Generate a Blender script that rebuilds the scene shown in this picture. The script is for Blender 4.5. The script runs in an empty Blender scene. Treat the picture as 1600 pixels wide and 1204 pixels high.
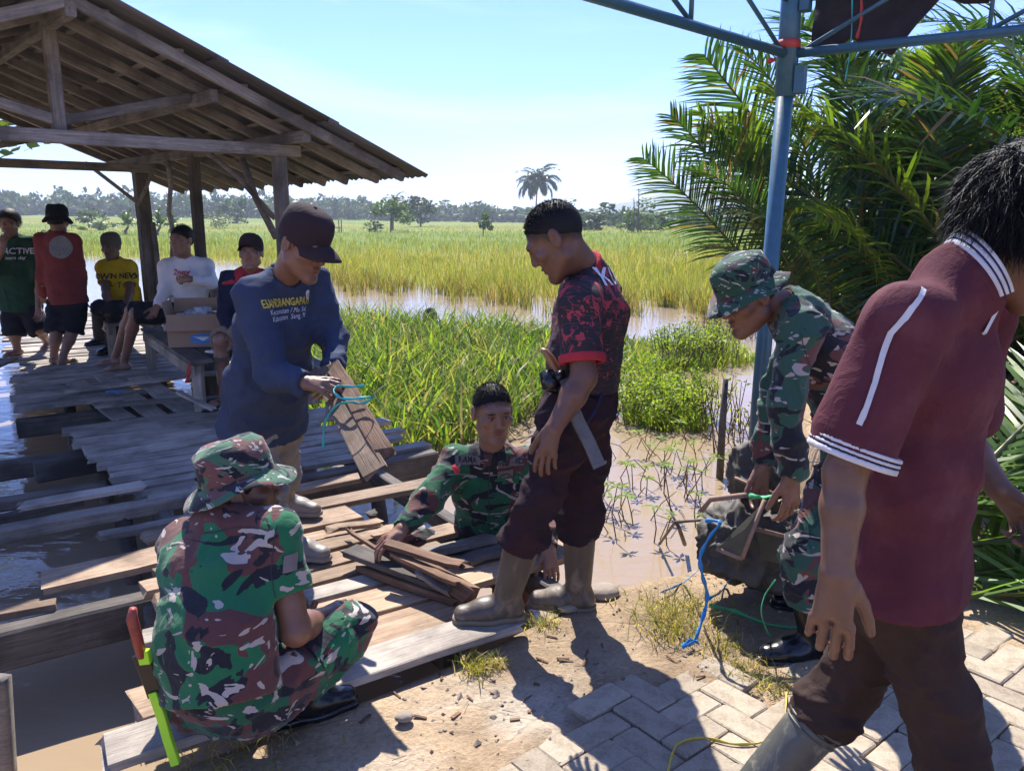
import bpy, bmesh, math, random
import numpy as np
from mathutils import Vector, Matrix, noise as mnoise
from mathutils.bvhtree import BVHTree
R = math.radians
random.seed(7); rng = np.random.default_rng(7)
sc = bpy.context.scene
COL = bpy.context.collection

# ------------------------------------------------------------------ camera, sky, sun, exposure
CAM_H, PITCH, FPX = 1.5, R(12.0), 1232.0
cam = bpy.data.cameras.new('camera'); cam_o = bpy.data.objects.new('camera', cam); COL.objects.link(cam_o)
cam.sensor_width = 36.0; cam.lens = 36.0 * FPX / 1600.0; cam.clip_start = 0.05; cam.clip_end = 9000
cam_o.location = (0, 0, CAM_H); cam_o.rotation_euler = (math.pi / 2 - PITCH, 0, 0)
sc.camera = cam_o
SUN_EL, SUN_AZ = R(52), R(10)          # azimuth: degrees to the left of the view direction
sd = Vector((-math.sin(SUN_AZ) * math.cos(SUN_EL), math.cos(SUN_AZ) * math.cos(SUN_EL), math.sin(SUN_EL)))
sun = bpy.data.lights.new('sun', 'SUN'); sun.energy = 4.5; sun.angle = R(0.55); sun.color = (1.0, 0.955, 0.87)
sun_o = bpy.data.objects.new('sun', sun); COL.objects.link(sun_o)
sun_o.rotation_euler = sd.to_track_quat('Z', 'Y').to_euler(); sun_o.location = (0, 0, 20)
w = bpy.data.worlds.new('World'); sc.world = w; w.use_nodes = True
nt = w.node_tree; nt.nodes.clear()
sky = nt.nodes.new('ShaderNodeTexSky'); sky.sky_type = 'NISHITA'; sky.sun_disc = False
sky.sun_elevation = SUN_EL; sky.sun_rotation = -SUN_AZ
sky.air_density = 1.0; sky.dust_density = 0.15; sky.ozone_density = 5.0
bg = nt.nodes.new('ShaderNodeBackground'); bg.inputs[1].default_value = 0.125
tc = nt.nodes.new('ShaderNodeTexCoord'); mp = nt.nodes.new('ShaderNodeMapping'); mp.inputs['Scale'].default_value = (1.0, 1.6, 5.5)
mp.inputs['Rotation'].default_value = (0.15, 0.12, 0.3); mp.inputs['Location'].default_value = (2.7, 1, .9)
cn = nt.nodes.new('ShaderNodeTexNoise'); cn.inputs['Scale'].default_value = 1.35; cn.inputs['Detail'].default_value = 9; cn.inputs['Roughness'].default_value = 0.58; cn.inputs['Distortion'].default_value = 0.5
cr = nt.nodes.new('ShaderNodeValToRGB'); cr.color_ramp.elements[0].position = 0.47; cr.color_ramp.elements[1].position = 0.85
cr.color_ramp.elements[0].color = (0, 0, 0, 1); cr.color_ramp.elements[1].color = (0.34, 0.34, 0.34, 1)
mx = nt.nodes.new('ShaderNodeMix'); mx.data_type = 'RGBA'; mx.inputs['B'].default_value = (7.6, 8.0, 8.8, 1)
ow = nt.nodes.new('ShaderNodeOutputWorld')
L = nt.links.new
L(tc.outputs['Generated'], mp.inputs['Vector']); L(mp.outputs[0], cn.inputs['Vector']); L(cn.outputs['Fac'], cr.inputs[0])
tint = nt.nodes.new('ShaderNodeMix'); tint.data_type = 'RGBA'; tint.blend_type = 'MULTIPLY'; tint.inputs[0].default_value = 1.0; tint.inputs['B'].default_value = (.39, .51, .93, 1)
L(cr.outputs[0], mx.inputs['Factor']); L(sky.outputs[0], tint.inputs['A']); L(tint.outputs['Result'], mx.inputs['A']); L(mx.outputs['Result'], bg.inputs[0]); L(bg.outputs[0], ow.inputs[0])
sc.view_settings.view_transform = 'Standard'; sc.view_settings.look = 'None'; sc.view_settings.gamma = 1.0
sc.view_settings.exposure = 1.3; sc.view_settings.use_curve_mapping = False
cy = sc.cycles
cy.use_denoising = True; cy.max_bounces = 8; cy.diffuse_bounces = 3; cy.glossy_bounces = 3; cy.transmission_bounces = 4
cy.transparent_max_bounces = 8; cy.volume_bounces = 0; cy.caustics_reflective = False; cy.caustics_refractive = False
cy.sample_clamp_indirect = 6.0

# ------------------------------------------------------------------ helpers
CP, SP = math.cos(PITCH), math.sin(PITCH)
def A(px, py, Y):                        # a point of the place, from its bearing in the photograph and its distance
    u = (px - 800) / FPX; v = (602 - py) / FPX
    r = (u, CP + v * SP, -SP + v * CP); t = Y / r[1]
    return np.array([r[0] * t, Y, CAM_H + r[2] * t])
def G(px, py, z=0.0):                    # the same for a point at a known height
    u = (px - 800) / FPX; v = (602 - py) / FPX
    r = (u, CP + v * SP, -SP + v * CP); t = (z - CAM_H) / r[2]
    return np.array([r[0] * t, r[1] * t, z])
def W(t, u, z=0.0):                      # along / across the walkway
    return np.array([-.55 * t + .835 * u, .835 * t + .55 * u, z])
def nrm(v):
    v = np.asarray(v, float); return v / (np.linalg.norm(v) + 1e-12)
def lerp(a, b, t): return np.asarray(a, float) * (1 - t) + np.asarray(b, float) * t

def tag(o, label=None, cat=None, group=None, kind=None):
    if label: o['label'] = label
    if cat: o['category'] = cat
    if group: o['group'] = group
    if kind: o['kind'] = kind
    return o
def empty(name, loc, label=None, cat=None, group=None, kind=None):
    o = bpy.data.objects.new(name, None); COL.objects.link(o); o.location = tuple(loc); o.empty_display_size = 0.1
    return tag(o, label, cat, group, kind)
def root_loc(p):
    v = Vector((0, 0, 0))
    while p is not None:
        v += p.location; p = p.parent
    return np.array(v)
def mkmesh(name, V, faces, mat=None, smooth=True, col=None):
    """faces: list of arrays (n,k) or a list of tuples"""
    me = bpy.data.meshes.new(name)
    V = np.asarray(V, np.float32)
    if isinstance(faces, np.ndarray): faces = [faces]
    if len(faces) and isinstance(faces[0], np.ndarray):
        loops = np.concatenate([f.reshape(-1) for f in faces]).astype(np.int32)
        tot = np.concatenate([np.full(len(f), f.shape[1]) for f in faces])
    else:
        loops = np.array([i for f in faces for i in f], np.int32); tot = np.array([len(f) for f in faces])
    start = np.concatenate([[0], np.cumsum(tot)[:-1]]).astype(np.int32)
    me.vertices.add(len(V)); me.vertices.foreach_set('co', V.reshape(-1))
    me.loops.add(len(loops)); me.loops.foreach_set('vertex_index', loops)
    me.polygons.add(len(tot)); me.polygons.foreach_set('loop_start', start)
    try: me.polygons.foreach_set('loop_total', tot.astype(np.int32))
    except Exception: pass
    me.polygons.foreach_set('use_smooth', np.full(len(tot), smooth))
    if col is not None:
        at = me.color_attributes.new('col', 'FLOAT_COLOR', 'POINT')
        c4 = np.ones((len(V), 4), np.float32); c4[:, :3] = col
        at.data.foreach_set('color', c4.reshape(-1))
    if mat: me.materials.append(mat)
    me.update(calc_edges=True); me.validate()
    return me
def mk(name, V, faces, mat, parent=None, smooth=True, col=None):
    V = np.asarray(V, float)
    if parent is not None: V = V - root_loc(parent)
    me = mkmesh(name, V, faces, mat, smooth, col)
    o = bpy.data.objects.new(name, me); COL.objects.link(o); o.parent = parent
    return o
def join(*parts):
    Vs, Fs, n = [], [], 0
    for V, F in parts:
        Vs.append(np.asarray(V, float)); Fs += [tuple(i + n for i in f) for f in F]; n += len(V)
    return np.concatenate(Vs), Fs
def tube(P, r, n=8, cap=True, q=1.0, side=None):
    """swept tube; r scalar or list"""
    P = [np.asarray(p, float) for p in P]; m = len(P)
    r = [r] * m if np.isscalar(r) else r
    V, F = [], []; ref = None
    for i in range(m):
        d = nrm(P[min(i + 1, m - 1)] - P[max(i - 1, 0)])
        if ref is None:
            ref = np.array([0, 0, 1.]) if abs(d[2]) < .9 else np.array([1., 0, 0])
            if side is not None: ref = np.asarray(side, float)
        a = nrm(ref - d * np.dot(ref, d)); ref = a; b = np.cross(d, a)
        for k in range(n):
            th = 2 * math.pi * k / n
            V.append(P[i] + r[i] * (math.cos(th) * a * q + math.sin(th) * b))
    for i in range(m - 1):
        for k in range(n):
            F.append((i * n + k, i * n + (k + 1) % n, (i + 1) * n + (k + 1) % n, (i + 1) * n + k))
    if cap: F += [tuple(range(n))[::-1], tuple(range((m - 1) * n, m * n))]
    return np.array(V), F
def boxf(c, ax, half):
    c = np.asarray(c, float); ax = [np.asarray(a, float) for a in ax]; V = []
    for sx in (-1, 1):
        for sy in (-1, 1):
            for sz in (-1, 1): V.append(c + ax[0] * half[0] * sx + ax[1] * half[1] * sy + ax[2] * half[2] * sz)
    return np.array(V), [(0, 1, 3, 2), (4, 6, 7, 5), (0, 4, 5, 1), (2, 3, 7, 6), (0, 2, 6, 4), (1, 5, 7, 3)]
def beam(a, b, w_, h_, up=(0, 0, 1), ragged=0.0, segs=1, wob=0.0):
    """a squared timber from a to b, chamfered, slightly uneven"""
    a = np.asarray(a, float); b = np.asarray(b, float); d = nrm(b - a); up = np.asarray(up, float)
    s = nrm(np.cross(d, up)); n = np.cross(s, d); c = min(w_, h_) * .1
    prof = [(-w_ / 2 + c, -h_ / 2), (w_ / 2 - c, -h_ / 2), (w_ / 2, -h_ / 2 + c), (w_ / 2, h_ / 2 - c), (w_ / 2 - c, h_ / 2), (-w_ / 2 + c, h_ / 2), (-w_ / 2, h_ / 2 - c), (-w_ / 2, -h_ / 2 + c)]
    V, F = [], []
    for i in range(segs + 1):
        t = i / segs; p = lerp(a, b, t); ox = random.gauss(0, wob) ; oz = random.gauss(0, wob * .6)
        for (x, z) in prof:
            e = 0
            if ragged and i in (0, segs): e = random.uniform(-ragged, ragged) * (1 if i else 1)
            V.append(p + s * (x * (1 + random.gauss(0, .02)) + ox) + n * (z + oz) + d * e)
    for i in range(segs):
        for k in range(8): F.append((i * 8 + k, i * 8 + (k + 1) % 8, (i + 1) * 8 + (k + 1) % 8, (i + 1) * 8 + k))
    F += [tuple(range(8))[::-1], tuple(range(segs * 8, segs * 8 + 8))]
    return np.array(V), F
def lathe(prof, n=28, sx=1.0, sy=1.0):
    V, F = [], []
    for (r, z) in prof:
        for k in range(n):
            th = 2 * math.pi * k / n; V.append((r * sx * math.cos(th), r * sy * math.sin(th), z))
    for i in range(len(prof) - 1):
        for k in range(n): F.append((i * n + k, i * n + (k + 1) % n, (i + 1) * n + (k + 1) % n, (i + 1) * n + k))
    return np.array(V), F

# value noise on arrays
_tab = rng.random((32, 32, 32))
def vnoise(P):
    P = np.asarray(P); i = np.floor(P).astype(int); f = P - i; f = f * f * (3 - 2 * f)
    o = 0
    for dx in (0, 1):
        for dy in (0, 1):
            for dz in (0, 1):
                wgt = (f[:, 0] if dx else 1 - f[:, 0]) * (f[:, 1] if dy else 1 - f[:, 1]) * (f[:, 2] if dz else 1 - f[:, 2])
                o = o + wgt * _tab[(i[:, 0] + dx) % 32, (i[:, 1] + dy) % 32, (i[:, 2] + dz) % 32]
    return o
def fbm(P, oct=3):
    o = 0; a = .5
    for k in range(oct): o = o + a * vnoise(P * (2.03 ** k) + k * 7.3); a *= .5
    return o

# ------------------------------------------------------------------ signed-distance bodies (one continuous surface each)
class Field:
    def __init__(s): s.ops = []; s.cuts = []
    def cone(s, a, b, ra, rb, k=.02, side=None, q=1.0, ca=False, cb=False, mode='add'):
        s.ops.append(('c', np.asarray(a, float), np.asarray(b, float), ra, rb, k, None if side is None else nrm(side), q, ca, cb, mode)); return s
    def ell(s, c, r, M=None, k=.015, mode='add'):
        s.ops.append(('e', np.asarray(c, float), np.asarray(r, float), np.eye(3) if M is None else M, k, mode)); return s
    def cut(s, o, n): s.cuts.append((np.asarray(o, float), nrm(n))); return s
    def mesh(s, h):
        lo = np.full(3, 1e9); hi = -lo; bb = []
        for o in s.ops:
            if o[0] == 'c':
                m = max(o[3], o[4]) * max(1, o[7]); l = np.minimum(o[1], o[2]) - m; u = np.maximum(o[1], o[2]) + m
            else:
                m = max(o[2]); l = o[1] - m; u = o[1] + m
            bb.append((l, u))
            if o[-1] == 'add': lo = np.minimum(lo, l); hi = np.maximum(hi, u)
        lo = lo - 2.5 * h; hi = hi + 2.5 * h
        n = np.ceil((hi - lo) / h).astype(int) + 1
        ax = [lo[i] + h * np.arange(n[i]) for i in range(3)]
        D = np.full(n, .3, np.float32)
        for o, (l, u) in zip(s.ops, bb):
            k = o[5] if o[0] == 'c' else o[4]; pad = k + 2 * h
            i0 = np.maximum(((l - pad - lo) / h).astype(int), 0); i1 = np.minimum(((u + pad - lo) / h).astype(int) + 2, n)
            if np.any(i1 <= i0): continue
            sl = tuple(slice(i0[i], i1[i]) for i in range(3))
            X = ax[0][sl[0]][:, None, None]; Y = ax[1][sl[1]][None, :, None]; Z = ax[2][sl[2]][None, None, :]
            if o[0] == 'c':
                a, b, ra, rb, _, side, q, ca, cb, mode = o[1:]
                ba = b - a; L2 = float(ba @ ba) + 1e-12
                t = ((X - a[0]) * ba[0] + (Y - a[1]) * ba[1] + (Z - a[2]) * ba[2]) / L2
                tcl = np.clip(t, 0, 1)
                vx = X - a[0] - tcl * ba[0]; vy = Y - a[1] - tcl * ba[1]; vz = Z - a[2] - tcl * ba[2]
                d2 = vx * vx + vy * vy + vz * vz
                if side is not None and q != 1.0:
                    vs = vx * side[0] + vy * side[1] + vz * side[2]; d2 = d2 - vs * vs * (1 - 1 / (q * q))
                d = np.sqrt(np.maximum(d2, 0)) - (ra + tcl * (rb - ra))
                ln = math.sqrt(L2)
                if cb: d = np.maximum(d, (t - 1) * ln)
                if ca: d = np.maximum(d, -t * ln)
            else:
                c, r, M, _, mode = o[1:]
                x = X - c[0]; y = Y - c[1]; z = Z - c[2]
                lx = (x * M[0, 0] + y * M[1, 0] + z * M[2, 0]); ly = (x * M[0, 1] + y * M[1, 1] + z * M[2, 1]); lz = (x * M[0, 2] + y * M[1, 2] + z * M[2, 2])
                k0 = np.sqrt((lx / r[0]) ** 2 + (ly / r[1]) ** 2 + (lz / r[2]) ** 2)
                k1 = np.sqrt((lx / r[0] ** 2) ** 2 + (ly / r[1] ** 2) ** 2 + (lz / r[2] ** 2) ** 2) + 1e-9
                d = k0 * (k0 - 1) / k1
            B = D[sl]
            if mode == 'add':
                hh = np.clip(.5 + .5 * (d - B) / k, 0, 1); D[sl] = d + (B - d) * hh - k * hh * (1 - hh)
            else:
                d = -d; hh = np.clip(.5 - .5 * (d - B) / k, 0, 1); D[sl] = d + (B - d) * hh + k * hh * (1 - hh)
        for (o, nn) in s.cuts:
            D = np.maximum(D, (ax[0][:, None, None] - o[0]) * nn[0] + (ax[1][None, :, None] - o[1]) * nn[1] + (ax[2][None, None, :] - o[2]) * nn[2]).astype(np.float32)
        return nets(D, lo, h)
def nets(D, lo, h):
    N = D < 0; c = [N[:-1, :-1, :-1], N[1:, :-1, :-1], N[:-1, 1:, :-1], N[1:, 1:, :-1], N[:-1, :-1, 1:], N[1:, :-1, 1:], N[:-1, 1:, 1:], N[1:, 1:, 1:]]
    s = sum(x.astype(np.int8) for x in c); act = (s > 0) & (s < 8)
    I = np.argwhere(act); idx = np.full(act.shape, -1, np.int32); idx[act] = np.arange(len(I))
    offs = [(0, 0, 0), (1, 0, 0), (0, 1, 0), (1, 1, 0), (0, 0, 1), (1, 0, 1), (0, 1, 1), (1, 1, 1)]
    val = [D[I[:, 0] + o[0], I[:, 1] + o[1], I[:, 2] + o[2]] for o in offs]
    acc = np.zeros((len(I), 3)); cnt = np.zeros(len(I))
    for a, b in ((0, 1), (2, 3), (4, 5), (6, 7), (0, 2), (1, 3), (4, 6), (5, 7), (0, 4), (1, 5), (2, 6), (3, 7)):
        m = (val[a] < 0) != (val[b] < 0); t = np.where(m, val[a] / (val[a] - val[b] + 1e-20), 0)
        p = np.array(offs[a])[None, :] + t[:, None] * (np.array(offs[b]) - np.array(offs[a]))[None, :]
        acc += np.where(m[:, None], p, 0); cnt += m
    V = lo + h * (I + acc / np.maximum(cnt, 1)[:, None])
    Q = []
    for axn in range(3):
        sl0 = [slice(None)] * 3; sl1 = [slice(None)] * 3; sl0[axn] = slice(None, -1); sl1[axn] = slice(1, None)
        a = N[tuple(sl0)]; b = N[tuple(sl1)]; E = np.argwhere(a != b)
        o1, o2 = [(1, 2), (2, 0), (0, 1)][axn]
        E = E[(E[:, o1] > 0) & (E[:, o2] > 0) & (E[:, o1] < D.shape[o1] - 1) & (E[:, o2] < D.shape[o2] - 1)]
        flip = a[tuple(E.T)]
        def at(d1, d2):
            e = E.copy(); e[:, o1] -= d1; e[:, o2] -= d2; return idx[tuple(e.T)]
        q = np.stack([at(0, 0), at(1, 0), at(1, 1), at(0, 1)], 1)
        q[~flip] = q[~flip][:, ::-1]; q = q[(q >= 0).all(1)]
        Q.append(q)
    return V, np.concatenate(Q)
def vnormals(V, Q):
    n = np.zeros_like(V); f = np.cross(V[Q[:, 2]] - V[Q[:, 0]], V[Q[:, 3]] - V[Q[:, 1]])
    for k in range(4): np.add.at(n, Q[:, k], f)
    return n / (np.linalg.norm(n, axis=1, keepdims=True) + 1e-12)
def folds(V, Q, amp=.008, sc_=(7, 7, 7), seed=0, calm=()):
    """cloth folds: ridged, warped noise along the normals"""
    n = vnormals(V, Q); P = V * np.asarray(sc_) + seed * 3.17
    wp = np.stack([fbm(P * .6 + 11), fbm(P * .6 + 23), fbm(P * .6 + 37)], 1)
    P2 = P + 2.2 * wp
    r = 1 - np.abs(2 * vnoise(P2) - 1); r2 = 1 - np.abs(2 * vnoise(P2 * 2.1 + 5) - 1)
    r3 = 1 - np.abs(2 * vnoise(P2 * np.array([1.0, 1.0, .45]) * .55 + 31) - 1)
    d = amp * ((r ** 3 - .35) + .45 * (r2 ** 3 - .35) + .9 * (r3 ** 5 - .25))
    for (o_, n_, w_) in calm: d = d * np.clip(.08 + np.abs((V - o_) @ n_) / w_, 0, 1)
    return V + n * d[:, None]

# ------------------------------------------------------------------ materials
def newmat(name):
    m = bpy.data.materials.new(name); m.use_nodes = True; t = m.node_tree; t.nodes.clear()
    out = t.nodes.new('ShaderNodeOutputMaterial'); b = t.nodes.new('ShaderNodeBsdfPrincipled'); t.links.new(b.outputs[0], out.inputs[0])
    return m, t, b, out
def N_(t, ty, **kw):
    n = t.nodes.new('ShaderNode' + ty)
    for k, v in kw.items():
        if k in n.inputs: n.inputs[k].default_value = v
        else: setattr(n, k, v)
    return n
def ramp(t, fac, stops, interp='LINEAR'):
    r = t.nodes.new('ShaderNodeValToRGB'); r.color_ramp.interpolation = interp
    while len(r.color_ramp.elements) > 1: r.color_ramp.elements.remove(r.color_ramp.elements[-1])
    for i, (p, c) in enumerate(stops):
        e = r.color_ramp.elements[0] if i == 0 else r.color_ramp.elements.new(p)
        e.position = p; e.color = (*c, 1) if len(c) == 3 else c
    t.links.new(fac, r.inputs[0]); return r.outputs[0]
def mixc(t, fac, a, b, mode='MIX'):
    m = t.nodes.new('ShaderNodeMix'); m.data_type = 'RGBA'; m.blend_type = mode
    for v, k in ((fac, 'Factor'), (a, 'A'), (b, 'B')):
        if hasattr(v, 'is_linked') or hasattr(v, 'links'): t.links.new(v, m.inputs[k] if k != 'Factor' else m.inputs[0])
        elif k == 'Factor': m.inputs[0].default_value = v
        else: m.inputs[k].default_value = (*v, 1)
    return m.outputs['Result']
def coords(t, scale=(1, 1, 1), rot=(0, 0, 0), out='Object', loc=(0, 0, 0)):
    c = t.nodes.new('ShaderNodeTexCoord'); m = t.nodes.new('ShaderNodeMapping')
    m.inputs['Scale'].default_value = scale; m.inputs['Rotation'].default_value = rot; m.inputs['Location'].default_value = loc
    t.links.new(c.outputs[out], m.inputs[0]); return m.outputs[0]
def noise(t, vec, scale, detail=4, rough=.55, dist=0.0):
    n = N_(t, 'TexNoise', Scale=scale, Detail=detail, Roughness=rough, Distortion=dist); t.links.new(vec, n.inputs['Vector']); return n.outputs['Fac']
def bump(t, b, h, strength=.3, dist=.01):
    n = N_(t, 'Bump', Strength=strength, Distance=dist); t.links.new(h, n.inputs['Height']); t.links.new(n.outputs[0], b.inputs['Normal'])
def attr(t, name='col'):
    n = t.nodes.new('ShaderNodeAttribute'); n.attribute_name = name; return n.outputs['Color']
def math_(t, op, a, b=0.0):
    n = t.nodes.new('ShaderNodeMath'); n.operation = op
    for i, v in enumerate((a, b)):
        if hasattr(v, 'links'): t.links.new(v, n.inputs[i])
        else: n.inputs[i].default_value = v
    return n.outputs[0]

def cloth(name, c, c2=None, rough=.9, scale=9, wear=None, sheen=.0):
    m, t, b, o = newmat(name); v = coords(t); c2 = c2 or tuple(x * .72 for x in c)
    f = noise(t, v, scale, 5, .6, .6); cl = mixc(t, ramp(t, f, [(.3, (0, 0, 0)), (.72, (1, 1, 1))]), c2, c)
    if wear:
        g = noise(t, v, 5, 6, .65); cl = mixc(t, ramp(t, g, [(.52, (0, 0, 0)), (.68, (1, 1, 1))]), cl, wear)
    t.links.new(cl, b.inputs['Base Color']); b.inputs['Roughness'].default_value = rough
    b.inputs['Sheen Weight'].default_value = sheen * min(1.0, max(c) * 5); b.inputs['Sheen Roughness'].default_value = .5
    b.inputs['Specular IOR Level'].default_value = .2
    w1 = noise(t, v, 26, 4, .6, 1.2); w2 = noise(t, v, 420, 2, .5)
    bump(t, b, math_(t, 'ADD', w1, math_(t, 'MULTIPLY', w2, .12)), .5, .008)
    return m
def camo(name, green=(.008, .135, .052), brown=(.105, .036, .032), dark=(.008, .009, .016), cream=(.42, .36, .31), seed=0., sc_=1.0):
    m, t, b, o = newmat(name); v = coords(t, loc=(seed, seed * .7, seed * .3)); v2 = coords(t, scale=(1, 1, 1.9), rot=(.5, .35, .4), loc=(seed, 3.1, 1.7))
    n1 = noise(t, v, 3.1 * sc_, 2.6, .52, 1.5); n2 = noise(t, v2, 3.7 * sc_, 2.6, .52, 2.0); n3 = noise(t, v2, 4.9 * sc_, 2.2, .55, 3.2); n4 = noise(t, v, 60, 3)
    c = ramp(t, n1, [(0, green), (.525, brown)], 'CONSTANT')
    c = mixc(t, ramp(t, n2, [(0, (0, 0, 0)), (.548, (1, 1, 1))], 'CONSTANT'), c, dark)
    c = mixc(t, ramp(t, n3, [(0, (0, 0, 0)), (.610, (1, 1, 1))], 'CONSTANT'), c, cream)
    c = mixc(t, math_(t, 'MULTIPLY', n4, .14), c, (.09, .09, .085))
    t.links.new(c, b.inputs['Base Color']); b.inputs['Roughness'].default_value = .85; b.inputs['Sheen Weight'].default_value = .15
    b.inputs['Specular IOR Level'].default_value = .25
    w1 = noise(t, v, 22, 4, .6, 1.4); w2 = noise(t, v, 500, 2)
    bump(t, b, math_(t, 'ADD', w1, math_(t, 'MULTIPLY', w2, .1)), .5, .009)
    return m
def wood(name, c1, c2, c3, rough=.8, grain=1.0):
    """boards: object x runs along the grain"""
    m, t, b, o = newmat(name); oi = t.nodes.new('ShaderNodeObjectInfo'); cd = t.nodes.new('ShaderNodeTexCoord')
    ad = t.nodes.new('ShaderNodeVectorMath'); ad.operation = 'ADD'; t.links.new(cd.outputs['Object'], ad.inputs[0])
    sc3 = t.nodes.new('ShaderNodeVectorMath'); sc3.operation = 'SCALE'; sc3.inputs[0].default_value = (13.1, 7.7, 3.3); t.links.new(oi.outputs['Random'], sc3.inputs['Scale']); t.links.new(sc3.outputs[0], ad.inputs[1])
    mp = t.nodes.new('ShaderNodeMapping'); mp.inputs['Scale'].default_value = (1.2, 22 * grain, 22 * grain); t.links.new(ad.outputs[0], mp.inputs[0])
    g = noise(t, mp.outputs[0], 3.0, 7, .7, .7); blot = noise(t, ad.outputs[0], 3.2, 4, .6); fine = noise(t, mp.outputs[0], 11, 4, .7)
    c = ramp(t, g, [(.28, c1), (.5, c2), (.75, c3)])
    c = mixc(t, ramp(t, blot, [(.42, (0, 0, 0)), (.66, (.75, .75, .75))]), c, tuple(x * .5 for x in c1))
    hs = N_(t, 'HueSaturation'); t.links.new(c, hs.inputs['Color'])
    rm = N_(t, 'MapRange'); rm.inputs['To Min'].default_value = .68; rm.inputs['To Max'].default_value = 1.25; t.links.new(oi.outputs['Random'], rm.inputs[0]); t.links.new(rm.outputs[0], hs.inputs['Value'])
    cr_ = ramp(t, fine, [(.30, (.28, .28, .28)), (.42, (1, 1, 1))])
    c = mixc(t, .8, hs.outputs[0], cr_, 'MULTIPLY')
    t.links.new(c, b.inputs['Base Color']); b.inputs['Roughness'].default_value = rough; b.inputs['Specular IOR Level'].default_value = .35
    bump(t, b, math_(t, 'ADD', g, fine), .6, .006)
    return m
def plain(name, c, rough=.6, metal=0., var=.15, scale=20, bumpd=.002, spec=.5):
    m, t, b, o = newmat(name); v = coords(t); f = noise(t, v, scale, 5, .6)
    cl = mixc(t, f, tuple(x * (1 - 2 * var) for x in c), tuple(min(1, x * (1 + var)) for x in c))
    t.links.new(cl, b.inputs['Base Color']); b.inputs['Roughness'].default_value = rough; b.inputs['Metallic'].default_value = metal
    b.inputs['Specular IOR Level'].default_value = spec
    if bumpd: bump(t, b, noise(t, v, scale * 3, 4), .3, bumpd)
    return m
def leafmat(name, trans=.5, rough=.45, spec=.4, gain=1.0):
    """thin leaves with a colour per blade"""
    m, t, b, o = newmat(name); c = attr(t); v = coords(t); f = noise(t, v, 3.0, 3)
    c = mixc(t, .35, c, ramp(t, f, [(.3, (.45, .45, .4)), (.7, (1, 1, 1))]), 'MULTIPLY')
    t.links.new(c, b.inputs['Base Color']); b.inputs['Roughness'].default_value = rough; b.inputs['Specular IOR Level'].default_value = spec
    tr = t.nodes.new('ShaderNodeBsdfTranslucent')
    g = mixc(t, 1.0, c, (1.25 * gain, 1.2 * gain, .55 * gain), 'MULTIPLY'); t.links.new(g, tr.inputs[0])
    mx = t.nodes.new('ShaderNodeMixShader'); mx.inputs[0].default_value = trans
    t.links.new(b.outputs[0], mx.inputs[1]); t.links.new(tr.outputs[0], mx.inputs[2]); t.links.new(mx.outputs[0], o.inputs[0])
    return m
def skinmat(name):
    m, t, b, o = newmat(name); c = attr(t); v = coords(t); f = noise(t, v, 30, 4); f2 = noise(t, v, 260, 3)
    c = mixc(t, .5, c, ramp(t, f, [(.3, (.62, .56, .53)), (.7, (1.08, 1.06, 1.05))]), 'MULTIPLY')
    t.links.new(c, b.inputs['Base Color']); b.inputs['Roughness'].default_value = .42; b.inputs['Specular IOR Level'].default_value = .45
    b.inputs['Subsurface Weight'].default_value = .08; b.inputs['Subsurface Radius'].default_value = (.01, .004, .002)
    bump(t, b, math_(t, 'ADD', f2, math_(t, 'MULTIPLY', f, .8)), .4, .002); return m

M = {}
M['skin'] = skinmat('skin')
M['hair'] = plain('black_hair', (.007, .006, .006), .6, var=.4, scale=160, bumpd=.004, spec=.25)
M['eye'] = plain('eye', (.33, .29, .26), .25, var=.05, bumpd=0); M['iris'] = plain('iris', (.015, .008, .005), .15, var=.05, bumpd=0)
M['camo_a'] = camo('camouflage_bright', seed=0.0); M['camo_b'] = camo('camouflage_jacket', seed=4.3, green=(.012, .10, .045), cream=(.40, .34, .31))
M['camo_c'] = camo('camouflage_faded', seed=9.1, green=(.025, .085, .058), brown=(.115, .042, .040), cream=(.38, .33, .30))
M['camo_hat'] = camo('camouflage_hat', seed=2.2, sc_=1.9, green=(.05, .13, .075), brown=(.14, .06, .055), cream=(.42, .40, .36))
M['camo_hat2'] = camo('camouflage_hat_dark', seed=3.3, sc_=2.3, green=(.02, .075, .04), cream=(.36, .34, .31))
M['blue_shirt'] = cloth('faded_navy_jersey', (.044, .060, .105), (.030, .043, .080), wear=None)
M['stone_trousers'] = cloth('stone_cotton', (.30, .27, .235), (.20, .18, .155))
M['maroon'] = cloth('maroon_polo_knit', (.100, .027, .037), (.072, .018, .027), scale=6, wear=(.120, .042, .050))
M['brown_trousers'] = cloth('dark_brown_cotton', (.050, .030, .024), (.030, .018, .015))
M['black_trousers'] = cloth('black_work_trousers', (.020, .014, .020), (.035, .015, .018), wear=(.045, .016, .018))
M['shorts_black'] = cloth('black_shorts', (.014, .016, .026)); M['shorts_tan'] = cloth('tan_shorts', (.24, .18, .14))
M['green_shirt'] = cloth('dark_green_cotton', (.014, .058, .036)); M['red_shirt'] = cloth('faded_red_cotton', (.20, .040, .042))
M['yellow_shirt'] = cloth('yellow_cotton', (.62, .43, .015), (.48, .32, .012)); M['white_shirt'] = cloth('white_cotton', (.74, .74, .76), (.62, .62, .66))
M['navy_shirt'] = cloth('navy_cotton', (.012, .018, .045)); M['red_trim'] = cloth('red_trim', (.42, .035, .05))
M['dark_cap'] = cloth('dark_plum_cap', (.040, .024, .028)); M['black_hat'] = cloth('black_bucket_hat', (.008, .012, .016)); M['grey_cap'] = cloth('grey_beanie', (.12, .11, .10))
M['collar_white'] = cloth('white_knit_trim', (.62, .62, .64)); M['collar_navy'] = cloth('navy_knit_trim', (.03, .035, .08))
M['belt'] = plain('dark_webbing', (.020, .022, .026), .7)
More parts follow.
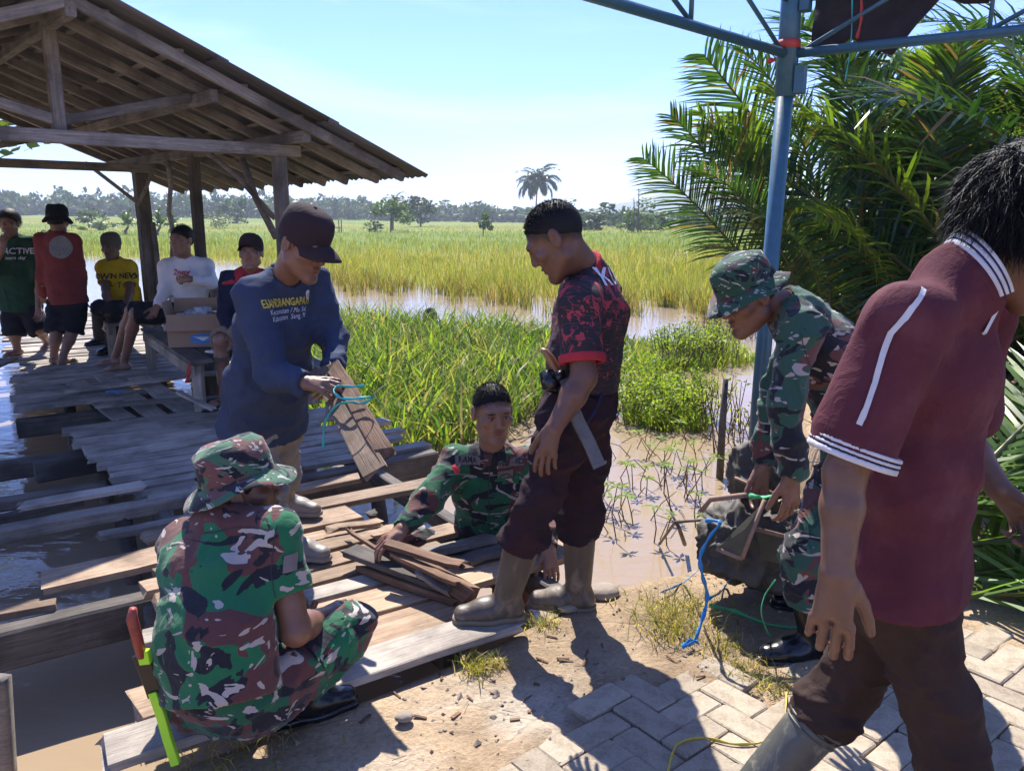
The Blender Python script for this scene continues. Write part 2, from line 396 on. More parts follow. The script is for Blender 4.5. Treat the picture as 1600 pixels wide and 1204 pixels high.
M['rubber'] = plain('muddy_rubber', (.125, .095, .070), .5, var=.45, scale=9, bumpd=.003)
M['rubber_g'] = plain('muddy_green_rubber', (.105, .098, .075), .5, var=.5, scale=7, bumpd=.004)
M['rubber_p'] = plain('pale_rubber', (.20, .17, .14), .5, var=.35, scale=9)
def muddy(name, c, mud=(.22, .165, .11), rough=.45):
    m, t, b, o = newmat(name); v = coords(t); f = noise(t, v, 9, 6, .65); g = noise(t, coords(t, scale=(1, 1, .5)), 14, 7, .7, .5); z = t.nodes.new('ShaderNodeSeparateXYZ'); t.links.new(coords(t), z.inputs[0])
    zz = N_(t, 'MapRange'); zz.inputs['From Min'].default_value = .0; zz.inputs['From Max'].default_value = .35; zz.inputs['To Min'].default_value = .05; zz.inputs['To Max'].default_value = -.08; t.links.new(z.outputs['Z'], zz.inputs[0])
    mk_ = ramp(t, math_(t, 'ADD', g, zz.outputs[0]), [(.48, (0, 0, 0)), (.66, (1, 1, 1))]); cl = mixc(t, mk_, mixc(t, f, tuple(x * .6 for x in c), tuple(x * 1.3 for x in c)), mud)
    t.links.new(cl, b.inputs['Base Color']); t.links.new(math_(t, 'ADD', math_(t, 'MULTIPLY', mk_, .4), rough), b.inputs['Roughness']); bump(t, b, math_(t, 'ADD', g, f), .4, .004); return m
M['rubber'] = muddy('muddy_rubber', (.085, .064, .050)); M['rubber_g'] = muddy('muddy_green_rubber', (.085, .085, .07), (.30, .26, .19)); M['rubber_p'] = muddy('pale_muddy_rubber', (.22, .19, .155))
M['rubber_sole'] = plain('rubber_sole', (.17, .135, .09), .6, var=.3)
M['leather'] = plain('black_leather', (.010, .010, .012), .22, var=.3)
M['print_y'] = plain('yellow_print', (.62, .50, .06), .8, var=.1, bumpd=0); M['print_w'] = plain('white_print', (.62, .64, .70), .8, var=.1, bumpd=0)
M['print_k'] = plain('black_print', (.012, .012, .012), .8, var=.1, bumpd=0); M['print_r'] = plain('red_print', (.55, .03, .05), .8, var=.1, bumpd=0)
M['print_g'] = plain('grey_print', (.21, .22, .24), .8, var=.25, scale=60, bumpd=0); M['patch'] = plain('grey_patch', (.17, .145, .14), .85, var=.1)
M['wood_grey'] = wood('weathered_grey_wood', (.22, .185, .152), (.39, .335, .28), (.50, .44, .37))
M['wood_brown'] = wood('sunbaked_brown_wood', (.20, .13, .085), (.38, .26, .17), (.54, .40, .27))
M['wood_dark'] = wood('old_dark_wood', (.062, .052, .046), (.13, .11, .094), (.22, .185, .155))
M['wood_rot'] = wood('rotten_red_wood', (.12, .062, .036), (.24, .135, .08), (.36, .23, .14))
M['wood_roof'] = wood('roof_timber', (.13, .115, .105), (.26, .235, .215), (.40, .365, .335))
M['steel'] = plain('blue_painted_steel', (.04, .125, .18), .38, metal=.0, var=.25, scale=30, bumpd=.001)
M['tarp'] = cloth('dark_tarpaulin', (.022, .020, .022), (.05, .04, .04))
M['rope_b'] = plain('blue_raffia', (.02, .24, .60), .45, var=.2, bumpd=0); M['rope_t'] = plain('turquoise_raffia', (.03, .42, .40), .45, var=.2, bumpd=0)
M['rope_g'] = plain('green_raffia', (.06, .42, .16), .45, var=.2, bumpd=0); M['rope_y'] = plain('yellow_raffia', (.62, .47, .05), .5, var=.2, bumpd=0)
M['ribbon_r'] = plain('red_ribbon', (.45, .05, .04), .6, var=.2, bumpd=0)
M['bag'] = plain('dark_woven_plastic', (.085, .075, .062), .72, var=.35, scale=14, bumpd=.004)
M['bag_edge'] = plain('tan_binding', (.32, .20, .15), .8, var=.25, scale=60)
M['bag_in'] = plain('olive_canvas', (.10, .09, .055), .8, var=.25, scale=25)
M['leaf'] = leafmat('grass_blade', .55, .5, .35); M['palm_leaf'] = leafmat('palm_leaflet', .45, .32, .5)
M['tree_leaf'] = leafmat('tree_leaf', .35, .5, .3)
M['bark'] = plain('bark', (.16, .125, .095), .9, var=.4, scale=8, bumpd=.02)
M['rachis'] = plain('palm_rachis', (.17, .17, .06), .6, var=.3)
M['twig'] = plain('dry_twig', (.13, .085, .055), .85, var=.35)
M['stone'] = plain('river_stone', (.30, .24, .18), .8, var=.3, scale=12, bumpd=.01)
M['red_handle'] = plain('worn_red_handle', (.33, .055, .035), .5, var=.5, scale=30); M['lime'] = plain('lime_plastic', (.42, .80, .03), .35, var=.08, bumpd=0)
M['sheath'] = plain('grey_scabbard', (.16, .15, .14), .55, var=.4, scale=25); M['horn'] = plain('carved_wood_hilt', (.30, .15, .06), .4, var=.35, scale=25)
M['card'] = plain('cardboard', (.36, .23, .15), .85, var=.12, scale=12); M['foil'] = plain('clear_plastic_cups', (.62, .64, .68), .15, var=.25, scale=40, bumpd=.006)
M['cup'] = plain('plastic_cup', (.55, .58, .60), .15, var=.1); M['paper'] = plain('crumpled_tissue', (.75, .75, .72), .9, var=.06)
M['logo_b'] = plain('blue_logo', (.05, .22, .52), .6, var=.2, bumpd=0)
M['concrete'] = plain('rough_concrete', (.27, .24, .21), .9, var=.3, scale=10, bumpd=.012)

# ------------------------------------------------------------------ terrain, water, hill
def ys_shore(x): return np.interp(x, [-30, -6, -2.5, -1.25, -1.0, -.4, .05, .35, .62, 1.0, 1.5, 2.0, 2.4, 3.0, 4, 8, 40], [-4, .2, 1.0, 1.72, 2.0, 2.42, 2.8, 3.08, 3.22, 3.42, 4.0, 5.0, 6.5, 9, 11, 12.5, 13])
def yf_bank(x): return np.interp(x, [-60, -12, -5.8, .75, 3.5, 6, 10, 40], [60, 33.5, 24.6, 19.0, 17.6, 15.0, 13.2, 13])
def sstep(a, b, x):
    t = np.clip((x - a) / (b - a), 0, 1); return t * t * (3 - 2 * t)
WATER_Z = -0.40
PAV = [G(*p)[:2] for p in [(690, 1290), (782, 1195), (880, 1120), (930, 1080), (1000, 1058), (1060, 1040), (1150, 1050), (1215, 1080), (1300, 1020), (1400, 962), (1480, 968), (1600, 1008), (1900, 1100), (2050, 1400), (690, 1400)]]
def terrain_z(x, y):
    P = np.stack([x, y, np.zeros_like(x)], 1)
    d = ys_shore(x) - y
    land = sstep(-.55, .12, d)
    z = -1.0 + land * (.985 + .03 * (fbm(P * 1.7, 3) - .45)) + .02 * land * (fbm(P * 9, 3) - .45)
    # sand drifted over the rim of the paving
    nr = (np.abs(x - .9) < 1.8) & (np.abs(y - 2.2) < 1.0)
    if nr.any():
        dm = np.full(nr.sum(), 9.); xn, yn = x[nr], y[nr]
        for a_, b_ in zip(PAV[:-2], PAV[1:-1]):
            ex_, ey_ = b_[0] - a_[0], b_[1] - a_[1]; tt = np.clip(((xn - a_[0]) * ex_ + (yn - a_[1]) * ey_) / (ex_ ** 2 + ey_ ** 2 + 1e-9), 0, 1); dm = np.minimum(dm, np.hypot(xn - a_[0] - tt * ex_, yn - a_[1] - tt * ey_))
        z[nr] += np.exp(-(dm / .09) ** 2) * (.055 * fbm(np.stack([xn * 9, yn * 9, 0 * xn + 5], 1), 3) - .008)
    # field
    f = y - yf_bank(x) + 1.6 * (fbm(P * .35 + 9, 3) - .45)
    field = sstep(-.8, .9, f)
    rise = .012 * np.clip(y - 60, 0, 260) * sstep(40, -160, x)
    zf = -.33 + .10 * (fbm(P * .22, 3) - .45) + rise
    z = z * (1 - field * (1 - land)) + zf * field * (1 - land)
    return z
def axis(segs):
    out = []
    for a, b, s in segs: out += list(np.arange(a, b, s))
    return np.array(out)
xs = np.concatenate([-np.geomspace(3.2, 3000, 46)[::-1], np.arange(-3.1, 3.2, .06), np.geomspace(3.3, 3000, 46)])
ys = np.concatenate([[-60, -20, -8, -3, -1, 0], np.arange(.3, 4.4, .06), np.geomspace(4.5, 40, 60), np.geomspace(42, 3500, 46)])
XX, YY = np.meshgrid(xs, ys, indexing='ij'); x = XX.ravel(); y = YY.ravel(); z = terrain_z(x, y)
P3 = np.stack([x, y, np.zeros_like(x)], 1)
nx_, ny_ = len(xs), len(ys); ii = np.arange(nx_ * ny_).reshape(nx_, ny_)
Q = np.stack([ii[:-1, :-1], ii[1:, :-1], ii[1:, 1:], ii[:-1, 1:]], -1).reshape(-1, 4)
soil = np.array([.46, .335, .215]); mud = np.array([.13, .10, .065])
n1 = fbm(P3 * 2.3 + 4, 4)[:, None]; n2 = fbm(P3 * .05, 4)[:, None]; n3 = fbm(P3 * np.array([.02, .09, 1]) + 3, 4)[:, None]
c = soil * (.50 + 1.05 * n1)
pale = (sstep(.45, .6, fbm(P3 * 3.1 + 17, 4)) * np.exp(-((x - .05) / .55) ** 2 - ((y - 2.1) / .35) ** 2))[:, None]; c = c * (1 - pale) + np.array([.52, .45, .36]) * pale
wet = sstep(-.10, -.36, z)[:, None] * (y < 14)[:, None]
c = c * (1 - wet) + mud * wet
fieldm = sstep(-.5, .5, y - yf_bank(x))[:, None]
yy = y[:, None]
fgreen = np.array([.125, .185, .025]); fyel = np.array([.26, .235, .045])
mixf = np.clip(sstep(26, 60, yy) * 1.1 - sstep(55, 110, yy) * .35 + (n3 - .47) * 2.2, 0, 1)
cf = fyel * (1 - mixf) + fgreen * mixf
c = c * (1 - fieldm) + cf * fieldm
m, t, b, o = newmat('bare_soil_and_field'); v = coords(t)
nn = noise(t, v, 6, 8, .68); n60 = noise(t, v, 60, 6, .7); n1_ = noise(t, v, 1.6, 5, .6, .4)
cc = mixc(t, .75, attr(t), ramp(t, nn, [(.25, (.50, .46, .42)), (.5, (.95, .95, .93)), (.75, (1.25, 1.22, 1.18))]), 'MULTIPLY')
cc = mixc(t, .6, cc, ramp(t, n60, [(.3, (.55, .52, .5)), (.62, (1.1, 1.1, 1.1))]), 'MULTIPLY')
vo = N_(t, 'TexVoronoi', Scale=3.2, feature='DISTANCE_TO_EDGE'); mpv = coords(t, scale=(1, 1, .01)); dn = N_(t, 'TexNoise', Scale=3.0, Detail=5)
vm = t.nodes.new('ShaderNodeVectorMath'); vm.operation = 'ADD'; t.links.new(mpv, vm.inputs[0]); t.links.new(dn.outputs['Color'], vm.inputs[1]); t.links.new(vm.outputs[0], vo.inputs['Vector'])
crack = ramp(t, vo.outputs['Distance'], [(0.0, (0, 0, 0)), (.025, (1, 1, 1))])
t.links.new(cc, b.inputs['Base Color']); b.inputs['Roughness'].default_value = .95; b.inputs['Specular IOR Level'].default_value = .15
bump(t, b, math_(t, 'ADD', math_(t, 'ADD', nn, math_(t, 'MULTIPLY', n60, .5)), math_(t, 'MULTIPLY', crack, .10)), .9, .03)
ground = mk('ground', np.stack([x, y, z], 1), Q, m, None, True, c); tag(ground, kind='structure')

m, t, b, o = newmat('muddy_water'); v = coords(t); vs = coords(t, scale=(1, 2.2, 1))
cw = mixc(t, noise(t, v, .5, 4), (.25, .18, .11), (.34, .255, .165)); t.links.new(cw, b.inputs['Base Color'])
b.inputs['Roughness'].default_value = .05; b.inputs['IOR'].default_value = 1.333; b.inputs['Specular IOR Level'].default_value = .6
bump(t, b, math_(t, 'ADD', noise(t, vs, 5, 3, .5, .4), math_(t, 'MULTIPLY', noise(t, vs, 1.4, 2), 1.2)), .10, .05)
xw = np.array([-90, -20, 0, 10, 60.]); yw = np.array([-8, 0, 6, 14, 40, 75.])
Xw, Yw = np.meshgrid(xw, yw, indexing='ij'); iw = np.arange(Xw.size).reshape(Xw.shape)
Qw = np.stack([iw[:-1, :-1], iw[1:, :-1], iw[1:, 1:], iw[:-1, 1:]], -1).reshape(-1, 4)
water = mk('water', np.stack([Xw.ravel(), Yw.ravel(), np.full(Xw.size, WATER_Z)], 1), Qw, m); tag(water, kind='structure')

# far hill ridge
hx = np.linspace(-200, 1500, 110); hy = np.linspace(0, 500, 12)
HX, HY = np.meshgrid(hx, hy, indexing='ij'); pr = np.interp(HX, [-200, 120, 300, 390, 440, 520, 700, 1500], [0, 10, 45, 62, 56, 34, 20, 8])
hz = pr * np.sin(np.clip(HY / 500, 0, 1) * math.pi) * (.8 + .5 * fbm(np.stack([HX.ravel() * .02, HY.ravel() * .02, 0 * HX.ravel()], 1), 4).reshape(HX.shape))
ih = np.arange(HX.size).reshape(HX.shape); Qh = np.stack([ih[:-1, :-1], ih[1:, :-1], ih[1:, 1:], ih[:-1, 1:]], -1).reshape(-1, 4)
hill = mk('hill', np.stack([HX.ravel(), 1250 + HY.ravel(), hz.ravel() + 1], 1), Qh, plain('forested_hill', (.05, .085, .04), .95, var=.4, scale=.05, bumpd=0)); tag(hill, kind='structure')

# pavement of small concrete pavers, herringbone
def inpoly(p, poly):
    r = False; j = len(poly) - 1
    for i in range(len(poly)):
        if (poly[i][1] > p[1]) != (poly[j][1] > p[1]) and p[0] < (poly[j][0] - poly[i][0]) * (p[1] - poly[i][1]) / (poly[j][1] - poly[i][1]) + poly[i][0]: r = not r
        j = i
    return r
PAV = [G(*p)[:2] for p in [(690, 1290), (782, 1195), (880, 1120), (930, 1080), (1000, 1058), (1060, 1040), (1150, 1050), (1215, 1080), (1300, 1020), (1400, 962), (1480, 968), (1600, 1008), (1900, 1100), (2050, 1400), (690, 1400)]]
pm, t, b, o = newmat('concrete_paver'); v = coords(t); oi = t.nodes.new('ShaderNodeObjectInfo')
f1 = noise(t, v, 14, 7, .7); f2 = noise(t, v, 120, 4, .7)
cp = ramp(t, f1, [(.3, (.22, .165, .115)), (.5, (.37, .30, .215)), (.75, (.46, .385, .285))])
hs = N_(t, 'HueSaturation'); t.links.new(cp, hs.inputs['Color']); rm = N_(t, 'MapRange'); rm.inputs['To Min'].default_value = .8; rm.inputs['To Max'].default_value = 1.12
t.links.new(oi.outputs['Random'], rm.inputs[0]); t.links.new(rm.outputs[0], hs.inputs['Value'])
t.links.new(mixc(t, .5, hs.outputs[0], ramp(t, f2, [(.3, (.6, .6, .6)), (.6, (1, 1, 1))]), 'MULTIPLY'), b.inputs['Base Color']); b.inputs['Roughness'].default_value = .92
bump(t, b, math_(t, 'ADD', f1, f2), .6, .004)
def paver_mesh(seed):
    random.seed(seed); L_, W_, H_ = .196, .096, .06; c = .004; V = []; F = []
    def ring(l, w_, z):
        cs = .006; base = len(V)
        for (sx, sy, k) in ((-1, -1, 0), (-1, -1, 1), (1, -1, 0), (1, -1, 1), (1, 1, 0), (1, 1, 1), (-1, 1, 0), (-1, 1, 1)):
            ex, ey = (cs, 0), (0, cs)
            q = [(0, cs), (cs, 0), (-cs, 0), (0, cs), (0, -cs), (-cs, 0), (cs, 0), (0, -cs)][len(V) - base]
            V.append((sx * l / 2 + q[0] + random.gauss(0, .0012), sy * w_ / 2 + q[1] + random.gauss(0, .0012), z + random.gauss(0, .0006)))
        return base
    a = ring(L_, W_, -H_); b_ = ring(L_, W_, -c); d = ring(L_ - 2 * c, W_ - 2 * c, 0)
    for p, q in ((a, b_), (b_, d)):
        for k in range(8): F.append((p + k, p + (k + 1) % 8, q + (k + 1) % 8, q + k))
    F.append(tuple(range(d, d + 8)))
    return mkmesh('paver', V, F, pm, False)
PM = [paver_mesh(s) for s in range(6)]; random.seed(11)
sand = [(p[0], p[1], -.020) for p in PAV]
pavement = mk('pavement', [(p[0], p[1], -.022) for p in PAV], [tuple(range(len(PAV)))], plain('sand_joint', (.24, .18, .12), .95, var=.3, scale=40), None, False); tag(pavement, kind='structure')
ca, sa = math.cos(R(38)), math.sin(R(38)); e1 = np.array([ca, sa]); e2 = np.array([-sa, ca]); org = np.array([.23, 2.14])
for i in range(-30, 40):
    for j in range(-40, 30):
        if (i - j) % 4 in (0, 2):
            ang = (i - j) % 4 == 2
            cxy = (np.array([i + .5, j]) if ang else np.array([i + 1, j + .5])) * .1
            p = org + e1 * cxy[0] + e2 * cxy[1]
            if not (1.62 < p[1] < 3 and -.2 < p[0] < 2.3) or not inpoly(p, PAV): continue
            ob = bpy.data.objects.new('paver', random.choice(PM)); COL.objects.link(ob); ob.parent = pavement
            ob.location = (p[0] + random.gauss(0, .0015), p[1] + random.gauss(0, .0015), .004 + random.gauss(0, .0025) - .006 * math.exp(-((p[0] - .6) ** 2 + (p[1] - 2.35) ** 2) / .02))
            ob.rotation_euler = (random.gauss(0, .008), random.gauss(0, .008), R(38) + (math.pi / 2 if ang else 0) + random.gauss(0, .008) + random.choice((0, math.pi)))

# ------------------------------------------------------------------ blades of grass
def blades(pos, h, wd, lean, col, segs=3, yaw=None, tipdark=1.0):
    n = len(pos); yaw = rng.uniform(0, 2 * math.pi, n) if yaw is None else yaw
    la = rng.uniform(0, 2 * math.pi, n); ld = np.stack([np.cos(la), np.sin(la), np.zeros(n)], 1) * (lean * h)[:, None]
    sv = np.stack([np.cos(yaw), np.sin(yaw), np.zeros(n)], 1) * wd[:, None]
    V = []; 
    for k in range(segs):
        t_ = k / segs; wv = (1 - .45 * t_) if k else .7
        p = pos + ld * (t_ ** 2) + np.stack([np.zeros(n), np.zeros(n), h * (t_ - .22 * lean * t_ * t_)], 1)
        V += [p - sv * wv, p + sv * wv]
    V.append(pos + ld + np.stack([np.zeros(n), np.zeros(n), h * (1 - .35 * lean)], 1))
    K = 2 * segs + 1; A_ = np.stack(V, 1).reshape(-1, 3); base = (np.arange(n) * K)[:, None]
    qs = [base + np.array([[2 * k, 2 * k + 1, 2 * k + 3, 2 * k + 2]]) for k in range(segs - 1)]
    tr = base + np.array([[2 * segs - 2, 2 * segs - 1, 2 * segs]])
    C = np.repeat(col, K, axis=0)
    return A_, [np.concatenate(qs), tr] if segs > 1 else [tr], C
def pick_col(n, cols, jit=.18):
    cols = np.array(cols); c = cols[rng.integers(0, len(cols), n)]; return c * (1 + jit * rng.standard_normal((n, 1)))

# reeds in front of the water
REED = [(-3.3, 9.0), (-2.35, 7.6), (-1.6, 6.75), (-.95, 6.02), (-.5, 6.15), (-.1, 6.9), (.5, 7.9), (.95, 8.9), (1.5, 9.6), (2.3, 10.0), (2.9, 10.6), (2.7, 11.6), (1.2, 12.2), (-1, 12.7), (-3.6, 13.6), (-4.6, 11.6)]
def inpoly_v(p, poly):
    r = np.zeros(len(p), bool); j = len(poly) - 1
    for i in range(len(poly)):
        yi, yj, xi, xj = poly[i][1], poly[j][1], poly[i][0], poly[j][0]
        r ^= ((yi > p[:, 1]) != (yj > p[:, 1])) & (p[:, 0] < (xj - xi) * (p[:, 1] - yi) / (yj - yi + 1e-12) + xi); j = i
    return r
def sample_poly(poly, n, ok=None):
    poly = np.array(poly); lo, hi = poly.min(0), poly.max(0); out = np.zeros((0, 2))
    while len(out) < n:
        p = rng.uniform(lo, hi, (n * 2, 2)); p = p[inpoly_v(p, poly)]
        if ok is not None: p = p[ok(p)]
        out = np.concatenate([out, p])
    return out[:n]
def clumpy(p): return fbm(np.column_stack([p * 1.1, np.full(len(p), 2.)]), 2) + rng.random(len(p)) * .35 > .42
pr = sample_poly(REED, 15000, clumpy); n = len(pr)
zz = np.maximum(terrain_z(pr[:, 0], pr[:, 1]), -.45)
hh = rng.uniform(.25, .95, n) * (.75 + .5 * fbm(np.stack([pr[:, 0] * .8, pr[:, 1] * .8, np.zeros(n)], 1), 2)) * np.interp(pr[:, 0], [-1.5, .3, 1.2], [.92, .75, .42])
V, F, C = blades(np.column_stack([pr, zz]), hh, rng.uniform(.006, .0155, n) * 1.1, rng.uniform(.2, 1.0, n), pick_col(n, [(.16, .27, .035), (.20, .32, .04), (.10, .20, .03), (.26, .34, .06), (.07, .15, .03), (.30, .30, .10), (.20, .30, .04), (.36, .30, .16), (.05, .10, .02)]), 3)
reeds = mk('reed_bed', V, F, M['leaf'], None, True, C); tag(reeds, 'dense bright green reeds growing in the shallow water', 'reeds', kind='stuff')
pr = sample_poly([(-4.2, 11.5), (-3.0, 8.6), (-2.4, 7.9), (-1.9, 6.6), (-1.3, 6.3), (-3.4, 11.5)], 1100); n = len(pr)
V, F, C = blades(np.column_stack([pr, np.full(n, -.42)]), rng.uniform(.2, .5, n), rng.uniform(.008, .02, n), rng.uniform(.3, 1.0, n), pick_col(n, [(.22, .33, .03), (.30, .36, .04), (.12, .22, .03)]), 3)
tag(mk('weeds', V, F, M['leaf'], None, True, C), 'yellow green weeds beside and under the plank deck', 'weeds', kind='stuff')
for (poly_, n_, h0, h1, lab_) in (([(1.05, 7.2), (1.35, 6.9), (1.75, 6.9), (1.9, 7.5), (1.65, 8.2), (1.2, 8.0)], 1300, .10, .26, 'bright grass mound in the pond right of the standing man'), ([(1.6, 9.6), (2.4, 9.7), (3.3, 10.3), (3.2, 11.6), (1.8, 11.2)], 1300, .14, .34, 'bright grass mound beyond the pond bush')):
    pr = sample_poly(poly_, n_); V, F, C = blades(np.column_stack([pr, np.full(n_, -.42)]), rng.uniform(h0, h1, n_), rng.uniform(.006, .014, n_), rng.uniform(.3, 1.1, n_), pick_col(n_, [(.24, .36, .04), (.30, .38, .05), (.16, .27, .035), (.34, .38, .08)]), 3)
    tag(mk('grass_mound', V, F, M['leaf'], None, True, C), lab_, 'grass', kind='stuff')
# field: tall grass, thinning into tufts far away
def field_pts(n, y0, y1, pw):
    uu = rng.random(n); Y = (y0 ** -pw + uu * (y1 ** -pw - y0 ** -pw)) ** (-1 / pw)
    X = rng.uniform(-.72, .62, n) * Y
    k = Y > yf_bank(X) + rng.normal(0, .5, n) + 1.2 * (vnoise(np.column_stack([X * .5, Y * .5, 0 * X])) - .5)
    return np.column_stack([X[k], Y[k]])
pf = field_pts(85000, 15, 190, .9); n = len(pf); Yd = pf[:, 1]
big = fbm(np.column_stack([pf[:, 0] * .03, pf[:, 1] * .12, np.zeros(n)]), 3)
gmix = np.clip(sstep(24, 55, Yd) + (big - .45) * 4.5, 0, 1)[:, None]
tan_ = pick_col(n, [(.31, .29, .06), (.26, .26, .05), (.36, .32, .09), (.20, .25, .045), (.16, .23, .04)]); grn = pick_col(n, [(.17, .25, .035), (.22, .27, .04), (.13, .20, .03), (.28, .28, .05)])
cf_ = tan_ * (1 - gmix) + grn * gmix
hf = rng.uniform(.28, .66, n) * np.clip(1.0 - (Yd - 20) / 300, .5, 1) * (.6 + .8 * vnoise(np.column_stack([pf * .6, np.zeros(n)])))
V, F, C = blades(np.column_stack([pf, terrain_z(pf[:, 0], pf[:, 1]) - .03]), hf, np.maximum(.007, .00036 * Yd) * rng.uniform(.6, 1.4, n), rng.uniform(.1, .6, n), cf_, 2)
tag(mk('field_grass', V, F, M['leaf'], None, True, C), 'tall yellow green grass of the open swamp field', 'grass', kind='stuff')
# tufts standing in the water before the field
pt = []
for _ in range(130):
    X = rng.uniform(-8, 5); Y = yf_bank(X) - abs(rng.normal(0, 1.3)) - .2
    for _k in range(rng.integers(10, 40)): pt.append((X + rng.normal(0, .13), Y + rng.normal(0, .13)))
pt = np.array(pt); n = len(pt)
V, F, C = blades(np.column_stack([pt, np.full(n, -.45)]), rng.uniform(.3, .75, n), rng.uniform(.007, .014, n), rng.uniform(.1, .6, n), pick_col(n, [(.22, .22, .04), (.30, .25, .07), (.14, .18, .03), (.16, .11, .05)]), 2)
tag(mk('water_tufts', V, F, M['leaf'], None, True, C), 'grass tufts standing in the flooded field edge', 'grass', kind='stuff')
# small dry grass on the bank
def tuft_pts(specs):
    o = []
    for (px, py, s, k) in specs:
        c_ = G(px, py, -.01)[:2]
        for _ in range(k): o.append(c_ + rng.normal(0, s, 2))
    return np.array(o)
pt = tuft_pts([(1045, 985, .055, 190), (1075, 960, .07, 170), (1030, 960, .05, 100), (1130, 1010, .05, 150), (1165, 1050, .05, 200), (1200, 1075, .04, 160), (1110, 950, .08, 120), (745, 1040, .035, 200), (775, 1036, .02, 70), (850, 975, .03, 110), (870, 955, .02, 60), (540, 1062, .02, 40), (960, 930, .04, 30), (1240, 1085, .04, 60), (400, 1170, .12, 120), (330, 1165, .06, 80)])
n = len(pt); hs_ = rng.uniform(.02, .075, n); hs_[:460] = rng.uniform(.04, .15, 460)
V, F, C = blades(np.column_stack([pt, np.full(n, -.02)]), hs_, rng.uniform(.0012, .003, n), rng.uniform(.4, 1.4, n), pick_col(n, [(.36, .33, .06), (.28, .30, .05), (.42, .34, .12), (.18, .24, .04), (.46, .38, .20)]), 2)
tag(mk('bank_grass', V, F, M['leaf'], None, True, C), 'dry yellow grass tufts on the sandy bank', 'grass', kind='stuff')
# straw and gravel lying about
pg = np.column_stack([rng.uniform(-1.0, 1.5, 900), rng.uniform(1.75, 3.2, 900)]); pg = pg[pg[:, 1] < ys_shore(pg[:, 0]) - .1]
V = []; F = []
for p in pg:
    s = rng.uniform(.002, .008) * (2.0 if rng.random() < .06 else 1); nb = len(V); zz = float(terrain_z(np.array([p[0]]), np.array([p[1]]))[0])
    q = rng.normal(0, .25, (6, 3)) * s + np.array([(1, 0, 0), (-1, 0, 0), (0, 1, 0), (0, -1, 0), (0, 0, .7), (0, 0, -.7)]) * s + np.array([p[0], p[1], zz + s * .3])
    V += list(q); F += [(nb + a, nb + b_, nb + c_) for a, b_, c_ in ((0, 2, 4), (2, 1, 4), (1, 3, 4), (3, 0, 4), (2, 0, 5), (1, 2, 5), (3, 1, 5), (0, 3, 5))]
tag(mk('gravel', V, F, M['stone'], None, False), 'small gravel and clods scattered over the bare bank', 'gravel', kind='stuff')
V = []; F = []
for i in range(36):
    p = (G(*rng.uniform((480, 1010), (900, 1110)), 0) if i % 3 else G(*rng.uniform((900, 940), (1150, 1060)), 0))[:2] + rng.normal(0, .06, 2)
    if p[1] > ys_shore(p[0]) - .12: continue
    a = rng.uniform(0, 6.3); zz = float(terrain_z(np.array([p[0]]), np.array([p[1]]))[0]) + .004; ax_ = (np.array([math.cos(a), math.sin(a), .1]), np.array([-math.sin(a), math.cos(a), 0]), np.array([0, 0, 1.])); tv, tf = boxf((p[0], p[1], zz), ax_, (rng.uniform(.006, .028), rng.uniform(.002, .006), .0018)); nb = len(V); V += list(tv); F += [tuple(k + nb for k in f) for f in tf]
tag(mk('wood_chips', V, F, M['wood_rot'], None, False), 'splinters and chips of rotten wood strewn on the bank', 'wood chips', kind='stuff')
V = []; F = []
for i in range(130):
    p = np.array([rng.uniform(-.9, 1.3), rng.uniform(1.8, 2.9)]); 
    if p[1] > ys_shore(p[0]) - .15: continue
    a = rng.uniform(0, 6.3); l = rng.uniform(.015, .06); d = np.array([math.cos(a), math.sin(a)]) * l; zz = float(terrain_z(np.array([p[0]]), np.array([p[1]]))[0]) + .007
    tv, tf = tube([(p[0], p[1], zz), (p[0] + d[0], p[1] + d[1], zz + .004)], .0011, 3); nb = len(V); V += list(tv); F += [tuple(k + nb for k in f) for f in tf]
tag(mk('straw', V, F, plain('straw', (.40, .31, .18), .9), None, False), 'thin straw and twigs littering the bank', 'straw', kind='stuff')

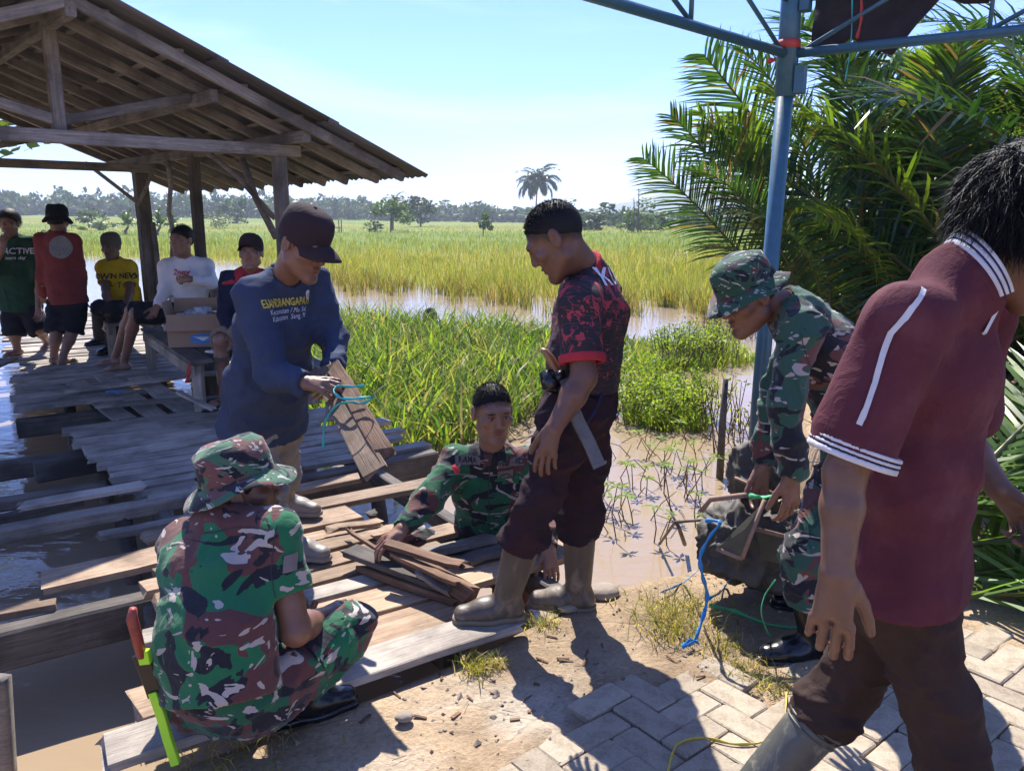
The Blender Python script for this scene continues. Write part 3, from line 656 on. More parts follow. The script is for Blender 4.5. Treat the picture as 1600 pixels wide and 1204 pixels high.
# ------------------------------------------------------------------ trees and palms
def frond_mesh(name, Lr=3.2, nl=70, ll=.62, lw=.018, droop=.5, col=((.05, .13, .02),), up=.6, vshape=.45, split=2, leafdroop=.35):
    """a pinnate palm leaf from the origin, growing along +x and arching"""
    V = []; F = []; C = []; P = []
    for i in range(13):
        s = i / 12; P.append(np.array([Lr * s * (1 - .25 * droop * s * s), 0, Lr * (up * s - droop * s ** 2.2)]))
    tv, tf = tube(P, [.022 * (1 - .85 * i / 12) for i in range(13)], 5, True); tv = list(tv); V += tv; F += tf; C += [(.13, .14, .04)] * len(tv)
    for i in range(nl):
        s = .12 + .88 * (i + .5) / nl; k = s * 12; k0 = min(int(k), 11); p = lerp(P[k0], P[k0 + 1], k - k0); d = nrm(P[k0 + 1] - P[k0]); nrmv = nrm(np.cross(d, [0, 1, 0])); nrmv = -nrmv if nrmv[2] < 0 else nrmv
        l = ll * (math.sin(math.pi * min(1, .18 + .80 * s)) ** .6 * .9 + .1) * random.uniform(.8, 1.1)
        for sd_ in (-1, 1):
            if random.random() < .09: continue
            dirv = nrm(np.array([0, sd_, 0]) * 1.0 + d * (.45 + .75 * s) + nrmv * (vshape + random.gauss(0, .24)) + np.array([random.gauss(0, .08), 0, random.gauss(0, .08)]))
            wv = nrm(np.cross(dirv, nrmv) + .5 * nrmv * random.uniform(-1, 1)); cb = random.choice(col) if random.random() > .05 else (.20, .14, .05); cj = random.uniform(.75, 1.25); nb = len(V)
            for q in range(split + 1):
                tq = q / (split + 1); pp = p + dirv * l * tq + np.array([0, 0, -1]) * leafdroop * l * tq * tq; wq = lw * (.55 + .9 * math.sin(math.pi * (.18 + .62 * tq)) - .5 * tq)
                V += [pp - wv * wq, pp + wv * wq]
            V.append(p + dirv * l + np.array([0, 0, -1]) * leafdroop * l); nk = 2 * (split + 1) + 1; C += [tuple(x * cj for x in cb)] * nk
            for q in range(split): F.append((nb + 2 * q, nb + 2 * q + 1, nb + 2 * q + 3, nb + 2 * q + 2))
            F.append((nb + 2 * split, nb + 2 * split + 1, nb + 2 * split + 2))
    me = mkmesh(name, V, F, M['palm_leaf'], True, np.array(C)); return me
def put(me, name, parent, loc, rot, s=1.0):
    o = bpy.data.objects.new(name, me); COL.objects.link(o); o.parent = parent; o.location = loc; o.rotation_euler = rot; o.scale = (s, s, s); return o
GREEN = [(.024, .072, .017), (.034, .092, .019), (.055, .12, .022), (.018, .054, .017)]; LIME = [(.14, .24, .025), (.11, .20, .02), (.17, .25, .03)]
random.seed(21)
FR = [frond_mesh('frond', 3.0 + .25 * k, 92, .68, .0085, droop=.28 + .10 * k, col=GREEN, up=.85 - .07 * k) for k in range(5)]
FL = [frond_mesh('frond', 2.8 + .3 * k, 84, .64, .0100, droop=.35 + .12 * k, col=LIME, up=.8) for k in range(2)]
FD = frond_mesh('frond', 2.3, 46, .5, .012, droop=.7, col=[(.25, .19, .08), (.20, .16, .06)], up=.5, leafdroop=.8)
PALMS = [((2.75, 5.45), 26, 'big feathery palm clump right behind the blue tent pole'), ((3.6, 6.9), 24, 'palm clump with yellow green young fronds at the back'), ((4.25, 5.3), 26, 'dark palm clump reaching out of the right picture edge'), ((3.25, 4.5), 20, 'low shaded palm clump behind the man in the maroon polo'), ((5.4, 7.6), 20, 'tall palm clump farthest back under the tent edge')]
for pi, ((px_, py_), nf, lab) in enumerate(PALMS):
    r_ = empty('palm_clump', (px_, py_, -.1), lab, 'palm', 'palms at the right edge')
    V, F = tube([(px_, py_, -.2), (px_ + .02, py_, .3), (px_ + .03, py_ + .02, .75)], [.19, .16, .12], 10); mk('trunk', V, F, M['bark'], r_)
    for k in range(nf):
        a = 2 * math.pi * (k * .618 + random.uniform(-.06, .06)); low = k / nf
        me = random.choice(FL if (pi in (1, 4) and k % 2) or k % 6 == 5 else FR); tilt = -R(random.uniform(28, 52)) + low * R(58)
        if (math.cos(a) < -.1 and pi in (0, 3)) or (math.cos(a) < -.45 and pi == 1): continue
        put(me, 'frond', r_, (random.gauss(.02, .05), random.gauss(.02, .05), random.uniform(.2, .85)), (random.uniform(-.5, .5), tilt, a), random.uniform(.62, 1.02) * (.72 if pi == 3 else 1) * (.52 if math.cos(a) < -.1 and math.sin(a) < .55 and pi in (0, 3) else 1))
# hand-set fronds that reach to the left over the field
r0 = bpy.data.objects[[o.name for o in COL.objects if o.name.startswith('palm_clump')][0]]
def put_to(me, up, dr, Lr, base, tip, roll, parent):
    """a leaf from base to tip"""
    base = np.asarray(base); tip = np.asarray(tip); e = np.array([Lr * (1 - .25 * dr), Lr * (up - dr)]); v_ = tip - base; hd = math.hypot(v_[0], v_[1]); d_ = np.linalg.norm(v_)
    tl = math.atan2(v_[2], hd) - math.atan2(e[1], e[0]); return put(me, 'frond', parent, tuple(base - root_loc(parent)), (roll, -tl, math.atan2(v_[1], v_[0])), d_ / np.linalg.norm(e))
FRP = [(.85 - .07 * k, .28 + .10 * k, 3.0 + .25 * k) for k in range(5)]
for (k, bp, tp, roll) in ((2, (1290, 560, 5.2), (1085, 200, 4.7), .9), (3, (1280, 520, 5.1), (1080, 262, 4.8), .5), (3, (1270, 520, 5.0), (1082, 392, 4.9), .3), (1, (1300, 540, 5.3), (1140, 125, 5.0), .7), (2, (1300, 560, 5.3), (1175, 70, 5.1), .2), (3, (1290, 500, 5.0), (1115, 330, 4.7), -.5), (1, (1330, 600, 5.4), (1300, 60, 5.2), 0.), (0, (1340, 620, 5.4), (1400, 40, 5.0), -.3)):
    put_to(FR[k], *FRP[k], A(*bp), A(*tp), roll, r0)
for (bp, tp, roll) in (((1300, 560, 5.4), (1130, 150, 5.3), .4), ((1400, 600, 5.6), (1440, 60, 5.2), -.2), ((1480, 620, 5.6), (1560, 50, 5.0), .3), ((1360, 560, 5.5), (1330, 110, 5.2), .9)):
    put_to(FL[0], .8, .35, 2.8, A(*bp), A(*tp), roll, r0)
clumps = [o_ for o_ in COL.objects if o_.name.startswith('palm_clump')]; random.seed(77)
for i in range(96):
    tx = random.uniform(1180, 1760); ty = random.uniform(10, 430) if i % 3 else random.uniform(300, 640); tY = random.uniform(4.6, 7.2); k = random.randrange(5); tx = tx + 170 if ty > 360 and tx < 1400 else tx; cl_ = clumps[min(4, int(random.random() * 5))]
    bb_ = np.array(cl_.location) + [random.gauss(0, .12), random.gauss(0, .12), random.uniform(.4, 1.0)]; tp_ = A(tx, ty, tY); tp_ = bb_ + nrm(tp_ - bb_) * min(np.linalg.norm(tp_ - bb_), 3.3)
    if i % 4 == 1 or (ty < 130 and i % 2): put_to(FL[0], .8, .35, 2.8, bb_, tp_, random.uniform(-.8, .8), cl_)  # more lime leaves near the top: sunlit look put into the leaf colour
    else: put_to(FR[k], *FRP[k], bb_, tp_, random.uniform(-.8, .8), cl_)
# cut fronds heaped on the ground at the right
random.seed(5)
FC = [frond_mesh('cut_frond', 1.7, 62, .62, .0095, droop=.10, col=[(.12, .22, .035), (.16, .26, .05), (.09, .17, .03)], up=.05, vshape=.12, leafdroop=.08, split=2) for _ in range(3)]
for k, (x_, y_, z_, az, tl, lab) in enumerate([(1.62, 2.95, .05, 8, -4, 'cut green palm frond lowest of the heap beside the pavers'), (1.66, 3.1, .13, -6, -8, 'cut palm frond in the middle of the heap by the pavers'), (1.7, 3.3, .2, 12, -14, 'cut palm frond lying crosswise on top of the heap'), (1.75, 3.45, .16, 62, -10, 'cut palm frond turned towards the palm trunk behind the heap'), (1.75, 3.05, .3, 28, -30, 'cut palm frond sticking up steeply from the heap'), (1.58, 2.85, .04, -2, -2, 'cut palm frond nearest the paving edge'), (1.7, 3.2, .26, -14, -12, 'cut palm frond sagging over the front of the heap'), (1.62, 3.0, .22, 40, -18, 'cut palm frond fanned out across the heap')]):
    o = bpy.data.objects.new('cut_palm_frond', FC[k % 3]); COL.objects.link(o); o.location = (x_, y_, z_); o.rotation_euler = (random.uniform(-.3, .3), R(tl), R(az)); o.scale = (.95,) * 3
    tag(o, lab, 'palm frond', 'cut palm fronds on the ground')

# coconut palm in the field
def coco(base, H_, lab, fr, nf=17, s=1.0, name='coconut_palm'):
    r_ = empty(name, base, lab, 'palm'); b3 = np.array(base)
    V, F = tube([b3 + np.array([0, 0, -.3]), b3 + np.array([.15, 0, H_ * .4]), b3 + np.array([.5, 0, H_])], [.22, .16, .11], 8); mk('trunk', V, F, M['bark'], r_)
    for k in range(nf):
        put(fr, 'frond', r_, (.5, 0, H_), (random.uniform(-.3, .3), -R(62) + R(82) * (k / nf) ** .8 + random.gauss(0, .08), k * 2.4), s * random.uniform(.85, 1.1))
random.seed(9)
FK = frond_mesh('frond', 5.2, 34, 1.3, .085, droop=.75, col=[(.03, .062, .018), (.04, .075, .02)], up=.45, leafdroop=.75, split=1)
p = G(842, 352, -.3); coco(A(836, 352, 178) * [1, 1, 0] + [0, 0, -.5], 9.6, 'lone tall coconut palm standing in the middle of the field', FK, 28, 1.15)
def leafball(n, c, r, size, cols, flat=.75):
    """leaf quads through a lumpy volume"""
    lc = rng.normal(0, .45, (9, 3)) * r * np.array([1, 1, flat]); lr = rng.uniform(.35, .62, 9) * r; cols = np.array(cols); un = lambda q: q / (np.linalg.norm(q, axis=1, keepdims=True) + 1e-9)
    k = rng.integers(0, 9, n); d = un(rng.normal(0, 1, (n, 3))); p = np.asarray(c) + lc[k] + d * (lr[k] * rng.random(n) ** .35)[:, None] * np.array([1, 1, flat])
    a = un(rng.normal(0, 1, (n, 3))); b_ = un(np.cross(a, rng.normal(0, 1, (n, 3)))); s = (size * rng.uniform(.5, 1.3, n))[:, None]
    V = np.stack([p - a * s, p - b_ * s * .55, p + a * s, p + b_ * s * .55], 1).reshape(-1, 3); C = cols[rng.integers(0, len(cols), n)] * rng.uniform(.7, 1.3, (n, 1))
    return V, np.arange(n * 4).reshape(n, 4), np.repeat(C, 4, 0)
def tree(name, base, H_, cr_, lab, cols, n=700, size=.3, trunk=.12, low=.3, cat='tree', group='trees in the field'):
    b3 = np.array(base, float); r_ = empty(name, base, lab, cat, group); top = b3 + np.array([rng.normal(0, .1), 0, H_ * .7])
    V, F = tube([b3 - [0, 0, .3], lerp(b3, top, .5) + rng.normal(0, .05, 3), top], [trunk, trunk * .75, trunk * .4], 6)
    for k in range(4):
        a = rng.uniform(0, 6.3); s = lerp(b3, top, rng.uniform(.35, .8)); tv, tf = tube([s, s + np.array([math.cos(a) * cr_ * .5, math.sin(a) * cr_ * .5, H_ * .18])], [trunk * .4, trunk * .12], 5); V, F = join((V, F), (tv, tf))
    mk('trunk', V, F, M['bark'], r_)
    ch = H_ * (1 - low); V, F, C = leafball(n, b3 + np.array([0, 0, H_ - ch * .5]), 1.0, size / cr_, cols, 1.0)
    ctr = b3 + np.array([0, 0, H_ - ch * .5]); V = ctr + (V - ctr) * np.array([cr_, cr_, ch * .5]); mk('crown', V, F, M['tree_leaf'], r_, False, C); return r_
DG = [(.035, .075, .022), (.05, .095, .028), (.028, .06, .02)]; MG = [(.10, .17, .03), (.08, .14, .03), (.13, .20, .04)]
def gb(px, py): q = G(px, py, -.33); return (q[0], q[1], -.4)
def fb(px, Y): q = A(px, 345, Y); return (q[0], Y, float(terrain_z(np.array([q[0]]), np.array([Y]))[0]))
tree('leafy_tree', fb(610, 100), 4.6, 2.6, 'yellow green bushy tree with a palm behind it in the field', MG, 900, .3, .14, .1)
p = fb(612, 112); coco((p[0], p[1], p[2]), 3.9, 'short palm rising behind the bushy yellow green tree', FK, 11, .42, 'field_palm')
tree('round_tree', fb(657, 150), 6.2, 3.3, 'dark round topped tree right of the bushy tree', DG, 900, .42, .2, .25)
tree('small_shrub', fb(755, 82), 1.9, .9, 'small lone shrub in the field left of the coconut palm', MG + DG, 300, .2, .06, .1, 'shrub')
tree('leafy_tree', fb(1002, 100), 3.4, 2.1, 'pale green tree beside the bare dead trunks', MG, 700, .3, .12, .12)
tree('round_tree', fb(1075, 130), 4.4, 3.4, 'bushy tree before the hill left of the palm clump', DG + MG, 700, .38, .14, .1)
tree('round_shrub', fb(138, 118), 3.0, 2.2, 'rounded dark shrub far left behind the man in red', DG + MG, 500, .3, .1, .08, 'shrub')
tree('round_shrub', fb(158, 104), 1.9, 1.5, 'small bright shrub beside the rounded dark shrub', MG, 400, .26, .08, .08, 'shrub')
tree('leafy_tree', fb(337, 120), 2.6, 2.8, 'spreading grey green bush between the shelter posts', [(.12, .15, .06), (.09, .12, .05)], 600, .28, .1, .1, 'bush')
tree('round_tree', fb(368, 170), 5.2, 2.6, 'dark tree behind the spreading bush seen through the shelter', DG, 600, .4, .14, .12)
tree('low_shrub', fb(90, 64), 1.2, 1.2, 'low green shrub behind the man in the green shirt', MG, 300, .2, .05, .05, 'shrub')
FB = frond_mesh('frond', 2.6, 22, .62, .10, droop=.55, col=[(.11, .19, .05), (.15, .23, .07)], up=.75, leafdroop=.5, split=1)
for (px, Y, lab) in ((192, 84, 'banana like young palm left of the thick shelter post'), (242, 82, 'young palm just right of the thick shelter post'), (262, 90, 'second young palm right of the thick shelter post')):
    q = fb(px, Y); coco(q, .8, lab, FB, 9, .8, 'young_palm')
for (px, lab, hh_) in ((997, 'tall bare dead tree trunk with short branch stubs', 5.3), (990, 'shorter bare dead trunk beside the tall one', 4.2)):
    q = np.array(fb(px, 98)); V, F = tube([q - [0, 0, .3], q + [.05, 0, hh_ * .5], q + [-.05, 0, hh_]], [.13, .09, .04], 6)
    for k in range(5):
        s = q + np.array([0, 0, hh_ * (.55 + .09 * k)]); tv, tf = tube([s, s + np.array([random.choice((-1, 1)) * .5, 0, .2])], [.03, .015], 4); V, F = join((V, F), (tv, tf))
    r_ = empty('dead_tree', q, lab, 'tree', 'dead trunks in the field'); mk('trunk', V, F, M['bark'], r_)
# branch of a tree behind the shelter, upper left
tree('garden_tree', (-11.5, 13.0, -.3), 6.6, 3.2, 'tree with thin twigs showing past the shelter roof on the left', MG + [(.25, .24, .06)], 900, .2, .18, .35, 'tree', None)
# the far wood: one mass
Vs, Fs, Cs, nb = [], [], [], 0
for i in range(430):
    ang = rng.uniform(-.72, .60); Y = rng.uniform(255, 330); X = ang * Y; Ht = rng.uniform(4.2, 7.0) * np.interp(ang, [-.72, -.3, -.1, .1, .3, .6], [1.15, 1.15, .95, .78, .72, .75]); rr = rng.uniform(3.0, 5.5)
    if ang > .08: Y -= rng.uniform(60, 150); X = ang * Y; Ht *= .62; rr *= .7
    zb = float(terrain_z(np.array([X]), np.array([Y]))[0]); V, F, C = leafball(190, np.array([0, 0, 0]), 1.0, .24, DG + MG[:1] + [(.06, .09, .04)], 1.0)
    V = V * np.array([rr, rr, Ht * .56]) + np.array([X, Y, zb + Ht * .42]); Vs.append(V); Fs.append(F + nb); Cs.append(C); nb += len(V)
tag(mk('far_wood', np.concatenate(Vs), [np.concatenate(Fs)], M['tree_leaf'], None, False, np.concatenate(Cs)), 'hazy line of trees along the far edge of the field', 'wood', kind='stuff')

# small hut in the field
hb = np.array(fb(520, 96)); hut = empty('field_hut', hb, 'tiny open field hut far behind the man in the blue shirt', 'hut')
for (dx, dy) in ((-.7, 0), (.7, 0), (-.7, 1.4), (.7, 1.4)):
    V, F = beam(hb + [dx, dy, -.2], hb + [dx, dy, 1.5], .1, .1, (0, 1, 0)); mk('post', V, F, M['wood_dark'], hut, False)
V, F = boxf(hb + [0, .7, 1.62], [(1, 0, .12), (0, 1, 0), (-.12, 0, 1)], (1.3, 1.1, .05)); mk('roof', V, F, M['wood_grey'], hut, False)
V, F = boxf(hb + [0, .7, .6], [(1, 0, 0), (0, 1, 0), (0, 0, 1)], (.8, .8, .05)); mk('floor_panel', V, F, M['wood_grey'], hut, False)

# bush in the water: bright leaves above bare stems
def bush(poly, nst, lab, hmin, hmax, nleaf, cols, name='water_bush'):
    pts = sample_poly(poly, nst); r_ = empty(name, (*np.mean(pts, 0), -.42), lab, 'bush', 'bushes in the shallow water'); V, F = [], []; LV, LC = [], []
    cen = np.mean(pts, 0)
    for p in pts:
        h_ = rng.uniform(hmin, hmax); q0 = np.array([p[0], p[1], -.5]); q2 = q0 + np.array([rng.normal(0, .10), rng.normal(0, .10), h_ + .1]); q1 = lerp(q0, q2, .5) + rng.normal(0, .035, 3)
        V2, F2 = tube([q0, q1, q2], [.006, .005, .003], 4, False); nb = len(V); V += list(V2); F += [tuple(k + nb for k in f) for f in F2]
        for k in range(nleaf):
            s = rng.uniform(.45, 1.05); c_ = lerp(q1, q2, s) if s < 1 else q2; a = nrm(rng.normal(0, 1, 3) * [1, 1, .5] + [0, 0, .35]); b_ = nrm(np.cross(a, rng.normal(0, 1, 3))); l = rng.uniform(.025, .055)
            c_ = c_ + rng.normal(0, .03, 3); LV += [c_, c_ + a * l * .5 - b_ * l * .22, c_ + a * l, c_ + a * l * .5 + b_ * l * .22]; LC += [cols[rng.integers(0, len(cols))] * rng.uniform(.75, 1.25)] * 4
    mk('stems', V, F, M['twig'], r_); mk('foliage', LV, np.arange(len(LV)).reshape(-1, 4), M['leaf'], r_, False, np.array(LC))
BC = np.array([(.26, .36, .04), (.20, .31, .035), (.33, .40, .06), (.12, .20, .03)])
bush([(.95, 7.3), (1.3, 6.95), (1.75, 6.9), (1.95, 7.6), (1.7, 8.5), (1.15, 8.3)], 150, 'bright yellow green bush with bare brown stems in the pond', .14, .42, 40, BC)
bush([(1.65, 6.2), (2.1, 6.0), (2.2, 7.2), (1.8, 7.4)], 45, 'thin brown stemmed bush beside the leaning stake', .2, .5, 5, BC)
bush([(2.0, 9.7), (3.0, 10.2), (2.9, 11.4), (1.9, 10.8)], 160, 'low lime bush at the end of the reed bed', .3, .5, 18, BC)
bush([(3.1, 12.6), (4.2, 12.2), (4.3, 14), (3.2, 14)], 130, 'dry brown scrub on the far mud bank', .2, .4, 8, np.array([(.20, .16, .07), (.16, .19, .05), (.12, .09, .05)]))
# dead stems and litter along the reed edge
V, F = [], []
for i in range(420):
    k = rng.random(); e = np.array([(-1.5, 6.65), (-.95, 5.95), (-.5, 6.05), (-.05, 6.8), (.9, 8.6)]); j = rng.integers(0, 4); p = lerp(e[j], e[j + 1], k) + rng.normal(0, .1, 2)
    a = rng.uniform(0, 6.3); l = rng.uniform(.08, .3); q = np.array([p[0], p[1], -.42]); V2, F2 = tube([q, q + np.array([math.cos(a) * l, math.sin(a) * l, rng.uniform(0, .12)])], .004, 3); nb = len(V); V += list(V2); F += [tuple(x_ + nb for x_ in f) for f in F2]
tag(mk('dead_stems', V, F, M['twig'], None, False), 'tangle of dead brown stems at the foot of the reeds', 'stems', kind='stuff')
# water weeds with leaf rosettes, each a plant
random.seed(3)
WP = [(955, 760), (985, 790), (1010, 740), (1035, 775), (1045, 715), (1000, 700), (1070, 800), (975, 730), (1075, 745), (1020, 820), (945, 800), (1095, 770), (1060, 690), (1110, 720)]
for i, (px, py) in enumerate(WP):
    b3 = G(px, py + 25, WATER_Z); rk = sorted(q[0] for q in WP).index(px); r_ = empty('water_weed', b3, 'slender leafy weed in the open water, ' + ['leftmost one', 'second from the left', 'third from the left', 'fourth from the left', 'fifth from the left', 'sixth from the left', 'seventh from the left', 'seventh from the right', 'sixth from the right', 'fifth from the right', 'fourth from the right', 'third from the right', 'second from the right', 'rightmost one'][rk], 'water weed', 'weeds standing in the open water')
    V, F = [], []; LV, LC = [], []
    for s in range(random.randint(2, 4)):
        q0 = b3 + np.array([random.gauss(0, .06), random.gauss(0, .08), -.08]); h_ = random.uniform(.12, .34); q2 = q0 + np.array([random.gauss(0, .08), random.gauss(0, .08), h_ + .08]); q1 = lerp(q0, q2, .55) + np.array([random.gauss(0, .03), 0, 0])
        V2, F2 = tube([q0, q1, q2], [.0045, .004, .003], 5); nb = len(V); V += list(V2); F += [tuple(k + nb for k in f) for f in F2]
        for k in range(7):
            a_ = k * .9 + random.random(); a = nrm(np.array([math.cos(a_), math.sin(a_), random.uniform(-.1, .5)])); b_ = nrm(np.cross(a, [0, 0, 1])); l = random.uniform(.05, .085); LV += [q2, q2 + a * l * .5 - b_ * l * .14, q2 + a * l - np.array([0, 0, .012]), q2 + a * l * .5 + b_ * l * .14]; LC += [np.array((.22, .36, .06)) * random.uniform(.7, 1.25)] * 4
    mk('stem', V, F, M['twig'], r_); mk('leaves', LV, np.arange(len(LV)).reshape(-1, 4), M['leaf'], r_, False, np.array(LC))
# dead twigs poking out of the water
V, F = [], []
for i in range(60):
    p = G(rng.uniform(930, 1170), rng.uniform(640, 850), WATER_Z); a = rng.uniform(0, 6.3); l = rng.uniform(.06, .35); q1 = p + np.array([math.cos(a) * l * .5, math.sin(a) * l * .5, rng.uniform(.01, .12)]); q2 = p + np.array([math.cos(a) * l, math.sin(a) * l, rng.uniform(0, .2)])
    V2, F2 = tube([p - [0, 0, .05], q1, q2], [.004, .0035, .002], 4); nb = len(V); V += list(V2); F += [tuple(x_ + nb for x_ in f) for f in F2]
tag(mk('dead_twigs', V, F, M['twig'], None, False), 'thin dead twigs poking out of the muddy water', 'twigs', kind='stuff')
# stake
V, F = tube([G(1125, 745, WATER_Z) - [0, 0, .3], A(1129, 660, 5.6), A(1134, 592, 5.6)], [.03, .027, .02], 8); tag(mk('stake', V, F, M['wood_dark']), 'dark weathered stake standing in the pond by the bush', 'stake')
V, F = tube([G(1070, 850, -.35), A(1060, 822, 3.75), A(1048, 800, 3.8)], [.012, .01, .006], 6)
tv, tf = tube([G(1030, 850, -.38), A(1055, 815, 3.75), A(1100, 812, 3.7), A(1120, 822, 3.65)], [.008, .008, .007, .005], 6); V, F = join((V, F), (tv, tf)); tag(mk('driftwood_branch', V, F, M['wood_dark']), 'bent dark branch at the water edge beside the bag', 'branch')
V, F = tube([G(672, 503, -.42) - [0, 0, .2], A(672, 492, 12.6), A(671, 484, 12.6)], [.13, .12, .07], 9); tag(mk('water_stump', V, F, M['wood_dark']), 'dark stump poking out of the water behind the reeds', 'stump')
V, F = tube([G(40, 1330, -.3) * [1, 1, 0] + [-.07, 0, -.6], G(10, 1204, -.15) + [0, 0, 0], A(2, 1060, 1.9)], [.03, .033, .024], 7); V = V + rng.normal(0, .004, V.shape); tag(mk('wooden_post', V, F, M['wood_grey']), 'rough broken wooden post at the lower left picture edge', 'post')
for (px, py, r_, lab) in ((905, 938, .05, 'flat tan stone behind the heel of the right rubber boot'), (940, 925, .055, 'larger flat stone at the end of the plank behind the boots'), (885, 948, .035, 'small round stone by the boot'), (630, 1120, .02, 'pebble on the bare bank in front of the first plank')):
    f = Field(); c_ = G(px, py, .0); f.ell(c_, (r_ * 1.3, r_, r_ * .55)); f.ell(c_ + [r_ * .4, .01, 0], (r_ * .8, r_ * .8, r_ * .5), k=.02); V, Q_ = f.mesh(r_ / 6); V = V + vnormals(V, Q_) * (.006 * (fbm(V * 40) - .45))[:, None]; tag(mk('stone', V, Q_, M['stone']), lab, 'stone', 'stones on the bank')

# ------------------------------------------------------------------ planks and the walkway
def timber(name, a, b, w_, th, mat, parent=None, ragged=.008, segs=3, wob=.003, up=(0, 0, 1), chip=0.0):
    """one board as its own object; object x runs along the grain"""
    a = np.asarray(a, float); b = np.asarray(b, float); L_ = np.linalg.norm(b - a); d = (b - a) / L_; upv = np.asarray(up, float)
    s = nrm(np.cross(upv, d)); n = np.cross(d, s)
    V, F = beam((0, 0, 0), (L_, 0, 0), w_, th, (0, 0, 1), ragged, segs, wob)
    if chip:
        k = random.randrange(8); V[:8, 0] += np.array([random.uniform(0, chip) for _ in range(8)]); V[-8:, 0] -= np.array([random.uniform(0, chip) for _ in range(8)])
    me = mkmesh(name, V, F, mat, False); o = bpy.data.objects.new(name, me); COL.objects.link(o)
    Mx = Matrix(((d[0], s[0], n[0], a[0]), (d[1], s[1], n[1], a[1]), (d[2], s[2], n[2], a[2]), (0, 0, 0, 1)))
    if parent is not None:
        rl = root_loc(parent); Mx.translation = Vector(a - rl); o.parent = parent
    o.matrix_local = Mx
    return o
random.seed(31)
DZ = .03
walk = empty('plank_walkway', W(2.2, 1, 0), 'weathered plank walkway leading from the bank to the shelter', 'walkway')
BO = [  # near edge t, width, left u, right u, wood, dz
 (2.17, .17, .10, 1.51, 'wood_grey', .02), (2.37, .20, .20, 1.50, 'wood_brown', .0), (2.59, .20, .35, 2.14, 'wood_brown', .0), (2.81, .12, .30, 1.98, 'wood_grey', .0), (2.945, .115, .40, 1.62, 'wood_brown', .005),
 (3.075, .14, .40, 1.75, 'wood_brown', .0), (3.23, .13, .38, 1.55, 'wood_brown', .008), (3.375, .115, .42, 1.47, 'wood_brown', .0), (3.52, .21, .04, 1.43, 'wood_brown', .004), (3.745, .15, .45, 2.03, 'wood_brown', .01),
 (4.00, .085, .29, 1.02, 'wood_grey', 0), (4.09, .12, .70, 1.68, 'wood_brown', 0), (4.25, .10, .75, 1.25, 'wood_grey', .0), (4.36, .10, .55, 1.35, 'wood_grey', 0), (4.475, .13, .50, 2.33, 'wood_grey', .006),
 (4.625, .13, .46, 2.05, 'wood_grey', 0), (4.77, .13, .44, 2.26, 'wood_grey', .004), (4.92, .11, .46, 2.36, 'wood_grey', 0), (5.05, .13, .45, 1.95, 'wood_grey', 0), (5.20, .16, .41, 2.39, 'wood_grey', .004), (5.38, .14, .38, 1.9, 'wood_grey', 0), (5.54, .19, .36, 2.1, 'wood_grey', 0),
 (5.75, .20, .34, 2.15, 'wood_grey', 0), (5.98, .20, .35, 1.95, 'wood_grey', .003), (6.20, .18, .30, 2.2, 'wood_grey', 0), (6.40, .13, .55, 1.5, 'wood_dark', -.03)]
t_ = 7.12
while t_ < 14.5:
    w_ = random.uniform(.12, .19); BO.append((t_, w_, random.uniform(.02, .2), random.uniform(1.7, 2.3) if t_ > 7.6 else random.uniform(.75, 1.1), 'wood_grey', random.uniform(0, .008))); t_ += w_ + random.uniform(.008, .035)
for (tn, w_, u0, u1, mt, dz) in BO:
    j = random.gauss(0, .012); timber('plank', W(tn + w_ / 2 + j, u0, DZ - .015 + dz + random.gauss(0, .004)), W(tn + w_ / 2 - j, u1, DZ - .015 + dz + random.gauss(0, .007)), w_ - (.010 if tn < 4.2 else .015), .03, M[mt], walk, .012, 4, .005, chip=.03 if random.random() < .6 else .0)
for u_ in (.62, 1.25, 1.85):
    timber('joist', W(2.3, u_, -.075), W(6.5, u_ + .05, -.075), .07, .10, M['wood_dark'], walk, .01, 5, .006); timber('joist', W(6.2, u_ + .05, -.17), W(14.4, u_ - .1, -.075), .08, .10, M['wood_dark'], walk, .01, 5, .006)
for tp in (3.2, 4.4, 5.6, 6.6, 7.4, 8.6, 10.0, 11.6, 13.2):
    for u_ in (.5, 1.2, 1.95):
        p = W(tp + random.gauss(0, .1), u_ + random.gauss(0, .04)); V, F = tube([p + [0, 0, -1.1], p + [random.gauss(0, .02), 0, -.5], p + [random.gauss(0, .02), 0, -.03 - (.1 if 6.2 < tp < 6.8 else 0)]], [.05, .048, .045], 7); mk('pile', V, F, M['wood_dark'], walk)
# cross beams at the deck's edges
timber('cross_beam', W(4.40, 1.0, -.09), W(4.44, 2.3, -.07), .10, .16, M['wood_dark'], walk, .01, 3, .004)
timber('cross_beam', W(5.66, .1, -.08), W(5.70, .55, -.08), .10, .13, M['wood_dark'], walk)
timber('cross_beam', W(7.05, .05, -.10), W(7.05, 1.6, -.10), .12, .14, M['wood_dark'], walk)
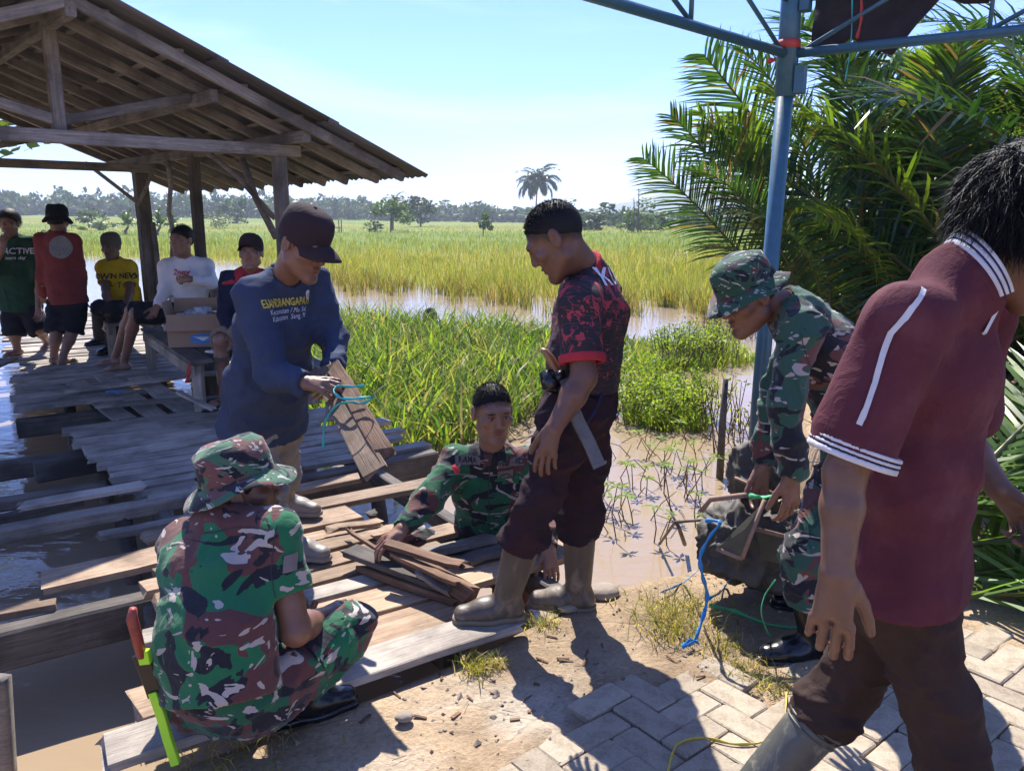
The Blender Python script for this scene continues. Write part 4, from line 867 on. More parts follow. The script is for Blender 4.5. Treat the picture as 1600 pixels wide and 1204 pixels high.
# loose boards lying on the deck
LB = [((W(4.50, -.02, DZ + .05)), W(4.50, .58, DZ + .055), .11, 'wood_grey', 'short loose board on the far edge beam at the left'),
      (W(4.30, .78, DZ + .03), W(4.26, 1.18, DZ + .03), .14, 'wood_grey', 'short wide loose board beside the squatting soldier hat'),
      (G(150, 634, DZ + .03), G(304, 622, DZ + .035), .10, 'wood_grey', 'split grey loose board lying before the bench feet'),
      (G(118, 596, DZ + .02), G(205, 662, -.02), .16, 'wood_grey', 'loose grey board laid lengthwise left of its neighbour'),
      (G(160, 586, DZ + .02), G(252, 656, -.01), .16, 'wood_grey', 'middle one of three boards laid lengthwise over the gap'),
      (G(215, 588, DZ + .02), G(302, 648, -.01), .18, 'wood_grey', 'rightmost of three boards laid lengthwise over the gap'),
      (G(95, 612, DZ + .045), G(310, 586, DZ + .05), .10, 'wood_grey', 'long narrow board crossing the deck in front of the bare foot'),
      (G(278, 612, DZ + .10), G(335, 640, DZ + .09), .05, 'wood_grey', 'grey board on edge between the bench legs'),
      (G(-60, 590, DZ + .03), G(16, 560, DZ + .05), .2, 'wood_dark', 'dark board end at the left picture edge')]
for (a, b, w_, mt, lab) in LB: tag(timber('loose_board', a, b, w_, .022, M[mt], None, .02, 4, .003, chip=.05), lab, 'board', 'loose boards on the deck')
# old timbers in the water on the left
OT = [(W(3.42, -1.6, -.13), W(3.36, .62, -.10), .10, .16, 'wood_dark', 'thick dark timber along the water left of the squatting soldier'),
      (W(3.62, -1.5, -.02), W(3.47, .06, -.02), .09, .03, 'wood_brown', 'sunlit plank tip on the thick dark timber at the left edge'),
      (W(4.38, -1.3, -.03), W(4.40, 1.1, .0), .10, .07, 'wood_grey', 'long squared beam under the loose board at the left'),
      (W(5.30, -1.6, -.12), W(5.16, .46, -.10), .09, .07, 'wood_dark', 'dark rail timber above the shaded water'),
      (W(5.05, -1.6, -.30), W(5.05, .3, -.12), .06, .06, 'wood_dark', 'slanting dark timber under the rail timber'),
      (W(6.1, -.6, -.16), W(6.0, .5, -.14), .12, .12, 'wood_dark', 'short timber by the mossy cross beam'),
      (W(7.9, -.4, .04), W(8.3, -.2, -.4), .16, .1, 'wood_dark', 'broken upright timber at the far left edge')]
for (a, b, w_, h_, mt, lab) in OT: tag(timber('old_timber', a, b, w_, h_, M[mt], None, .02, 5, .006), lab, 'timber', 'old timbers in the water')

# pile of broken planks on the deck
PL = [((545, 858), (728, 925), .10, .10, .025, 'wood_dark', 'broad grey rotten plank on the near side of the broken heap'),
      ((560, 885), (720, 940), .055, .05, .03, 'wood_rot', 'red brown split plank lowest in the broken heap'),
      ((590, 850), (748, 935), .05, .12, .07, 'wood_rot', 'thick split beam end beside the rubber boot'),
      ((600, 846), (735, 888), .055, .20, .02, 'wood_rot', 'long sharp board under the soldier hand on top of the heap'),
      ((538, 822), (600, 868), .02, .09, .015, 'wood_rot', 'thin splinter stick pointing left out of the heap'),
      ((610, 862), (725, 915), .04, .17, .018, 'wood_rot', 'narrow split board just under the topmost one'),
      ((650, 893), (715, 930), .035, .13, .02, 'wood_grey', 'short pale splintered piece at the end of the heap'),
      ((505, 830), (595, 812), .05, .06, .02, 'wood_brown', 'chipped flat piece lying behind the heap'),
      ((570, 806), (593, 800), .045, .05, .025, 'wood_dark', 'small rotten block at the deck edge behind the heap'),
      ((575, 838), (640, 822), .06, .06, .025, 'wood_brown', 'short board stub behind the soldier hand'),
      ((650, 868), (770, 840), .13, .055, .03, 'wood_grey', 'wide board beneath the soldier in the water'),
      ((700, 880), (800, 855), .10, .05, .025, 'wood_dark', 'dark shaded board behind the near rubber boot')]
for (p0, p1, w_, z_, th, mt, lab) in PL: tag(timber('broken_plank', G(*p0, z_), G(*p1, z_ - (.03 if z_ > .08 else 0)), w_, th, M[mt], None, .02, 4, .004, chip=.06, up=nrm((random.gauss(0, .15), random.gauss(0, .15), 1))), lab, 'plank', 'broken planks heaped on the deck')
# planks held by the man in blue, tied with raffia
HP = [(A(500, 572, 3.20), A(592, 746, 2.52), .09, 'wood_brown', 'wide plank held in front, lower one of the tied bundle', 0), (A(517, 572, 3.18), A(609, 730, 2.56), .062, 'wood_rot', 'split plank held on top of the tied bundle', .022), (A(512, 575, 3.18), A(580, 680, 2.88), .045, 'wood_rot', 'short split lath uppermost in the tied bundle', .042)]
for (a, b, w_, mt, lab, dz) in HP: tag(timber('held_plank', a + [0, 0, dz], b + [0, 0, dz], w_, .02, M[mt], None, .02, 5, .003, chip=.09, up=nrm((-.35, -.55, .75))), lab, 'plank', 'planks carried by the man in blue')
def ribbon(P, w_, mat, name, lab=None, parent=None, cat='string', twist=.5, th=.0007):
    P = [np.asarray(p, float) for p in P]; Q2 = []
    for i in range(len(P) - 1):      # smooth
        p0, p1, p2, p3 = P[max(i - 1, 0)], P[i], P[i + 1], P[min(i + 2, len(P) - 1)]
        for k in range(6):
            t = k / 6; Q2.append(.5 * ((2 * p1) + (-p0 + p2) * t + (2 * p0 - 5 * p1 + 4 * p2 - p3) * t * t + (-p0 + 3 * p1 - 3 * p2 + p3) * t ** 3))
    Q2.append(P[-1]); V, F = [], []
    for i, p in enumerate(Q2):
        d = nrm(Q2[min(i + 1, len(Q2) - 1)] - Q2[max(i - 1, 0)]); a = i * twist * .35; s = nrm(np.cross(d, [math.sin(a) * .6, -1, .35 * math.cos(a)])); n = np.cross(s, d); wv = w_ * (.75 + .25 * math.sin(i * 1.3))
        V += [p - s * wv - n * th, p + s * wv - n * th, p + s * wv + n * th, p - s * wv + n * th]
    for i in range(len(Q2) - 1):
        for k in range(4): F.append((4 * i + k, 4 * i + (k + 1) % 4, 4 * i + 4 + (k + 1) % 4, 4 * i + 4 + k))
    F += [(0, 3, 2, 1), tuple(len(V) - 4 + k for k in range(4))]
    o = mk(name, V, F, mat, parent, True)
    if lab: tag(o, lab, cat)
    return o
ribbon([A(505, 700, 2.9), A(508, 660, 2.9), A(525, 635, 2.88), A(545, 628, 2.84), A(566, 630, 2.82), A(582, 620, 2.8), A(560, 622, 2.78), A(535, 622, 2.8), A(522, 612, 2.86), A(528, 603, 2.9), A(548, 604, 2.9), A(570, 602, 2.88)], .006, M['rope_t'], 'raffia_string', 'turquoise raffia string tied round the held planks')

# ------------------------------------------------------------------ shelter
AP = np.array([-.683, .73, 0]); SPV = np.array([.73, .683, 0]); Cp = np.array([-1.82, 6.4, 0])
def S(n, m, z): return Cp + AP * n + SPV * m + np.array([0, 0, z])          # n back along the ridge, m across (0 at the right posts)
HALF = 1.53; RIDGE = 2.80; SL = .96 / 2.41
def roofz(m): return RIDGE - abs(m + HALF) * SL
shel = empty('wooden_shelter', S(0, -HALF, 0), 'open wooden shelter with a sagging dark gable roof on posts', 'shelter')
random.seed(4)
for (n, m, w_) in ((0, 0, .095), (1.66, -.02, .088), (3.15, .0, .13), (0, -3.06, .1), (1.6, -3.06, .1), (3.15, -3.06, .1)):
    timber('post', S(n, m, -1.0), S(n + random.gauss(0, .02), m, 2.06), w_, w_, M['wood_dark' if n else 'wood_roof'], shel, .005, 5, .004, up=SPV)
timber('post', S(3.1, .07, .35), S(3.1, .06, 1.45), .07, .06, M['wood_dark'], shel, .01, 3, .004, up=SPV)
for n in (0, 3.15):
    timber('tie_beam', S(n - .06, -3.4, 2.01), S(n - .06, .14, 2.01), .055, .085, M['wood_roof'], shel, .005, 4, .004)
    timber('king_post', S(n, -HALF, 2.05), S(n, -HALF, RIDGE - .12), .07, .08, M['wood_roof'], shel, .005, 2, .003, up=SPV)
    for sg in (-1, 1): timber('strut', S(n, -HALF + .03 * sg, 2.12), S(n, -HALF + .86 * sg, roofz(-HALF + .86) - .12), .05, .065, M['wood_roof'], shel, .005, 2, .003)
timber('ridge_beam', S(-.52, -HALF, RIDGE - .10), S(4.2, -HALF, RIDGE - .10), .06, .09, M['wood_roof'], shel, .004, 3, .004)
for m in (-HALF + .9, -HALF - .9): timber('purlin', S(-.35, m, roofz(m) - .12), S(4.1, m, roofz(m) - .12), .05, .08, M['wood_roof'], shel, .004, 3, .004)
for m in (0, -3.06): timber('wall_plate', S(-.45, m, 2.09), S(4.1, m, 2.09), .07, .085, M['wood_roof'], shel, .004, 3, .004)
n = -.50
while n < 4.25:
    for sg in (-1, 1):
        mo = -HALF + sg * 2.36; timber('rafter', S(n, -HALF, RIDGE - .045), S(n + random.gauss(0, .03), mo, roofz(mo) - .045), .045, .07, M['wood_roof'], shel, .004, 3, .004)
    n += .42
for sg in (-1, 1):       # battens under the sheets
    for k in range(6):
        m = -HALF + sg * (.2 + .42 * k); timber('batten', S(-.5, m, roofz(m) + .0), S(4.25, m, roofz(m) + .0), .045, .022, M['wood_roof'], shel, .004, 4, .004)
# roof sheets: corrugated, lapped down the slope, ragged at the eaves
rs, t, b, o = newmat('old_roof_sheet'); v = coords(t); f = noise(t, v, 5, 6, .65); oi = t.nodes.new('ShaderNodeObjectInfo')
cl = mixc(t, f, (.055, .055, .06), (.14, .13, .13)); hs = N_(t, 'HueSaturation'); t.links.new(cl, hs.inputs['Color']); rm = N_(t, 'MapRange'); rm.inputs['To Min'].default_value = .7; rm.inputs['To Max'].default_value = 1.3; t.links.new(oi.outputs['Random'], rm.inputs[0]); t.links.new(rm.outputs[0], hs.inputs['Value'])
t.links.new(hs.outputs[0], b.inputs['Base Color']); b.inputs['Roughness'].default_value = .75; bump(t, b, noise(t, v, 40, 5), .5, .006)
for sg in (-1, 1):
    for col_ in range(6):
        for row in range(3):
            n0 = -.66 + col_ * .83; m0 = .0 + row * .80; m1 = min(m0 + .88, 2.47 + random.gauss(0, .015)); V, F = [], []; K = 26
            for i in range(K + 1):
                nn_ = n0 + (.88) * i / K; zw = .012 * math.cos(i / K * 2 * math.pi * 11)
                for (mm, zo) in ((m0, .030 - .006 * row + .008), (m1, .030 - .006 * row - .0 + (.012 if row < 2 else 0))):
                    rag = random.gauss(0, .006) if mm == m1 else 0
                    mmm = -HALF + sg * (mm + rag); V.append(S(nn_, mmm, RIDGE - (mm) * SL + zo + zw + .003 * (col_ % 2)))
            nv = len(V); V += [p + np.array([0, 0, -.006]) for p in V]
            for i in range(K): F += [(2 * i, 2 * i + 1, 2 * i + 3, 2 * i + 2), (nv + 2 * i, nv + 2 * i + 2, nv + 2 * i + 3, nv + 2 * i + 1), (2 * i + 1, nv + 2 * i + 1, nv + 2 * i + 3, 2 * i + 3), (2 * i, 2 * i + 2, nv + 2 * i + 2, nv + 2 * i)]
            F += [(0, nv, nv + 1, 1), (2 * K, 2 * K + 1, nv + 2 * K + 1, nv + 2 * K)]
            mk('roof_sheet', V, F, rs, shel, True)
V, F = [], []
for sg in (-1, 1): pass
timber('ridge_cap', S(-.66, -HALF, RIDGE + .055), S(4.3, -HALF, RIDGE + .055), .22, .02, rs, shel, .004, 4, .004)
# crooked poles and braces
for (P, r_) in (([A(262, 250, 7.6), A(267, 290, 7.6), A(264, 330, 7.6), A(271, 365, 7.6), A(268, 425, 7.6)], .022), ([A(133, 254, 8.4), A(180, 290, 8.5), A(216, 318, 8.6)], .02), ([A(240, 262, 8.5), A(228, 295, 8.55), A(214, 322, 8.6)], .02), ([A(322, 236, 6.6), A(370, 275, 6.7), A(430, 342, 6.8)], .022), ([A(378, 248, 6.9), A(400, 310, 6.85), A(432, 372, 6.8)], .03)):
    V, F = tube(P, r_, 7); mk('brace_pole', V, F, M['wood_roof'], shel)
# benches
def bench(name, t0, t1, u0, u1, z, lab, legs, back=None):
    r_ = empty(name, W((t0 + t1) / 2, (u0 + u1) / 2, 0), lab, 'bench', 'benches of the shelter'); nb = 3; dw = (u1 - u0) / nb
    for k in range(nb): timber('seat_plank', W(t0, u0 + dw * (k + .5), z), W(t1, u0 + dw * (k + .5), z + random.gauss(0, .004)), dw - .012, .028, M['wood_dark'], r_, .01, 3, .003)
    timber('apron', W(t0 + .03, u0 + .03, z - .07), W(t1 - .03, u0 + .03, z - .07), .03, .09, M['wood_grey'], r_); timber('apron', W(t0 + .03, u1 - .03, z - .07), W(t1 - .03, u1 - .03, z - .07), .03, .09, M['wood_grey'], r_)
    for (tl, ul) in legs: timber('leg', W(tl, ul, DZ), W(tl, ul, z - .02), .075, .075, M['wood_grey'], r_, .004, 2, .002, up=(1, 0, 0))
    if back:
        for zz_ in back: timber('back_rail', W(t0 + .2, u1 + .12, zz_), W(t1 + 1.1, u1 + .05, zz_ + .01), .025, .16, M['wood_grey'], r_, .01, 3, .003)
        for tb in (t0 + .5, t1 + .1): timber('back_post', W(tb, u1 + .09, DZ), W(tb, u1 + .09, max(back) + .2), .05, .05, M['wood_dark'], r_, .004, 2, .002, up=(1, 0, 0))
bench('plank_bench', 6.22, 8.42, 1.18, 1.72, .43, 'dark plank bench under the cardboard box with a back rail', [(6.32, 1.26), (8.32, 1.24), (6.32, 1.66), (8.32, 1.66), (7.3, 1.66)], (.80,))
bench('plank_bench', 9.05, 10.6, .95, 1.4, .42, 'low dark plank bench under the man in yellow', [(9.15, 1.0), (10.5, 1.0), (9.15, 1.36), (10.5, 1.36)])
bench('plank_bench', 5.55, 6.15, 1.62, 2.1, .40, 'short bench under the smiling man behind the blue shirt', [(5.6, 1.68), (6.1, 1.68), (5.6, 2.05), (6.1, 2.05)])
# cardboard box with cups
bx = W(7.0, 1.45, .447); ex = nrm(np.array([.95, .18, 0])); ey = np.array([-ex[1], ex[0], 0]); ez = np.array([0, 0, 1.]); bw, bd, bh = .235, .15, .13
box = empty('cardboard_box', bx, 'open cardboard box full of plastic water cups on the bench', 'box')
for (c_, ax_, hf, nm) in ((bx + ez * .006, (ex, ey, ez), (bw, bd, .004), 'bottom'), (bx - ey * bd + ez * bh, (ex, ey, ez), (bw, .003, bh), 'side'), (bx + ey * bd + ez * bh, (ex, ey, ez), (bw, .003, bh), 'side'), (bx - ex * bw + ez * bh, (ex, ey, ez), (.003, bd - .004, bh), 'side'), (bx + ex * bw + ez * bh, (ex, ey, ez), (.003, bd - .004, bh), 'side'),
                          (bx - ey * (bd + .035) + ez * (2 * bh - .05), (ex, nrm(ey + ez * .5), nrm(ez - ey * -.5)), (bw * .98, .003, .07), 'flap'), (bx - ex * (bw + .012) + ez * (2 * bh + .055), (nrm(ex + ez * .2), ey, nrm(ez - ex * .2)), (.003, bd, .06), 'flap'), (bx + ey * (bd + .02) + ez * (2 * bh + .06), (ex, nrm(ey - ez * .3), nrm(ez + ey * .3)), (bw, .003, .06), 'flap')):
    V, F = boxf(c_, ax_, hf); mk(nm, V, F, M['card'], box, False)
V, F = [], []
th = np.linspace(0, 2 * math.pi, 25)[:-1]; V = [bx - ey * (bd + .0045) + ex * (.04 + .105 * math.cos(a)) + ez * (.07 + .045 * math.sin(a)) for a in th]; mk('logo', V, [tuple(range(24))], M['logo_b'], box, False)
V = [bx - ey * (bd + .006) + ex * (.04 + .07 * math.cos(a) + .02 * math.sin(2 * a)) + ez * (.075 + .012 * math.sin(a) + .01 * math.cos(2 * a)) for a in th]; mk('logo', V, [tuple(range(24))], M['paper'], box, False)
random.seed(8)
def cup_geo(c_, r0, r1, h_, tilt=(0, 0)):
    V, F = lathe([(.001, 0), (r0, 0), (r1, h_), (r1 * .93, h_), (r0 * .9, .004), (.001, .004)], 12); V = V + np.column_stack([V[:, 2] * tilt[0], V[:, 2] * tilt[1], 0 * V[:, 2]]); return V + c_, F
for i in range(14):
    c_ = bx + ex * random.uniform(-.17, .18) + ey * random.uniform(-.09, .09) + ez * (.17 + random.uniform(0, .07)); V, F = cup_geo(c_, .022, .034, .08, (random.gauss(0, .5), random.gauss(0, .5)))
    o = mk('plastic_cup', V, F, M['foil']); tag(o, 'clear plastic water cup packed in the cardboard box', 'cup', 'water cups in the box')
V, F = cup_geo(W(8.02, 1.35, .447), .026, .036, .095); tag(mk('plastic_cup', V, F, M['cup']), 'single clear plastic cup standing on the bench left of the box', 'cup')
f = Field(); pc = W(6.45, 1.4, .455)
for k in range(6): f.ell(pc + [random.gauss(0, .03), random.gauss(0, .02), random.uniform(0, .02)], (.03, .022, .012), k=.01)
V, Q_ = f.mesh(.007); tag(mk('tissue', V, Q_, M['paper']), 'crumpled white tissue on the near end of the bench', 'tissue')
ribbon([W(6.25, 1.2, .44), W(6.2, 1.17, .36), W(6.22, 1.16, .28)], .02, M['ribbon_r'], 'red_rag', 'red rag tied to the near bench leg', cat='rag')
V, F = boxf(G(178, 611, DZ + .052), (nrm([1, .3, 0]), nrm([-.3, 1, 0]), (0, 0, 1)), (.06, .035, .004)); tag(mk('snack_wrapper', V, F, M['logo_b'], None, False), 'small blue and white wrapper on the loose boards', 'wrapper')

# ------------------------------------------------------------------ tent frame
JP = A(1231, 85, 3.3); Z0 = JP[2]; d1 = nrm([-.80, -.78, 0]); d2 = nrm([.85, -.53, 0]); UP = np.array([0, 0, 1.])
tent = empty('party_tent', (JP[0], JP[1], -.02), 'blue steel party tent frame with a folded dark tarpaulin', 'tent')
for d, ln in ((None, 0), (d1, 3.2), (d2, 3.2)):
    p = JP + (d * ln if d is not None else 0); V, F = tube([(p[0] - .035, p[1], -.1), (p[0], p[1], Z0 - .1)], .033, 16); mk('pole', V, F, M['steel'], tent); V, F = tube([(p[0], p[1], Z0 - .16), (p[0], p[1], Z0 + .46)], .040, 16); mk('pole_sleeve', V, F, M['steel'], tent)
for zz_ in (-.10, .20):
    V, F = boxf(JP + d2 * .055 + UP * zz_, (d2, np.cross(UP, d2), UP), (.018, .028, .05)); mk('bracket', V, F, M['steel'], tent, False)
for d in (d1, d2):
    s = np.cross(UP, d)
    V, F = tube([JP + d * .03, JP + d * 3.17], .0185, 10); mk('chord', V, F, M['steel'], tent); V, F = tube([JP + d * .03 + UP * .34, JP + d * 3.17 + UP * .34], .0185, 10); mk('chord', V, F, M['steel'], tent)
    V, F = tube([JP + d * .03 + UP * .19, JP + d * 3.17 + UP * .19], .007, 6); mk('web_bar', V, F, M['steel'], tent)
    for k in range(5):
        a = .06 + k * .62; V, F = tube([JP + d * a + UP * .01, JP + d * (a + .62) + UP * .33], .0085, 6); mk('web_bar', V, F, M['steel'], tent); V, F = tube([JP + d * (a + .62) + UP * .0, JP + d * (a + .62) + UP * .34], .0085, 6); mk('web_bar', V, F, M['steel'], tent)
# tarpaulin rolled over the right truss
V, F = [], []; NU, NV = 40, 14
for i in range(NU + 1):
    s_ = .06 + 3.0 * i / NU; hang = .05 + .05 * math.sin(i * .55) + .05 * math.sin(i * 1.7 + 1) - .10 * min(1, max(0, (s_ - .25) / .7))
    for j in range(NV + 1):
        q = j / NV; ang = q * 2.6; off = .05 + .05 * math.sin(ang) + .012 * math.sin(i * 1.9 + j); zz_ = .43 - (q * (hang + .32)) + .012 * math.sin(i * .9 + j * .6)
        V.append(JP + d2 * s_ + np.cross(UP, d2) * (off + .03) + UP * zz_)
ii_ = np.arange(len(V)).reshape(NU + 1, NV + 1); Qt = np.stack([ii_[:-1, :-1], ii_[1:, :-1], ii_[1:, 1:], ii_[:-1, 1:]], -1).reshape(-1, 4)
V = np.array(V); nv = len(V); V2 = V + np.cross(UP, d2) * .02; rim = [(a, b_, b_ + nv, a + nv) for a, b_ in zip(ii_[:-1, NV], ii_[1:, NV])] + [(a, b_, b_ + nv, a + nv) for a, b_ in zip(ii_[0, :-1], ii_[0, 1:])]
mk('tarpaulin', np.concatenate([V, V2]), [Qt, Qt[:, ::-1] + nv, np.array(rim)], M['tarp'], tent)
# roof cloth rising over the camera's right
Vr = [JP + UP * .45 + d2 * .1, JP + d2 * 3.2 + UP * .45, JP + d2 * 3.2 + d1 * 3.0 + UP * .45, JP + d1 * 1.6 + d2 * 1.6 + UP * 1.1]
for (P, w_, mt, lab) in (([JP + d1 * .02 + UP * .05, JP + d1 * .06 - d2 * .045 + UP * .02, JP + d1 * .10 - UP * .03, JP + d1 * .16 - UP * .045], .012, 'ribbon_r', 'red ribbon tied round the tent pole joint'), ([JP + d1 * .36 + UP * .42, JP + d1 * .39 + UP * .30, JP + d1 * .37 + UP * .22], .008, 'ribbon_r', 'short red ribbon end hanging from the left truss'), ([JP + d2 * .24 + UP * .24, JP + d2 * .26 + UP * .12, JP + d2 * .25 + UP * .03], .010, 'ribbon_r', 'red ribbon hanging from the tarpaulin'), ([JP + d2 * .22 + UP * .2, JP + d2 * .23 + UP * .02, JP + d2 * .22 - UP * .12], .003, 'rope_t', 'thin turquoise string hanging below the tarpaulin')):
    ribbon(P, w_, M[mt], 'tie_ribbon', lab, cat='ribbon')
V, F = tube([JP + UP * .02, JP + UP * .05], .046, 14); mk('joint_tape', V, F, M['ribbon_r'], tent)

# ------------------------------------------------------------------ bag, ropes
random.seed(12)
f = Field(); bc = A(1190, 850, 2.95)
f.ell(A(1205, 850, 2.95), (.25, .20, .15), k=.05); f.ell(A(1150, 840, 2.9), (.12, .16, .13), k=.08); f.ell(A(1235, 860, 3.0), (.16, .18, .13), k=.08)
f.cut((0, 0, .03), (0, 0, -1)); V, Q_ = f.mesh(.012); V = folds(V, Q_, .045, (9, 9, 15), 2); bag = empty('woven_bag', bc * [1, 1, 0], 'slumped black woven plastic bag with tan bound edges', 'bag'); mk('body', V, Q_, M['bag'], bag)
f = Field(); f.ell(A(1195, 745, 3.1), (.13, .12, .10), k=.04); f.ell(A(1165, 735, 3.12), (.05, .1, .11), k=.05); V, Q_ = f.mesh(.012); V = folds(V, Q_, .036, (10, 10, 14), 5); mk('rolled_top', V, Q_, M['bag'], bag)
def flap(pts, mat, name, parent, th=.006, edge=None):
    pts = [np.asarray(p, float) for p in pts]; c_ = np.mean(pts, 0); n = nrm(np.cross(pts[1] - pts[0], pts[2] - pts[0])); n = n if n[1] < 0 else -n; k = len(pts)
    V = [p + n * th for p in pts] + [p - n * th for p in pts] + [c_ + n * (th + .012), c_ - n * (th - .012)]; F = [(i, (i + 1) % k, 2 * k) for i in range(k)] + [((i + 1) % k + k, i + k, 2 * k + 1) for i in range(k)] + [(i, i + k, (i + 1) % k + k, (i + 1) % k) for i in range(k)]
    o = mk(name, V, F, mat, parent, False)
    if edge:
        for (i, j) in edge: tv, tf = tube([pts[i] + n * th, lerp(pts[i], pts[j], .5) + n * (th + .004) , pts[j] + n * th], .009, 6, q=.5, side=n); mk('binding', tv, tf, M['bag_edge'], parent)
flap([A(1188, 790, 2.66), A(1120, 856, 2.68), A(1160, 872, 2.64), A(1195, 780, 2.66)], M['bag_in'], 'flap', bag, edge=[(1, 2), (2, 3)])
flap([A(1150, 745, 2.95), A(1210, 770, 2.82), A(1220, 800, 2.85), A(1152, 775, 2.95)], M['bag_in'], 'flap', bag, edge=[(0, 1)])
flap([A(1180, 825, 2.72), A(1262, 845, 2.72), A(1255, 890, 2.72), A(1190, 872, 2.7)], M['bag_in'], 'flap', bag, edge=[(0, 1)])
for P in ([A(1097, 797, 2.8), A(1110, 780, 2.76), A(1150, 775, 2.76), A(1175, 772, 2.75)],):
    tv, tf = tube(P, .011, 6); mk('binding', tv, tf, M['bag_edge'], bag)
g0 = lambda px, py: G(px, py, .012)
ribbon([A(1102, 813, 2.66), A(1125, 816, 2.63), A(1108, 840, 2.62), A(1094, 870, 2.62), A(1098, 900, 2.64), A(1105, 930, 2.68), A(1098, 965, 2.66), g0(1085, 1000), g0(1072, 1008)], .009, M['rope_b'], 'blue_raffia', 'blue raffia strip hanging from the bag down to the grass')
ribbon([A(1094, 888, 2.66), g0(1070, 908), g0(1050, 918), g0(1032, 925)], .007, M['rope_b'], 'blue_raffia', 'blue raffia end stretched left over the yellow grass')
ribbon([A(1106, 935, 2.68), g0(1125, 925), g0(1135, 912), A(1140, 905, 2.75)], .008, M['rope_b'], 'blue_raffia', 'blue raffia loop on the sand under the bag')
ribbon([g0(1066, 1011), g0(1078, 1000), g0(1092, 1004)], .010, M['rope_b'], 'blue_raffia', 'frayed blue raffia knot lying on the sand')
ribbon([A(1170, 775, 2.68), A(1195, 776, 2.62), A(1212, 772, 2.56)], .012, M['rope_g'], 'green_raffia', 'bright green strap gripped over the bag')
ribbon([g0(1108, 945), g0(1150, 955), g0(1190, 972), g0(1240, 980), g0(1260, 960)], .010, M['rope_g'], 'green_raffia', 'green raffia lying in the soldier shadow')
ribbon([A(1212, 905, 2.5), A(1195, 930, 2.48), A(1190, 960, 2.45), g0(1205, 1000)], .003, M['rope_g'], 'green_raffia', 'thin green string between bag and black boot')
ribbon([g0(1042, 1215), g0(1050, 1180), g0(1062, 1160), g0(1100, 1152), g0(1150, 1162), g0(1200, 1155), g0(1225, 1120), g0(1228, 1080)], .0055, M['rope_y'], 'yellow_raffia', 'yellow raffia string lying across the pavers', twist=.2)

# ------------------------------------------------------------------ people
def frame(fwd, up):
    f = nrm(fwd); u = nrm(np.asarray(up, float) - f * np.dot(up, f)); r = np.cross(f, u); return np.stack([r, f, u], 1)
def head_field(F, c, Mh, s, neck, fine=True):
    T = lambda x, y, z: c + Mh @ (np.array([x, y, z]) * s)
    F.cone(T(0, -.02, -.04), neck, .052 * s, .058, k=.02)
    F.ell(T(0, -.016, .030), np.array([.077, .097, .088]) * s, Mh, .02)
    F.ell(T(0, .028, -.038), np.array([.060, .066, .084]) * s, Mh, .03)
    for sx in (-1, 1):
        F.cone(T(.050 * sx, .0, -.062), T(.012 * sx, .074, -.100), .020 * s, .018 * s, .025)
        F.ell(T(.046 * sx, .058, -.016), np.array([.024, .026, .02]) * s, Mh, .02)
    F.ell(T(0, .083, -.100), np.array([.022, .018, .017]) * s, Mh, .02)
    F.cone(T(-.036, .080, .030), T(.036, .080, .030), .013 * s, .013 * s, .018)
    for sx in (-1, 1):
        F.ell(T(.031 * sx, .100, .008), np.array([.018, .013, .011]) * s, Mh, .010, 'sub')
        F.ell(T(.031 * sx, .079, .008), np.array([.014, .0125, .0115]) * s, Mh, .003)
    F.cone(T(0, .086, .022), T(0, .1045, -.020), .0085 * s, .0125 * s, .012)
    for sx in (-1, 1): F.ell(T(.0145 * sx, .094, -.026), np.array([.0095, .011, .008]) * s, Mh, .006)
    F.ell(T(0, .090, -.052), np.array([.027, .013, .007]) * s, Mh, .005); F.ell(T(0, .088, -.066), np.array([.023, .013, .008]) * s, Mh, .005)
    F.ell(T(0, .106, -.0585), np.array([.026, .010, .0022]) * s, Mh, .004, 'sub')
    for sx in (-1, 1):
        rot = Mh @ np.array([[1, 0, 0], [0, math.cos(.2), -math.sin(.2)], [0, math.sin(.2), math.cos(.2)]])
        F.ell(T(.080 * sx, -.012, .0), np.array([.010, .019, .033]) * s, rot, .006); F.ell(T(.090 * sx, -.006, .003), np.array([.008, .010, .018]) * s, rot, .006, 'sub')
def skin_col(V, base, c, Mh, s, fade=None):
    L_ = ((V - c) @ Mh) / s; col = np.tile(np.array(base), (len(V), 1)); near = np.linalg.norm(L_, axis=1) < .18
    def blob(p, r, tint, k=1.0):
        q = np.linalg.norm((L_ - np.array(p)) / np.array(r), axis=1); wt = (np.clip(1.35 - q, 0, .7) / .7 * k * near)[:, None]; return wt, np.array(tint)
    b = np.array(base)
    if fade is not None:
        nl_ = nrm([0, .6, -.8]); pdist = -((L_ - np.array([0, fade[0], fade[1]])) @ nl_); ear = np.abs(L_[:, 0]) > .0765
        wt = (sstep(-.012, .022, pdist + .02 * (fbm(V * 60, 2) - .5)) * near * ~ear * .93)[:, None]; col = col * (1 - wt) + np.array([.012, .010, .010]) * wt
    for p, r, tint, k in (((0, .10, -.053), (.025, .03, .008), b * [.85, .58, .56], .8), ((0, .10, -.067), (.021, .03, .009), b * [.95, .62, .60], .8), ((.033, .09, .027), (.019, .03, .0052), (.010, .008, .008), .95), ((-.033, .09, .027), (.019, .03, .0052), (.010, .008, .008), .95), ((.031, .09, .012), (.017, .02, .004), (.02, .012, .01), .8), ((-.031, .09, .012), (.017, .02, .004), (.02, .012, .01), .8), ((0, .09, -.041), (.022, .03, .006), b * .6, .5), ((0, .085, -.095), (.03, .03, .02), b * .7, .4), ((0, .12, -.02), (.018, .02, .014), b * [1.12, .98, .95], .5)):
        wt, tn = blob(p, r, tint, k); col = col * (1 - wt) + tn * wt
    return col
